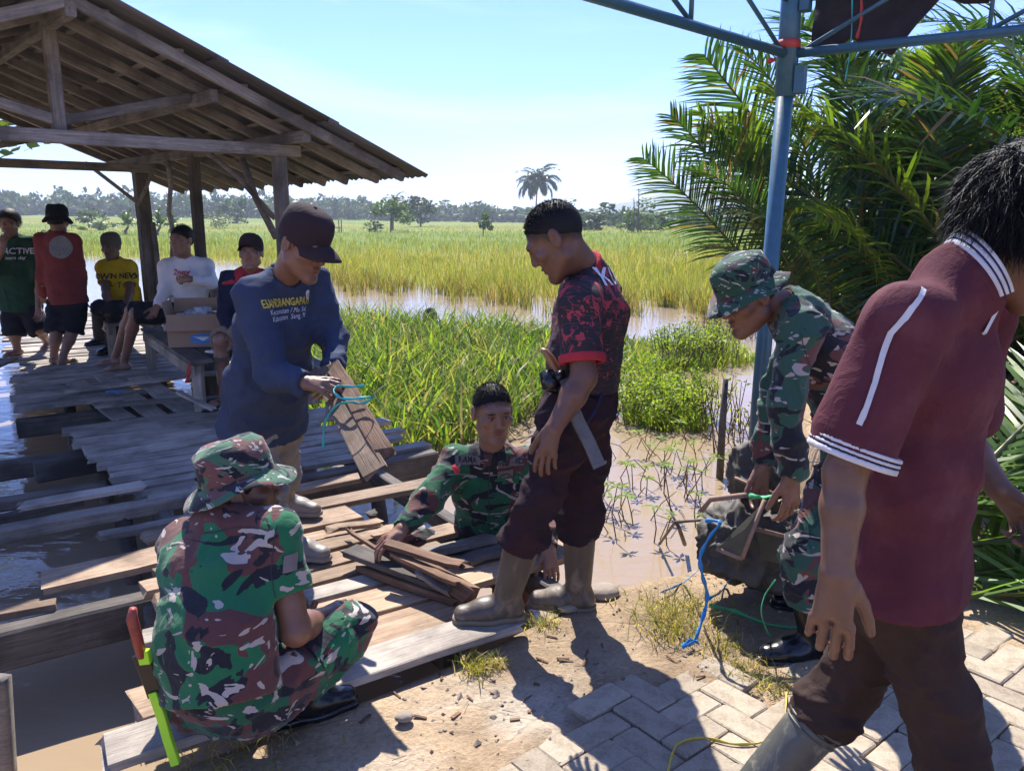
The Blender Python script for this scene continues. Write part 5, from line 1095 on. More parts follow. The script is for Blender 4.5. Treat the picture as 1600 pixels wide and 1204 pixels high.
def hand_field(F, wr, fdir, dors, side, curl=.5, spread=.10, s=1.0, thumb=(.50, .80, -.34), curls=None):
    f = nrm(fdir); n = nrm(np.asarray(dors, float) - f * np.dot(dors, f)); x = np.cross(f, n) * (-1 if side == 'R' else 1)
    T = lambda a, b, c: wr + (x * a + f * b + n * c) * s
    F.cone(T(.014, .028, 0), T(.020, .082, 0), .017 * s, .0145 * s, .010); F.cone(T(-.012, .028, 0), T(-.020, .076, 0), .016 * s, .0135 * s, .012); F.cone(T(0, .0, 0), T(0, .06, 0), .021 * s, .017 * s, .012, side=x, q=1.35)
    for k, (bx_, by_, ln, r_) in enumerate(((.031, .086, (.040, .026, .020), .0090), (.0105, .091, (.044, .029, .021), .0092), (-.0105, .087, (.041, .027, .020), .0088), (-.0300, .078, (.032, .021, .018), .0078))):
        c_ = (curls[k] if curls else curl * (1 + .12 * (k - 1.5))); sp = spread * (1.5 - k) * .9; d0 = nrm(f + x * sp); p = T(bx_, by_, 0); a = 0
        for j, l in enumerate(ln):
            a += c_ * (.75 if j == 0 else 1.0); q = p + (d0 * math.cos(a) - n * math.sin(a)) * l * s; F.cone(p, q, (r_ - .0006 * j) * s, (r_ - .0006 * (j + 1)) * s, .004 if j else .006); p = q
    t0 = T(.026, .016, -.004); td = x * thumb[0] + f * thumb[1] + n * thumb[2]; td = nrm(td); t1 = t0 + td * .042 * s; td2 = nrm(td + f * .45 - n * .15 * curl); t2 = t1 + td2 * .034 * s; t3 = t2 + nrm(td2 + f * .3 - n * .3 * curl) * .026 * s
    F.cone(t0, t1, .0155 * s, .0115 * s, .010); F.cone(t1, t2, .0115 * s, .0100 * s, .004); F.cone(t2, t3, .0100 * s, .0085 * s, .004)
def add_eyes(c, Mh, s, parent):
    for sx in (-1, 1):
        for nm, mt, r_, y_ in (('eye', 'eye', .0128, .0795), ('iris', 'iris', .0075, .0862)):
            f = Field(); f.ell(c + Mh @ (np.array([.031 * sx, y_, .0065]) * s), np.array([r_, r_ if nm == 'eye' else .0068, r_ * (.45 if nm == 'eye' else .68)]) * s, Mh); V, Q_ = f.mesh(.0025 * s); mk(nm, V, Q_, M[mt], parent)
def xf(V, c, Mh, s): return c + (np.asarray(V) * s) @ Mh.T
def decal(obj, txt, org, right, up, size, mat, parent, name='lettering', off=.003, depth=.002, bold=.012, shear=0.0, sx=1.0, gap=1.0):
    """letters printed on cloth: each vertex laid onto the garment's surface"""
    cu = bpy.data.curves.new('lettering', 'FONT'); cu.body = txt; cu.size = 1.0; cu.align_x = 'CENTER'; cu.align_y = 'CENTER'; cu.offset = bold; cu.shear = shear; cu.resolution_u = 2; cu.space_character = gap
    to = bpy.data.objects.new('lettering_tmp', cu); COL.objects.link(to); bpy.context.view_layer.update()
    me = bpy.data.meshes.new_from_object(to.evaluated_get(bpy.context.evaluated_depsgraph_get())); bpy.data.objects.remove(to)
    bm = bmesh.new(); bm.from_mesh(me); bmesh.ops.triangulate(bm, faces=bm.faces[:]); bmesh.ops.subdivide_edges(bm, edges=[e for e in bm.edges if e.calc_length() > .25], cuts=1); bmesh.ops.triangulate(bm, faces=bm.faces[:])
    V = np.array([v.co[:2] for v in bm.verts]); F = [tuple(v.index for v in f_.verts) for f_ in bm.faces]; bm.free()
    return project(obj, V * size * np.array([sx, 1]), F, org, right, up, mat, parent, name, off)
def project(obj, V2, F, org, right, up, mat, parent, name, off=.003, col=None):
    right = nrm(right); up = nrm(np.asarray(up, float) - right * np.dot(up, right)); n = np.cross(right, up); rl = root_loc(obj)
    me = obj.data; nv = len(me.vertices); co = np.zeros(nv * 3); me.vertices.foreach_get('co', co); co = co.reshape(-1, 3) + rl
    bvh = BVHTree.FromPolygons([Vector(c_) for c_ in co], [tuple(p.vertices) for p in me.polygons]); out = []
    for (a, b_) in V2:
        o_ = np.asarray(org) + right * a + up * b_ + n * .25; h_ = bvh.ray_cast(Vector(o_), Vector(-n), .6)
        if h_[0] is None: h_ = bvh.find_nearest(Vector(np.asarray(org) + right * a + up * b_))
        nn = np.array(h_[1]); nn = nn if np.dot(nn, n) > 0 else -nn; out.append(np.array(h_[0]) + nn * off)
    return mk(name, out, F, mat, parent, False)
def strip2d(P, w_, cuts=10):
    V, F = [], []; P = np.array(P, float); pts = []
    for i in range(len(P) - 1):
        for k in range(cuts): pts.append(lerp(P[i], P[i + 1], k / cuts))
    pts.append(P[-1])
    for i, p in enumerate(pts):
        d = nrm(pts[min(i + 1, len(pts) - 1)] - pts[max(i - 1, 0)]); s = np.array([-d[1], d[0]]); V += [p - s * w_ / 2, p + s * w_ / 2]
    return np.array(V), [(2 * i, 2 * i + 1, 2 * i + 3, 2 * i + 2) for i in range(len(pts) - 1)]
def disc2d(r, n=28, sy=1.0): return np.array([(0, 0)] + [(r * math.cos(2 * math.pi * k / n), r * sy * math.sin(2 * math.pi * k / n)) for k in range(n)] + [(.5 * r * math.cos(2 * math.pi * k / n), .5 * r * sy * math.sin(2 * math.pi * k / n)) for k in range(n)]), [(0, n + 1 + k, n + 1 + (k + 1) % n) for k in range(n)] + [(n + 1 + k, 1 + k, 1 + (k + 1) % n, n + 1 + (k + 1) % n) for k in range(n)]

def hat(kind, c, Mh, s, mat, parent, tilt=0.0):
    Rt = np.array([[1, 0, 0], [0, math.cos(tilt), -math.sin(tilt)], [0, math.sin(tilt), math.cos(tilt)]]); Mk = Mh @ Rt; z0 = .045
    if kind in ('boonie', 'bucket'):
        top = .152 if kind == 'boonie' else .155
        V, F = lathe([(.092, z0 - .012), (.092, z0 + .02), (.0925, z0 + .045), (.088, z0 + .085), (.080, top - .015), (.066, top - .002), (.035, top + .004), (.001, top + .004)], 40, .97, 1.16)
        V = V + np.column_stack([.004 * np.sin(V[:, 1] * 60 + V[:, 2] * 50), .004 * np.sin(V[:, 0] * 55 + 1), .005 * np.sin(V[:, 0] * 40 + V[:, 1] * 30)]); hv = mk('hat_crown', xf(V, c, Mk, s), F, mat, parent)
        ro, dz = (.150, -.030) if kind == 'boonie' else (.128, -.048)
        prof = [(.091, z0 + .004), (.091 + (ro - .091) * .5, z0 + dz * .42), (ro, z0 + dz), (ro, z0 + dz - .004), (.091 + (ro - .091) * .5, z0 + dz * .42 - .004), (.090, z0 - .004)]
        V, F = lathe(prof, 48, .97, 1.10); an = np.arctan2(V[:, 1], V[:, 0]); rr = np.hypot(V[:, 0], V[:, 1]); V[:, 2] += ((rr - .09) / .07) * (.009 * np.sin(an * 3 + 1.0) + .006 * np.sin(an * 5) + (.012 * np.cos(2 * an) if kind == 'boonie' else 0)); mk('hat_brim', xf(V, c, Mk, s), F, mat, parent)
        if kind == 'boonie':
            V, F = lathe([(.0935, z0 + .006), (.0945, z0 + .018), (.0940, z0 + .030)], 40, .97, 1.16); mk('hat_band', xf(V, c, Mk, s), F, mat, parent)
    else:
        V, F = lathe([(.086, z0 - .03), (.0885, z0 - .005), (.088, z0 + .03), (.080, z0 + .065), (.060, z0 + .090), (.032, z0 + .1), (.001, z0 + .102)], 36, 1.0, 1.18); V[:, 1] -= .010; V[:, 2] += np.where(V[:, 1] > .04, .004, 0); mk('cap_crown', xf(V, c, Mk, s), F, mat, parent)
        if kind == 'cap':
            V, F = [], []; nu, nv = 14, 6
            for i in range(nu + 1):
                a = math.pi * (.10 + .80 * i / nu)
                for j in range(nv + 1):
                    q = j / nv; x_ = .082 * math.cos(a) * (1 + .05 * q); y_ = .092 * math.sin(a) * 1.0 + q * .082 * math.sin(a) ** .7; V.append((x_, y_, z0 + .004 - .020 * q * q - .035 * (x_ / .085) ** 2))
            ii = np.arange(len(V)).reshape(nu + 1, nv + 1); Qb = np.stack([ii[:-1, :-1], ii[1:, :-1], ii[1:, 1:], ii[:-1, 1:]], -1).reshape(-1, 4); V = np.array(V); nn = len(V); rim = [(a, b_, b_ + nn, a + nn) for a, b_ in zip(ii[:-1, nv], ii[1:, nv])]
            mk('cap_bill', xf(np.concatenate([V, V - [0, 0, .004]]), c, Mk, s), [Qb, Qb[:, ::-1] + nn, np.array(rim)], mat, parent)
            f = Field(); f.ell(c + Mk @ (np.array([0, -.010, z0 + .102]) * s), np.array([.008, .008, .005]) * s, Mk); V, Q_ = f.mesh(.003); mk('cap_button', V, Q_, mat, parent)
def hair_mesh(c, Mh, s, parent, res, big=0.0, line=(.082, .056), seed=1, strand=0.0, ns=0, fade=None):
    f = Field(); f.ell(c + Mh @ (np.array([0, -.016 - big * .3, .030 + big * .25]) * s), np.array([.0788 + big, .0988 + big, .0905 + big]) * s, Mh)
    for sx in (-1, 1): f.ell(c + Mh @ (np.array([.082 * sx, -.008, -.008]) * s), np.array([.02, .024, .036]) * s, Mh, .006, 'sub')
    nl = nrm([0, .6, -.8]); f.cut(c + Mh @ (np.array([0, line[0], line[1]]) * s), Mh @ nl); V, Q_ = f.mesh(res); pd = np.abs((V - c) @ (Mh @ nl) - (np.array([0, line[0], line[1]]) * s) @ nl); V = V + (Mh @ nl)[None, :] * (np.exp(-(pd / .004) ** 2) * .014 * (fbm(V * 110, 2) - .5))[:, None]
    V = V + vnormals(V, Q_) * ((.004 + big * .22) * (fbm(V * (150 if big < .01 else 60), 2) - .4))[:, None]
    if not strand: return mk('hair', V, Q_, M['hair'], parent)
    nv = vnormals(V, Q_); k = rng.integers(0, len(V), ns); L_ = ((V[k] - c) @ Mh) / s; ok = nv[k] @ (Mh @ nl) < .75; k = k[ok]; L_ = L_[ok]; n_ = len(k)
    topf = np.clip((L_[:, 2] - .0) / .10, .18, 1) if big < .01 else np.ones(n_); ln = strand * topf * rng.uniform(.6, 1.15, n_)
    grow = nv[k] + .55 * rng.standard_normal((n_, 3)) + (Mh @ np.array([0, .35, .2]))[None, :] * (1 if big < .01 else -.3) + (np.array([0, 0, -1.7]) if big > .01 else 0); grow /= np.linalg.norm(grow, axis=1, keepdims=True)
    sd_ = np.cross(grow, rng.standard_normal((n_, 3))); sd_ /= np.linalg.norm(sd_, axis=1, keepdims=True); wd = .0009 if big < .01 else .0008; b0 = V[k] - nv[k] * .002; m0 = b0 + grow * ln[:, None] * .55 + rng.standard_normal((n_, 3)) * ln[:, None] * .08; t0 = b0 + grow * ln[:, None] + rng.standard_normal((n_, 3)) * ln[:, None] * .15 + (np.array([0, 0, -.3]) * ln[:, None] if big > .01 else 0)
    SV = np.stack([b0 - sd_ * wd, b0 + sd_ * wd, m0 + sd_ * wd * .8, m0 - sd_ * wd * .8, t0], 1).reshape(-1, 3); bi = (len(V) + np.arange(n_) * 5)[:, None]
    return mk('hair', np.concatenate([V, SV]), [Q_, bi + np.array([[0, 1, 2, 3]]), bi + np.array([[3, 2, 4]])], M['hair'], parent)

def boot(an, ft, td, knee, h_, mat, parent, res, name='boot', sole_mat=None, rim=True, r0=1.0, laced=False):
    td = nrm(np.array([td[0], td[1], 0])); sd = np.array([-td[1], td[0], 0]); z0 = ft[2]; top = an + nrm(knee - an) * (h_ - .09)
    P = lambda a, z_: ft + td * a + np.array([0, 0, z_])
    f = Field(); f.cone(P(-.015, .075), top, .050 * r0, .066 * r0, .03, cb=True); f.cone(P(-.040, .042), P(.07, .042), .043, .042, .03, side=sd, q=1.0); f.cone(P(.05, .040), P(.150, .032), .040, .030, .03, side=sd, q=1.28)
    if not laced: f.cone(lerp(an, top, .88), top + nrm(knee - an) * .03, .052 * r0, .060 * r0, .004, mode='sub')
    f.cut(P(0, .004), (0, 0, -1)); V, Q_ = f.mesh(res); V = V + vnormals(V, Q_) * (.004 * (fbm(V * np.array([18, 18, 30]), 3) - .45))[:, None]; o = mk(name, V, Q_, mat, parent)
    f = Field(); f.cone(P(-.040, .012), P(.07, .012), .047, .045, .03); f.cone(P(.05, .012), P(.152, .012), .045, .036, .03, side=sd, q=1.2); f.cut(P(0, .024), (0, 0, 1)); f.cut(P(0, .0), (0, 0, -1)); V, Q_ = f.mesh(res); mk('sole', V, Q_, sole_mat or mat, o)
    if rim:
        d = nrm(knee - an); a = nrm(np.cross(d, [.3, 1, .1])); b_ = np.cross(d, a)
        for k, dz in enumerate((-.004, -.020, -.034)):
            c_ = top + d * dz; rr = .066 * r0 - .0012 * k + .001; P_ = [c_ + a * rr * math.cos(t) + b_ * rr * math.sin(t) for t in np.linspace(0, 2 * math.pi, 25)]; tv, tf = tube(P_, .0035 if k else .0045, 6, False); mk('rim', tv, tf, mat, o)
    return o
def person(label, J,  skin=(.17, .082, .050), hs=1.06, res=1.0, fwd=(0, -1, 0), hup=(0, 0, 1), shirt=None, trousers=None, feet='boot', hatspec=None, hairspec=None, hands=None, seed=0, eyes=True, build=1.0, spine=None, collar=None):
    J = {k: np.asarray(v, float) for k, v in J.items()}; base = (J['ftL'] + J['ftR']) / 2
    r_ = empty('person', (base[0], base[1], min(J['ftL'][2], J['ftR'][2])), label, 'person', 'people at work by the walkway'); Mh = frame(fwd, hup); hc = J['head']
    for s_ in 'LR': J['an' + s_] = J['ft' + s_] + np.array([0, 0, .09])
    sm = (J['shL'] + J['shR']) / 2; sax = nrm(J['shR'] - J['shL']); hax = nrm(J['hipR'] - J['hipL']); pel = J['pel']; B = build
    chest = J.get('chest', lerp(sm, pel, .24)); waist = J.get('waist', lerp(chest, pel, .55)); max_ = nrm(sax + hax); neck = J['neck']
    # ---- skin
    parts = []; cols = []
    f = Field(); head_field(f, hc, Mh, hs, neck); V, Q_ = f.mesh(.0042 * res); parts.append((V, Q_)); cols.append(skin_col(V, skin, hc, Mh, hs, (hairspec or {}).get('fade')))
    f = Field(); f.cone(pel, waist, .085, .08, .05, max_, 1.4); f.cone(waist, chest, .08, .09, .05, sax, 1.4); f.cone(chest, lerp(sm, neck, .2), .080, .045, .05, sax, 1.4); f.cone(neck, hc, .05, .045, .03)
    for s_ in 'LR': f.cone(J['sh' + s_], J['el' + s_], .048, .040, .04); f.cone(J['hip' + s_], J['kn' + s_], .068, .052, .04); f.cone(J['kn' + s_], J['an' + s_], .048, .036, .02)
    V, Q_ = f.mesh(.016); parts.append((V, Q_)); cols.append(np.tile(np.array(skin), (len(V), 1)))
    for s_ in 'LR':
        f = Field(); sh, el, wr = J['sh' + s_], J['el' + s_], J['wr' + s_]
        f.cone(lerp(sh, el, .15), el, .050 * B, .041 * B, .02); f.cone(el, lerp(el, wr, .35), .041 * B, .042 * B, .02); f.cone(lerp(el, wr, .35), wr, .042 * B, .028, .02)
        hd = (hands or {}).get(s_, {}); hand_field(f, wr + nrm(wr - el) * .008, hd.get('f', wr - el), hd.get('n', np.cross(wr - el, sax)), s_, hd.get('curl', .45), hd.get('spread', .045), hd.get('s', .95) * (1.0 if res < 1.3 else 1.05), hd.get('thumb', (.50, .80, -.34)), hd.get('curls'))
        V, Q_ = f.mesh((.0046 if res < 1.3 else .0075)); parts.append((V, Q_)); cc_ = np.tile(np.array(skin), (len(V), 1)); cols.append(cc_)
    if feet in ('bare', 'sandal') or trousers.get('len') == 'short':
        for s_ in 'LR':
            f = Field(); kn, an, ft = J['kn' + s_], J['an' + s_], J['ft' + s_]; td = nrm(J['to' + s_] * [1, 1, 0]); sd_ = np.array([-td[1], td[0], 0])
            f.cone(lerp(J['hip' + s_], kn, .6), kn, .066, .054, .03); f.cone(kn, lerp(kn, an, .3), .052, .055, .03); f.cone(lerp(kn, an, .3), an, .055, .034, .03)
            if feet in ('bare', 'sandal'):
                f.cone(an, ft + np.array([0, 0, .035]), .036, .036, .02); f.cone(ft + td * -.03 + [0, 0, .035], ft + td * .12 + [0, 0, .028], .034, .028, .02, sd_, 1.2); f.cone(ft + td * .11 + [0, 0, .024], ft + td * .17 + [0, 0, .014], .024, .014, .02, sd_, 1.9)
                for k in range(5): q = ft + td * (.165 - .006 * k * k * .4) + sd_ * (.03 - .015 * k) * (1 if s_ == 'L' else -1) * -1; f.cone(q + [0, 0, .013], q + td * .028 + [0, 0, .011], .0095, .008, .004)
                f.cut(ft, (0, 0, -1))
            V, Q_ = f.mesh(.0085); parts.append((V, Q_)); cols.append(np.tile(np.array(skin), (len(V), 1)))
    n0 = 0; Vs, Qs = [], []
    for V, Q_ in parts: Vs.append(V); Qs.append(Q_ + n0); n0 += len(V)
    mk('body', np.concatenate(Vs), [np.concatenate(Qs)], M['skin'], r_, True, np.concatenate(cols))
    if eyes: add_eyes(hc, Mh, hs, r_)
    # ---- trousers
    tr = trousers; cres = .0105 * min(res, 1.35); f = Field(); tl = tr.get('loose', 1.0)
    f.cone(lerp(pel, waist, .35), pel, .095 * B, .104 * B, .04, hax, 1.36); f.cone(pel, (J['hipL'] + J['hipR']) / 2, .104 * B, .104 * B, .04, hax, 1.38)
    for s_ in 'LR':
        h_, kn, an = J['hip' + s_], J['kn' + s_], J['an' + s_]
        if tr['len'] == 'short': f.cone(h_, lerp(h_, kn, tr.get('to', .95)), .098 * tl, .098 * tl, .05, cb=True); f.cone(lerp(h_, kn, .6), kn, .070, .070, .006, mode='sub')
        else:
            f.cone(h_, kn, .098 * tl, .074 * tl, .05); e_ = tr.get('to', 1.0); ls = np.linalg.norm(an - kn); bh_ = {'army': .17}.get(feet, .26)
            if e_ < .9:
                eb = max(.06, (ls - bh_) / ls); f.cone(kn, lerp(kn, an, max(.03, eb - .05)), .074 * tl, .076 * tl, .03); f.cone(lerp(kn, an, max(.03, eb - .05)), lerp(kn, an, eb + .10), .074, .052, .02, cb=True)
            else: f.cone(kn, lerp(kn, an, e_), .074 * tl, .062 * tl, .03, cb=True)
    V, Q_ = f.mesh(cres); V = folds(V, Q_, tr.get('fold', .013), (7, 7, 12), seed + 3); tro = mk('trousers' if tr['len'] != 'short' else 'shorts', V, Q_, M[tr['mat']], r_)
    # ---- shirt
    st = shirt; f = Field(); lo_ = st.get('loose', 1.0); down = nrm(pel - chest); hem = pel + down * st.get('hem', .06)
    f.cone(hem, waist, .130 * B * lo_ * st.get('hemr', 1.0), .114 * B * lo_, .05, max_, 1.42, ca=True); f.cone(waist, chest, .112 * B * lo_, .118 * B, .06, sax, 1.42); f.cone(chest, lerp(sm, neck, .25), .116 * B, .072 * B, .06, sax, 1.55); f.cone(lerp(sm, neck, .25), neck - nrm(hc - neck) * .012, .074 * B, .070, .05, sax, 1.1)
    for s_ in 'LR':
        sh, el, wr = J['sh' + s_], J['el' + s_], J['wr' + s_]; f.cone(neck + (sh - neck) * .15 - nrm(neck - chest) * .035, sh, .050 * B, .062 * B, .05)
        if st['sleeve'] == 'long': f.cone(sh, el, .068 * B, .058 * B, .05); f.cone(el, lerp(el, wr, .97), .058 * B, .043 * B, .03, cb=True); f.cone(lerp(el, wr, .9), lerp(el, wr, 1.1), .030, .031, .003, mode='sub')
        else: e_ = st.get('to', .68); sl_ = st.get('sl', 1.0) * B; f.cone(sh, lerp(sh, el, e_), .068 * sl_, .074 * sl_, .05, cb=True); f.cone(lerp(sh, el, e_ - .12), lerp(sh, el, e_ + .1), .056 * sl_, .058 * sl_, .003, mode='sub')
    f.cone(neck - nrm(hc - neck) * .03, lerp(neck, hc, .8), .056, .066, .012, mode='sub')
    V, Q_ = f.mesh(cres); V = folds(V, Q_, st.get('fold', .011), st.get('fs', (7, 7, 9)), seed, [(hem, down, .05)] + ([(lerp(J['sh' + q_], J['el' + q_], st.get('to', .68)), nrm(J['el' + q_] - J['sh' + q_]), .04) for q_ in 'LR'] if st['sleeve'] == 'short' else [])); sho = mk('shirt', V, Q_, M[st['mat']], r_)
    # collar ring
    cm = collar or st['mat']; nd = nrm(hc - neck); a = nrm(np.cross(nd, [.2, .3, .1])); b_ = np.cross(nd, a); c_ = neck + nd * .004
    P_ = [c_ + (a * math.cos(t) + b_ * math.sin(t)) * .064 for t in np.linspace(0, 2 * math.pi, 25)]; tv, tf = tube(P_, .011, 8, False); mk('collar', tv, tf, M[cm], sho)
    # ---- shoes
    if feet not in ('bare', 'sandal', None):
        for s_ in 'LR':
            td = J['to' + s_]
            if feet == 'army': boot(J['an' + s_], J['ft' + s_], td, J['kn' + s_], .26, M['leather'], r_, .008, 'boot', M['leather'], False, .95, True)
            elif feet == 'shoe': boot(J['an' + s_], J['ft' + s_], td, J['kn' + s_], .13, M['leather'], r_, .010, 'shoe', M['leather'], False, .9, True)
            else: boot(J['an' + s_], J['ft' + s_], td, J['kn' + s_], .35, M[feet], r_, .0075 * min(res, 1.3), 'boot', M['rubber_sole'] if feet != 'rubber_p' else M['rubber_p'])
    if feet == 'sandal':
        for s_ in 'LR':
            td = nrm(J['to' + s_] * [1, 1, 0]); sd_ = np.array([-td[1], td[0], 0]); ft = J['ft' + s_]; f = Field(); f.cone(ft - td * .05 + [0, 0, -.004], ft + td * .17 + [0, 0, -.004], .045, .05, .02); f.cut(ft + [0, 0, .002], (0, 0, 1)); f.cut(ft - [0, 0, .014], (0, 0, -1)); V, Q_ = f.mesh(.008); so = mk('sandal', V, Q_, M['belt'], r_)
            for sg in (-1, 1): tv, tf = tube([ft + td * .14 + [0, 0, .03], ft + td * .09 + sd_ * .03 * sg + [0, 0, .05], ft + td * .03 + sd_ * .05 * sg], .006, 6); mk('strap', tv, tf, M['leather'], so)
    if hairspec is not None: hair_mesh(hc, Mh, hs, r_, .0055 * res, **hairspec)
    if hatspec: hat(hatspec[0], hc, Mh, hs * (hatspec[3] if len(hatspec) > 3 else 1), M[hatspec[1]], r_, hatspec[2] if len(hatspec) > 2 else 0)
    return r_, sho, tro, Mh, J

def lens(nm, J):
    d = lambda a, b: round(float(np.linalg.norm(np.asarray(J[a]) - np.asarray(J[b]))), 2)
    print('LEN', nm, 'uarmL', d('shL', 'elL'), 'farmL', d('elL', 'wrL'), 'uarmR', d('shR', 'elR'), 'farmR', d('elR', 'wrR'), 'thL', d('hipL', 'knL'), 'shL', d('knL', 'ftL'), 'thR', d('hipR', 'knR'), 'shR', d('knR', 'ftR'), 'tors', d('neck', 'pel'), 'shw', d('shL', 'shR'), 'neckhead', d('neck', 'head'))
GZ = -.02
# -- man in the black and red jersey
ms, t, b, o = newmat('black_red_jersey'); v = coords(t); n1 = noise(t, v, 30, 3, .6, .6); n2 = noise(t, v, 5, 3, .5, .5); n3 = noise(t, coords(t, scale=(1, 1, 4), rot=(.3, .2, 0)), 5, 2, .5, 2.2)
geo = t.nodes.new('ShaderNodeSeparateXYZ'); cdn = t.nodes.new('ShaderNodeTexCoord'); t.links.new(cdn.outputs['Object'], geo.inputs[0])
zone = ramp(t, geo.outputs['Z'], [(.0, (0, 0, 0)), (1.0, (0, 0, 0))]); zm = N_(t, 'MapRange'); zm.inputs['From Min'].default_value = .95; zm.inputs['From Max'].default_value = 1.28; zm.inputs['To Min'].default_value = .0; zm.inputs['To Max'].default_value = .125; t.links.new(geo.outputs['Z'], zm.inputs[0])
spk = math_(t, 'GREATER_THAN', math_(t, 'ADD', n1, zm.outputs[0]), .67); blk = math_(t, 'GREATER_THAN', n2, .42); ln_ = math_(t, 'LESS_THAN', math_(t, 'ABSOLUTE', math_(t, 'SUBTRACT', n3, .5)), .010)
cj = mixc(t, math_(t, 'MULTIPLY', spk, blk), (.010, .009, .012), (.36, .03, .045)); cj = mixc(t, math_(t, 'MULTIPLY', ln_, .6), cj, (.33, .03, .05)); t.links.new(cj, b.inputs['Base Color']); b.inputs['Roughness'].default_value = .75; bump(t, b, noise(t, v, 24, 4, .6, 1.2), .45, .008); M['jersey'] = ms
J = dict(head=A(868, 374, 2.72), neck=A(914, 420, 2.79), shL=A(904, 474, 2.62), shR=A(938, 462, 2.98), elL=A(912, 590, 2.54), wrL=A(866, 668, 2.47), elR=A(950, 560, 3.08), wrR=A(915, 640, 3.02), pel=A(908, 615, 2.79), chest=A(922, 485, 2.82), waist=A(914, 560, 2.80), hipL=A(895, 645, 2.71), hipR=A(915, 645, 2.88),
         knL=A(843, 772, 2.62), knR=A(908, 795, 2.86), ftL=G(785, 966, .045), ftR=G(897, 950, -.02), toL=(-1, -.15, 0), toR=(-.9, .15, 0))
lens('p9', J)
p9, s9, t9, Mh9, J9 = person('standing man in a black and red jersey and rubber boots', J, (.15, .072, .047), 1.02, .9, fwd=(-.74, .16, -.62), hup=(-.60, .08, .78), shirt=dict(mat='jersey', sleeve='short', to=.80, hem=-.02, fold=.010), trousers=dict(mat='black_trousers', len='long', to=.22, loose=1.0, fold=.022), feet='rubber', hairspec=dict(line=(.080, .084), strand=.012, ns=9000, fade=(.082, .058)), hands=dict(L=dict(f=(-.25, -.1, -1), n=(-.35, -.95, .1), curl=.35), R=dict(f=(-.2, .1, -1), n=(0, 1, 0))), seed=1, collar='red_trim')
# sleeve band, lettering
sh, el = J9['shL'], J9['elL']; d = nrm(el - sh); c_ = lerp(sh, el, .80); f = Field(); f.cone(c_ - d * .028, c_ + d * .002, .0785, .0785, .01, ca=True, cb=True); f.cone(c_ - d * .06, c_ + d * .03, .058, .058, .002, mode='sub'); V, Q_ = f.mesh(.006); mk('sleeve_band', V, Q_, M['red_trim'], s9)
decal(s9, 'KUPA', A(940, 432, 2.8), nrm(J9['shR'] - J9['shL']) * 1, (0, .0, 1), .085, M['print_w'], s9, shear=.2)
# scabbard and hilt
mac = empty('sheathed_machete', A(900, 650, 2.56), 'machete in a grey scabbard with carved wooden hilt at the hip', 'machete'); a, b3 = A(868, 575, 2.60), A(938, 728, 2.46)
timber('scabbard', lerp(a, b3, .12), b3, .042, .018, M['sheath'], mac, .003, 4, .002, up=nrm((.2, -1, .2)))
for q in (.2, .3, .97): timber('scabbard_band', lerp(a, b3, q), lerp(a, b3, q + .025), .047, .023, M['belt' if q < .9 else 'sheath'], mac, .001, 1, 0, up=nrm((.2, -1, .2)))
V, F = tube([lerp(a, b3, .13), a, A(860, 560, 2.60), A(852, 549, 2.60), A(845, 546, 2.60)], [.017, .018, .017, .013, .008], 10, q=.8); mk('hilt', V, F, M['horn'], mac)
V, F = tube([lerp(a, b3, .05), lerp(a, b3, .13)], .024, 12); mk('ferrule', V, F, M['leather'], mac)
ribbon([A(895, 625, 2.58), A(910, 665, 2.54), A(930, 640, 2.58), A(942, 610, 2.66)], .006, M['collar_navy'], 'belt_strap', parent=mac, twist=.05)
V, F = tube([A(855, 582, 2.6), A(860, 600, 2.58), A(875, 608, 2.58)], [.03, .035, .02], 8); mk('belt_pouch', V, F, M['leather'], mac)

# -- man in the blue shirt
J = dict(head=A(474, 382, 3.18), neck=A(445, 436, 3.28), shL=A(488, 440, 3.45), shR=A(398, 462, 3.20), elL=A(520, 530, 3.42), wrL=A(522, 578, 3.20), elR=A(425, 585, 3.08), wrR=A(478, 598, 2.99), pel=A(415, 650, 3.42), chest=A(436, 500, 3.34), waist=A(423, 590, 3.38), hipL=A(438, 665, 3.50), hipR=A(398, 668, 3.36),
         knL=A(440, 745, 3.60), knR=A(418, 770, 3.32), ftL=G(450, 800, .05), ftR=G(458, 868, .045), toL=(1, -.25, 0), toR=(1, -.30, 0))
lens('p6', J)
p6, s6, t6, Mh6, J6 = person('man in a faded navy shirt and dark cap holding tied planks', J, (.20, .098, .063), 1.07, .95, fwd=(.80, -.42, -.46), hup=(.38, -.18, .90), shirt=dict(mat='blue_shirt', sleeve='long', hem=.07, loose=1.17, fold=.016), trousers=dict(mat='stone_trousers', len='long', to=.75, loose=1.0, fold=.018), feet='rubber_p', hatspec=('cap', 'dark_cap', -.05), hairspec=dict(line=(.075, .030), strand=.007, ns=2500), hands=dict(L=dict(f=(-.1, -.9, -.5), n=(.75, -.2, .6), curl=.6), R=dict(f=(.9, -.3, -.1), n=(-.2, -.6, .75), curl=.5)), seed=5, build=1.03)
rt = nrm((.50, .86, 0)); 
decal(s6, 'ESANDRANGAPATI', A(466, 474, 3.18), rt, (0, 0, 1), .046, M['print_y'], s6, bold=.02, sx=.58); decal(s6, 'Kecamatan / Mu. Sal', A(468, 487, 3.18), rt, (0, 0, 1), .030, M['print_w'], s6, shear=.3, bold=.0, sx=.8); decal(s6, 'Kabupaten  Sang. M', A(465, 497, 3.18), rt, (0, 0, 1), .030, M['print_w'], s6, shear=.3, bold=.0, sx=.8)
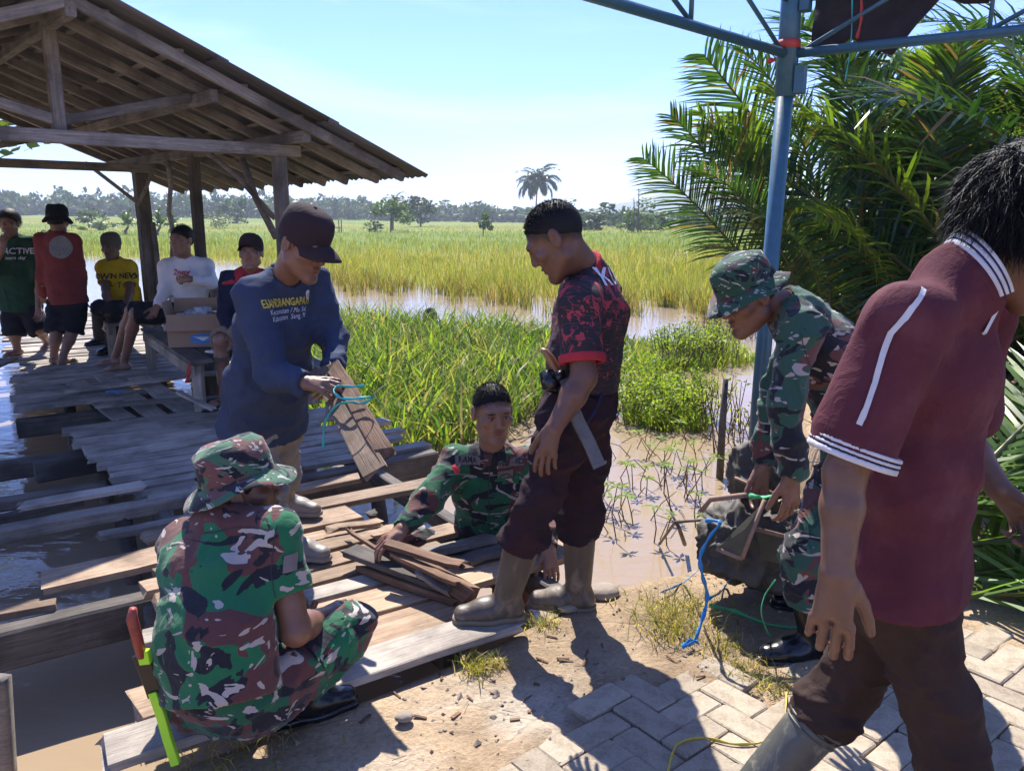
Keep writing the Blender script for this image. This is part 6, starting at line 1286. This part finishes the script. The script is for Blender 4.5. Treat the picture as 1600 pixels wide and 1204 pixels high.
V2, F2 = disc2d(.014, 16, 1.5); project(s6, V2, F2, A(490, 461, 3.28), rt, (0, 0, 1), M['print_w'], s6, 'emblem', .003); V2, F2 = disc2d(.008, 12, 1.3); project(s6, V2, F2, A(490, 461, 3.28), rt, (0, 0, 1), M['print_y'], s6, 'emblem', .005)

# -- soldier squatting in the foreground
J = dict(head=A(377, 766, 2.27), neck=A(352, 808, 2.20), shL=A(292, 848, 2.26), shR=A(428, 832, 2.14), elL=A(310, 960, 2.45), wrL=A(420, 960, 2.52), elR=A(462, 985, 2.05), wrR=A(505, 962, 2.28), pel=A(345, 1072, 1.98), chest=A(345, 880, 2.16), waist=A(335, 990, 2.02), hipL=A(318, 1085, 2.06), hipR=A(398, 1095, 1.98),
         knL=A(440, 950, 2.50), knR=A(545, 985, 2.26), ftL=G(390, 1100, -.02), ftR=G(470, 1120, -.02), toL=(.75, .65, 0), toR=(.85, .45, 0))
lens('p7', J)
p7, s7, t7, Mh7, J7 = person('squatting soldier in a green camouflage shirt and boonie hat', J, (.19, .092, .058), 1.04, .85, fwd=(.93, .30, .12), hup=(-.22, .0, .97), shirt=dict(mat='camo_a', sleeve='short', to=.62, hem=.02, loose=1.05, fold=.010), trousers=dict(mat='camo_b', len='long', to=.95, loose=1.03, fold=.016), feet='army', hatspec=('boonie', 'camo_hat', .12), hairspec=dict(line=(.06, .02)), hands=dict(L=dict(f=(1, .3, -.2)), R=dict(f=(.6, .9, 0), n=(0, 0, 1))), seed=9, build=1.0)
pv = J7['pel'] + np.array([0, 0, .05]); dn = nrm(J7['pel'] - J7['waist']); ha = nrm(J7['hipR'] - J7['hipL']); fw = np.cross(dn, ha)
P_ = [lerp(J7['pel'], J7['waist'], .12) + ha * .166 * math.cos(a) + fw * .122 * math.sin(a) for a in np.linspace(0, 2 * math.pi, 41)]; tv, tf = tube(P_, .006, 8, False, q=3.6, side=dn); mk('belt', tv, tf, M['belt'], t7)
mc = empty('red_handled_machete', A(235, 1060, 1.95), 'machete with a red handle in a black and lime scabbard', 'machete')
V, F = tube([A(222, 1025, 1.93), A(214, 995, 1.92), A(206, 965, 1.92), A(208, 950, 1.92)], [.013, .0145, .015, .010], 10); mk('handle', V, F, M['red_handle'], mc)
timber('lime_guard', A(224, 1015, 1.93), A(228, 1035, 1.93), .030, .018, M['lime'], mc, .001, 1, 0, up=(0, -1, .2)); timber('scabbard', A(220, 1022, 1.94), A(244, 1085, 1.94), .042, .016, M['leather'], mc, .002, 3, .001, up=(0, -1, .2)); timber('scabbard_tip', A(240, 1080, 1.935), A(275, 1192, 1.90), .024, .018, M['lime'], mc, .002, 3, .001, up=(0, -1, .2))

def patch(obj, org, right, up, w_, h_, mat, name='pocket', off=.006, n_=8):
    V2 = np.array([(-w_ / 2 + w_ * i / n_, -h_ / 2 + h_ * j / n_) for i in range(n_ + 1) for j in range(n_ + 1)]); F2 = [(i * (n_ + 1) + j, (i + 1) * (n_ + 1) + j, (i + 1) * (n_ + 1) + j + 1, i * (n_ + 1) + j + 1) for i in range(n_) for j in range(n_)]
    return project(obj, V2, F2, org, right, up, mat, obj, name, off)
def seam(obj, pts, mat, w_=.003, name='seam', off=.0015):
    o0 = pts[0]; rt_ = np.array([1., 0, 0]); up_ = np.array([0, 0, 1.]); V2, F2 = strip2d([((p - o0) @ rt_, (p - o0) @ up_) for p in pts], w_, 10); return project(obj, V2, F2, o0, rt_, up_, mat, obj, name, off)
patch(t7, A(520, 1000, 2.15), nrm((.75, .5, .35)), (-.3, -.1, .9), .13, .15, M['camo_a']); patch(t7, A(508, 985, 2.15), nrm((.75, .5, .35)), (-.3, -.1, .9), .14, .05, M['camo_b'], 'pocket_flap', .010)
seam(s7, [A(420, 838, 2.0), A(418, 900, 2.0), A(436, 960, 2.0)], M['belt']); seam(s7, [A(296, 856, 2.0), A(345, 846, 2.0), A(415, 842, 2.0)], M['belt']); patch(s7, A(452, 880, 2.05), (1, 0, 0), (0, 0, 1), .03, .045, M['patch'], 'sleeve_badge', .004, 3)
# -- soldier standing in the water
J = dict(head=A(770, 645, 3.42), neck=A(768, 705, 3.50), shL=A(822, 724, 3.55), shR=A(712, 724, 3.50), elL=A(852, 800, 3.45), wrL=A(858, 858, 3.22), elR=A(668, 782, 3.30), wrR=A(628, 826, 3.14), pel=A(775, 868, 3.66), chest=A(768, 765, 3.56), hipL=A(805, 885, 3.68), hipR=A(745, 880, 3.66),
         knL=A(800, 985, 3.6), knR=A(640, 838, 3.48), ftL=np.array([0.05, 3.75, -1.0]), ftR=np.array([-.42, 3.55, -.55]), toL=(.1, -1, 0), toR=(-.4, -1, 0))
lens('p8', J)
p8, s8, t8, Mh8, J8 = person('bareheaded soldier in camouflage jacket standing in the water', J, (.29, .15, .098), 1.08, .85, fwd=(.30, -.94, -.10), hup=(.02, -.1, 1), shirt=dict(mat='camo_b', sleeve='long', hem=.05, loose=1.08, fold=.014), trousers=dict(mat='camo_b', len='long', to=1.0, fold=.016), feet='army', hairspec=dict(line=(.080, .080), strand=.012, ns=8000, fade=(.082, .060)), hands=dict(R=dict(f=(-.75, -.55, -.35), n=(-.1, -.2, 1), curl=.5), L=dict(f=(.1, -.5, -.85), n=(.2, -.8, .4), curl=.3)), seed=14)
for (px, py, w_, h_, txt, sz) in ((731, 720, .115, .034, 'RAMA', .032), (798, 726, .115, .034, 'TNI - AD', .030), (789, 746, .07, .055, None, 0)):
    n_ = 8; V2 = np.array([(-w_ / 2 + w_ * i / n_, s_ * h_ / 2) for i in range(n_ + 1) for s_ in (-1, 1)]); F2 = [(2 * i, 2 * i + 2, 2 * i + 3, 2 * i + 1) for i in range(n_)]; project(s8, V2, F2, A(px, py, 3.42), (1, 0, 0), (0, -.1, 1), M['patch'], s8, 'name_patch', .006)
    if txt: decal(s8, txt, A(px, py, 3.42), (1, 0, 0), (0, -.1, 1), sz, M['print_k'], s8, off=.009, bold=.015)
    else:
        V2, F2 = strip2d([(.024 * math.cos(a), .015 * math.sin(a) - .004) for a in np.linspace(0, 2 * math.pi, 17)], .005, 1); project(s8, V2, F2, A(px, py, 3.42), (1, 0, 0), (0, -.1, 1), M['print_k'], s8, 'badge_ring', .009)
V2, F2 = disc2d(.02, 5); project(s8, V2, F2, A(700, 728, 3.45), nrm((.8, .6, 0)), (0, 0, 1), M['print_r'], s8, 'sleeve_flag', .008)
for sg in (-1, 1):                       # turned-down collar points
    nk = J8['neck']; pts = [nk + [sg * .012, -.062, .012], nk + [sg * .070, -.010, .035], nk + [sg * .105, -.035, -.005], nk + [sg * .060, -.085, -.045]]; flap(pts, M['camo_b'], 'collar_point', s8, .004)

for px in (728, 792): patch(s8, A(px, 776, 3.40), (1, 0, 0), (0, -.1, 1), .115, .10, M['camo_b'], 'pocket', .005); patch(s8, A(px, 757, 3.40), (1, 0, 0), (0, -.1, 1), .12, .038, M['camo_a'], 'pocket_flap', .010)
seam(s8, [A(765, 715, 3.4), A(763, 780, 3.4), A(765, 850, 3.4)], M['belt'], .005)
# -- soldier bending over the bag
J = dict(head=A(1170, 462, 2.60), neck=A(1228, 480, 2.62), shL=A(1250, 512, 2.50), shR=A(1262, 505, 2.84), elL=A(1226, 630, 2.42), wrL=A(1236, 745, 2.40), elR=A(1210, 640, 2.85), wrR=A(1192, 730, 2.80), pel=A(1348, 690, 2.72), chest=A(1282, 545, 2.70), waist=A(1325, 620, 2.72), hipL=A(1330, 725, 2.62), hipR=A(1338, 722, 2.82),
         knL=A(1262, 868, 2.52), knR=A(1275, 850, 2.86), ftL=G(1262, 1030, -.02), ftR=G(1278, 950, -.02), toL=(-1, -.08, 0), toR=(-1, .1, 0))
lens('p10', J)
p10, s10, t10, Mh10, J10 = person('soldier in faded camouflage and boonie hat bending over the bag', J, (.20, .098, .064), .98, .9, fwd=(-.85, -.20, -.46), hup=(-.42, -.1, .90), shirt=dict(mat='camo_c', sleeve='long', hem=.06, loose=1.08, fold=.016), trousers=dict(mat='camo_c', len='long', to=.72, loose=1.02, fold=.018), feet='army', hatspec=('boonie', 'camo_hat2', -.02, .93), hairspec=dict(line=(.06, .02)), hands=dict(L=dict(f=(.05, -.05, -1), n=(.3, -.9, 0), curl=.55), R=dict(f=(-.1, -.1, -1), n=(0, 1, .1), curl=.6)), seed=20)

patch(t10, A(1268, 830, 2.45), nrm((1, .1, .1)), (0, 0, 1), .12, .14, M['camo_c']); patch(t10, A(1270, 808, 2.45), nrm((1, .1, .1)), (0, 0, 1), .13, .045, M['camo_c'], 'pocket_flap', .011); seam(s10, [A(1252, 520, 2.4), A(1262, 560, 2.4), A(1280, 600, 2.4)], M['belt'])
# -- man in the maroon polo, nearest
J = dict(head=A(1610, 362, 1.50), neck=A(1510, 432, 1.50), shL=A(1520, 470, 1.70), shR=A(1420, 500, 1.40), elL=A(1500, 680, 1.82), wrL=A(1560, 762, 1.72), elR=A(1320, 738, 1.38), wrR=A(1308, 892, 1.33), pel=A(1408, 890, 1.56), chest=A(1458, 575, 1.54), waist=A(1428, 740, 1.55), hipL=A(1394, 945, 1.62), hipR=A(1416, 945, 1.50),
         knL=A(1330, 1068, 1.72), knR=A(1488, 1170, 1.46), ftL=np.array([.60, 1.72, -.0]), ftR=np.array([.95, 1.42, 0.0]), toL=(1, .1, 0), toR=(1, -.1, 0))
lens('p11', J)
p11, s11, t11, Mh11, J11 = person('man in a maroon polo shirt with white trim walking right', J, (.155, .082, .054), 1.05, .8, fwd=(.80, .10, -.58), hup=(.52, .05, .80), shirt=dict(mat='maroon', sleeve='short', to=.90, hem=.035, loose=1.03, hemr=1.14, fold=.012, fs=(5, 5, 3.2), sl=1.2), trousers=dict(mat='brown_trousers', len='long', to=.2, loose=.90, fold=.015), feet='rubber_g', hairspec=dict(big=.026, line=(.07, .02), strand=.055, ns=16000), hands=dict(R=dict(f=(-.05, -.05, -1), n=(-.35, -.9, 0), curl=.42, s=1.08), L=dict(f=(.6, -.2, -.7), n=(.4, .5, .5), curl=.9)), seed=26, build=.86)
sh, el = J11['shR'], J11['elR']; d = nrm(el - sh); c_ = lerp(sh, el, .90)
for k, (a0, a1, mt) in enumerate(((-.028, -.021, 'collar_white'), (-.021, -.018, 'collar_navy'), (-.018, -.012, 'collar_white'), (-.012, -.009, 'collar_navy'), (-.009, .002, 'collar_white'))):
    f = Field(); f.cone(c_ + d * a0, c_ + d * a1, .0815, .0815, .004, ca=True, cb=True); f.cone(c_ + d * (a0 - .02), c_ + d * (a1 + .02), .060, .060, .002, mode='sub'); V, Q_ = f.mesh(.0035); mk('sleeve_band', V, Q_, M[mt], s11)
# shoulder piping from collar to cuff
pp = [A(1440, 452, 1.36), A(1418, 480, 1.35), A(1398, 522, 1.33), A(1372, 600, 1.32), A(1350, 668, 1.30)]
rt = np.array([1., 0, 0]); upv = np.array([0, 0, 1.]); o0 = pp[1]; P2 = [((p - o0) @ rt, (p - o0) @ upv) for p in pp]; V2, F2 = strip2d(P2, .008, 10); project(s11, V2, F2, o0, rt, upv, M['collar_white'], s11, 'piping', .004)
# knitted collar, standing at the back and falling to the front
def collar_band(P, Ht, mats, parent, out):
    n = len(P); k0 = 0; tot = sum(m_[1] for m_ in mats)
    for (mt, wdt) in mats:
        V = []; F = []
        for i, p in enumerate(P):
            for q in (k0 / tot, (k0 + wdt) / tot):
                b0 = p + Ht[i] * q; V += [b0 + out[i] * (.004 + .004 * q), b0 - out[i] * .003]
        for i in range(n - 1):
            a = 4 * i; F += [(a, a + 4, a + 6, a + 2), (a + 1, a + 3, a + 7, a + 5), (a + 2, a + 6, a + 7, a + 3), (a, a + 1, a + 5, a + 4)]
        mk('collar_band', V, F, M[mt], parent); k0 += wdt
nk = J11['neck']; nd = nrm(J11['head'] - nk); cb_ = nrm(np.cross(nd, [0, 1, 0])); cf = np.array([0, 1., 0])
cb_ = nrm(np.array([1, 0, 0]) - nd * nd[0]); cs_ = np.cross(nd, cb_); P_, H_, O_ = [], [], []
for a in np.linspace(-1.9, 1.9, 25):
    o_ = -cb_ * math.cos(a) + cs_ * math.sin(a); P_.append(nk + o_ * .072 - nd * .02 + cb_ * .01); H_.append(nd * (.062 - .012 * abs(a)) + o_ * .012); O_.append(o_)
collar_band(P_, H_, (('maroon', 2.2), ('collar_white', .8), ('collar_navy', .35), ('collar_white', .7), ('collar_navy', .35), ('collar_white', .6)), s11, O_)
for sg in (-1, 1): pts = [nk + cb_ * .070 + cs_ * .02 * sg - nd * .015, nk + cb_ * .060 + cs_ * .055 * sg + nd * .0, nk + cb_ * .085 + cs_ * .062 * sg - nd * .05, nk + cb_ * .100 + cs_ * .020 * sg - nd * .08]; flap(pts, M['collar_white'], 'collar_point', s11, .003)

# -- spectators on the shelter's deck
J = dict(head=A(14, 348, 8.45), neck=A(20, 370, 8.5), shL=A(50, 380, 8.55), shR=A(-8, 380, 8.5), elL=A(62, 440, 8.5), wrL=A(60, 480, 8.4), elR=A(-22, 430, 8.3), wrR=A(4, 390, 8.15), pel=A(32, 468, 8.55), hipL=A(46, 478, 8.57), hipR=A(20, 478, 8.55), knL=A(62, 515, 8.5), knR=A(22, 520, 8.5), ftL=G(74, 545, DZ), ftR=G(28, 555, DZ), toL=(.3, -1, 0), toR=(-.3, -1, 0)); lens('p1', J)
p1, s1, t1, _, J1 = person('man in a dark green printed shirt at the left edge', J, (.24, .13, .09), 1.12, 1.7, fwd=(.1, -1, -.05), shirt=dict(mat='green_shirt', sleeve='short', to=.95, hem=.12, loose=1.15), trousers=dict(mat='shorts_black', len='short', to=1.1, loose=1.15), feet='bare', hairspec=dict(big=.012, line=(.075, .05), strand=.03, ns=1500), hands=dict(R=dict(f=(.2, 0, 1), n=(0, -1, .2))), seed=31, eyes=False)
decal(s1, 'INACTIVE', A(20, 393, 8.4), (1, .05, 0), (0, 0, 1), .085, M['print_w'], s1, off=.008, bold=.02); decal(s1, 'team day', A(22, 403, 8.4), (1, .05, 0), (0, 0, 1), .05, M['print_w'], s1, off=.008, shear=.3)
J = dict(head=A(90, 346, 8.1), neck=A(91, 364, 8.1), shL=A(65, 375, 8.1), shR=A(114, 375, 8.08), elL=A(66, 430, 8.1), wrL=A(68, 462, 8.3), elR=A(126, 432, 8.1), wrR=A(128, 470, 8.3), pel=A(106, 465, 8.1), hipL=A(92, 476, 8.1), hipR=A(120, 476, 8.1), knL=A(88, 520, 8.0), knR=A(112, 520, 8.0), ftL=G(86, 568, DZ), ftR=G(100, 570, DZ), toL=(0, 1, 0), toR=(.2, 1, 0)); lens('p2', J)
p2, s2, t2, _, J2 = person('man in a faded red shirt and black bucket hat seen from behind', J, (.22, .12, .085), 1.08, 1.7, fwd=(0, 1, -.1), shirt=dict(mat='red_shirt', sleeve='long', hem=.06, loose=1.1), trousers=dict(mat='shorts_black', len='short', to=1.0, loose=1.1), feet='bare', hatspec=('bucket', 'black_hat'), hairspec=dict(line=(.07, .04)), seed=35, eyes=False)
V2, F2 = disc2d(.11); project(s2, V2, F2, A(96, 386, 8.0), (1, 0, 0), (0, 0, 1), M['print_g'], s2, 'emblem', .008)
J = dict(head=A(174, 386, 8.5), neck=A(178, 406, 8.55), shL=A(203, 418, 8.6), shR=A(162, 418, 8.5), elL=A(203, 455, 8.45), wrL=A(196, 482, 8.25), elR=A(165, 452, 8.35), wrR=A(168, 480, 8.15), pel=A(198, 478, 8.62), hipL=A(205, 486, 8.6), hipR=A(190, 486, 8.5), knL=A(178, 482, 8.1), knR=A(155, 480, 8.1), ftL=G(176, 552, DZ), ftR=G(158, 540, DZ), toL=(-.5, -.8, 0), toR=(-.7, -.7, 0)); lens('p3', J)
p3, s3, t3, _, J3 = person('man in a yellow printed shirt sitting on the low bench', J, (.17, .095, .07), 1.08, 1.7, fwd=(-.12, -1, -.15), shirt=dict(mat='yellow_shirt', sleeve='short', to=.72, hem=.03), trousers=dict(mat='shorts_black', len='long', to=.95), feet='shoe', hatspec=('beanie', 'grey_cap'), hairspec=dict(line=(.06, .02)), seed=38, eyes=False)
decal(s3, 'OWN NEW', A(180, 432, 8.4), (1, .1, 0), (0, 0, 1), .075, M['print_k'], s3, off=.008, bold=.03); decal(s3, '~ 7 ~', A(184, 446, 8.4), (1, .1, 0), (0, 0, 1), .09, M['print_k'], s3, off=.008)
J = dict(head=A(284, 376, 7.35), neck=A(288, 402, 7.42), shL=A(322, 416, 7.5), shR=A(262, 416, 7.4), elL=A(330, 442, 7.3), wrL=A(296, 436, 7.12), elR=A(258, 452, 7.35), wrR=A(245, 480, 7.2), pel=A(295, 482, 7.5), hipL=A(298, 488, 7.42), hipR=A(285, 488, 7.52), knL=A(212, 490, 7.3), knR=A(205, 486, 7.5), ftL=G(196, 578, DZ), ftR=G(182, 570, DZ), toL=(-1, -.4, 0), toR=(-1, -.2, 0)); lens('p4', J)
p4, s4, t4, _, J4 = person('man in a white long sleeved shirt sitting beside the cardboard box', J, (.28, .15, .105), 1.08, 1.6, fwd=(-.35, -.93, -.02), shirt=dict(mat='white_shirt', sleeve='long', hem=.02, loose=1.05), trousers=dict(mat='shorts_black', len='short', to=1.0, loose=1.0), feet='bare', hairspec=dict(big=.008, line=(.078, .066), strand=.02, ns=1500, fade=(.08, .06)), hands=dict(L=dict(f=(-1, .1, -.1), n=(0, -1, .2), curl=.8)), seed=41, eyes=False)
decal(s4, '2nny', A(281, 426, 7.3), (1, .1, 0), (0, 0, 1), .075, M['print_r'], s4, off=.008, bold=.02, shear=.2)
J = dict(head=A(392, 396, 6.35), neck=A(388, 424, 6.4), shL=A(416, 436, 6.5), shR=A(358, 438, 6.35), elL=A(420, 480, 6.4), wrL=A(395, 505, 6.2), elR=A(350, 490, 6.25), wrR=A(362, 522, 6.05), pel=A(390, 520, 6.5), hipL=A(400, 528, 6.45), hipR=A(378, 528, 6.4), knL=A(380, 520, 6.0), knR=A(345, 532, 6.02), ftL=G(385, 630, DZ), ftR=G(352, 632, DZ + .015), toL=(-.3, -1, 0), toR=(-.5, -.9, 0)); lens('p5', J)
p5, s5, t5, _, J5 = person('smiling man in a navy shirt with red shoulders sitting at the back', J, (.26, .135, .09), 1.08, 1.5, fwd=(.12, -1, .05), shirt=dict(mat='navy_shirt', sleeve='long', hem=.0), trousers=dict(mat='shorts_tan', len='short', to=1.0), feet='sandal', hatspec=('cap', 'dark_cap', .25), hairspec=dict(line=(.06, .02)), seed=44, eyes=False, collar='red_trim')
f = Field(); f.cone(lerp(J5['neck'], J5['shR'], .2), lerp(J5['shR'], J5['elR'], .12), .062, .078, .03); f.cone(lerp(J5['neck'], J5['shL'], .2), lerp(J5['shL'], J5['elL'], .12), .062, .078, .03); f.cut(J5['shR'] - [0, 0, .03], (0, 0, -1)); V, Q_ = f.mesh(.012); mk('shoulder_yoke', V, Q_, M['red_trim'], s5)

# ------------------------------------------------------------------ the air
hz, t, b, o = newmat('haze_air'); t.nodes.remove(b); pv_ = t.nodes.new('ShaderNodeVolumePrincipled'); pv_.inputs['Color'].default_value = (.80, .89, 1.0, 1); pv_.inputs['Density'].default_value = .00065; pv_.inputs['Anisotropy'].default_value = .2
t.links.new(pv_.outputs[0], o.inputs['Volume'])
V, F = boxf((0, 800, 41.5), ((1, 0, 0), (0, 1, 0), (0, 0, 1)), (3200, 2900, 43.5)); tag(mk('haze', V, F, hz, None, False), 'thin bluish haze lying over the whole field', 'haze', kind='stuff')
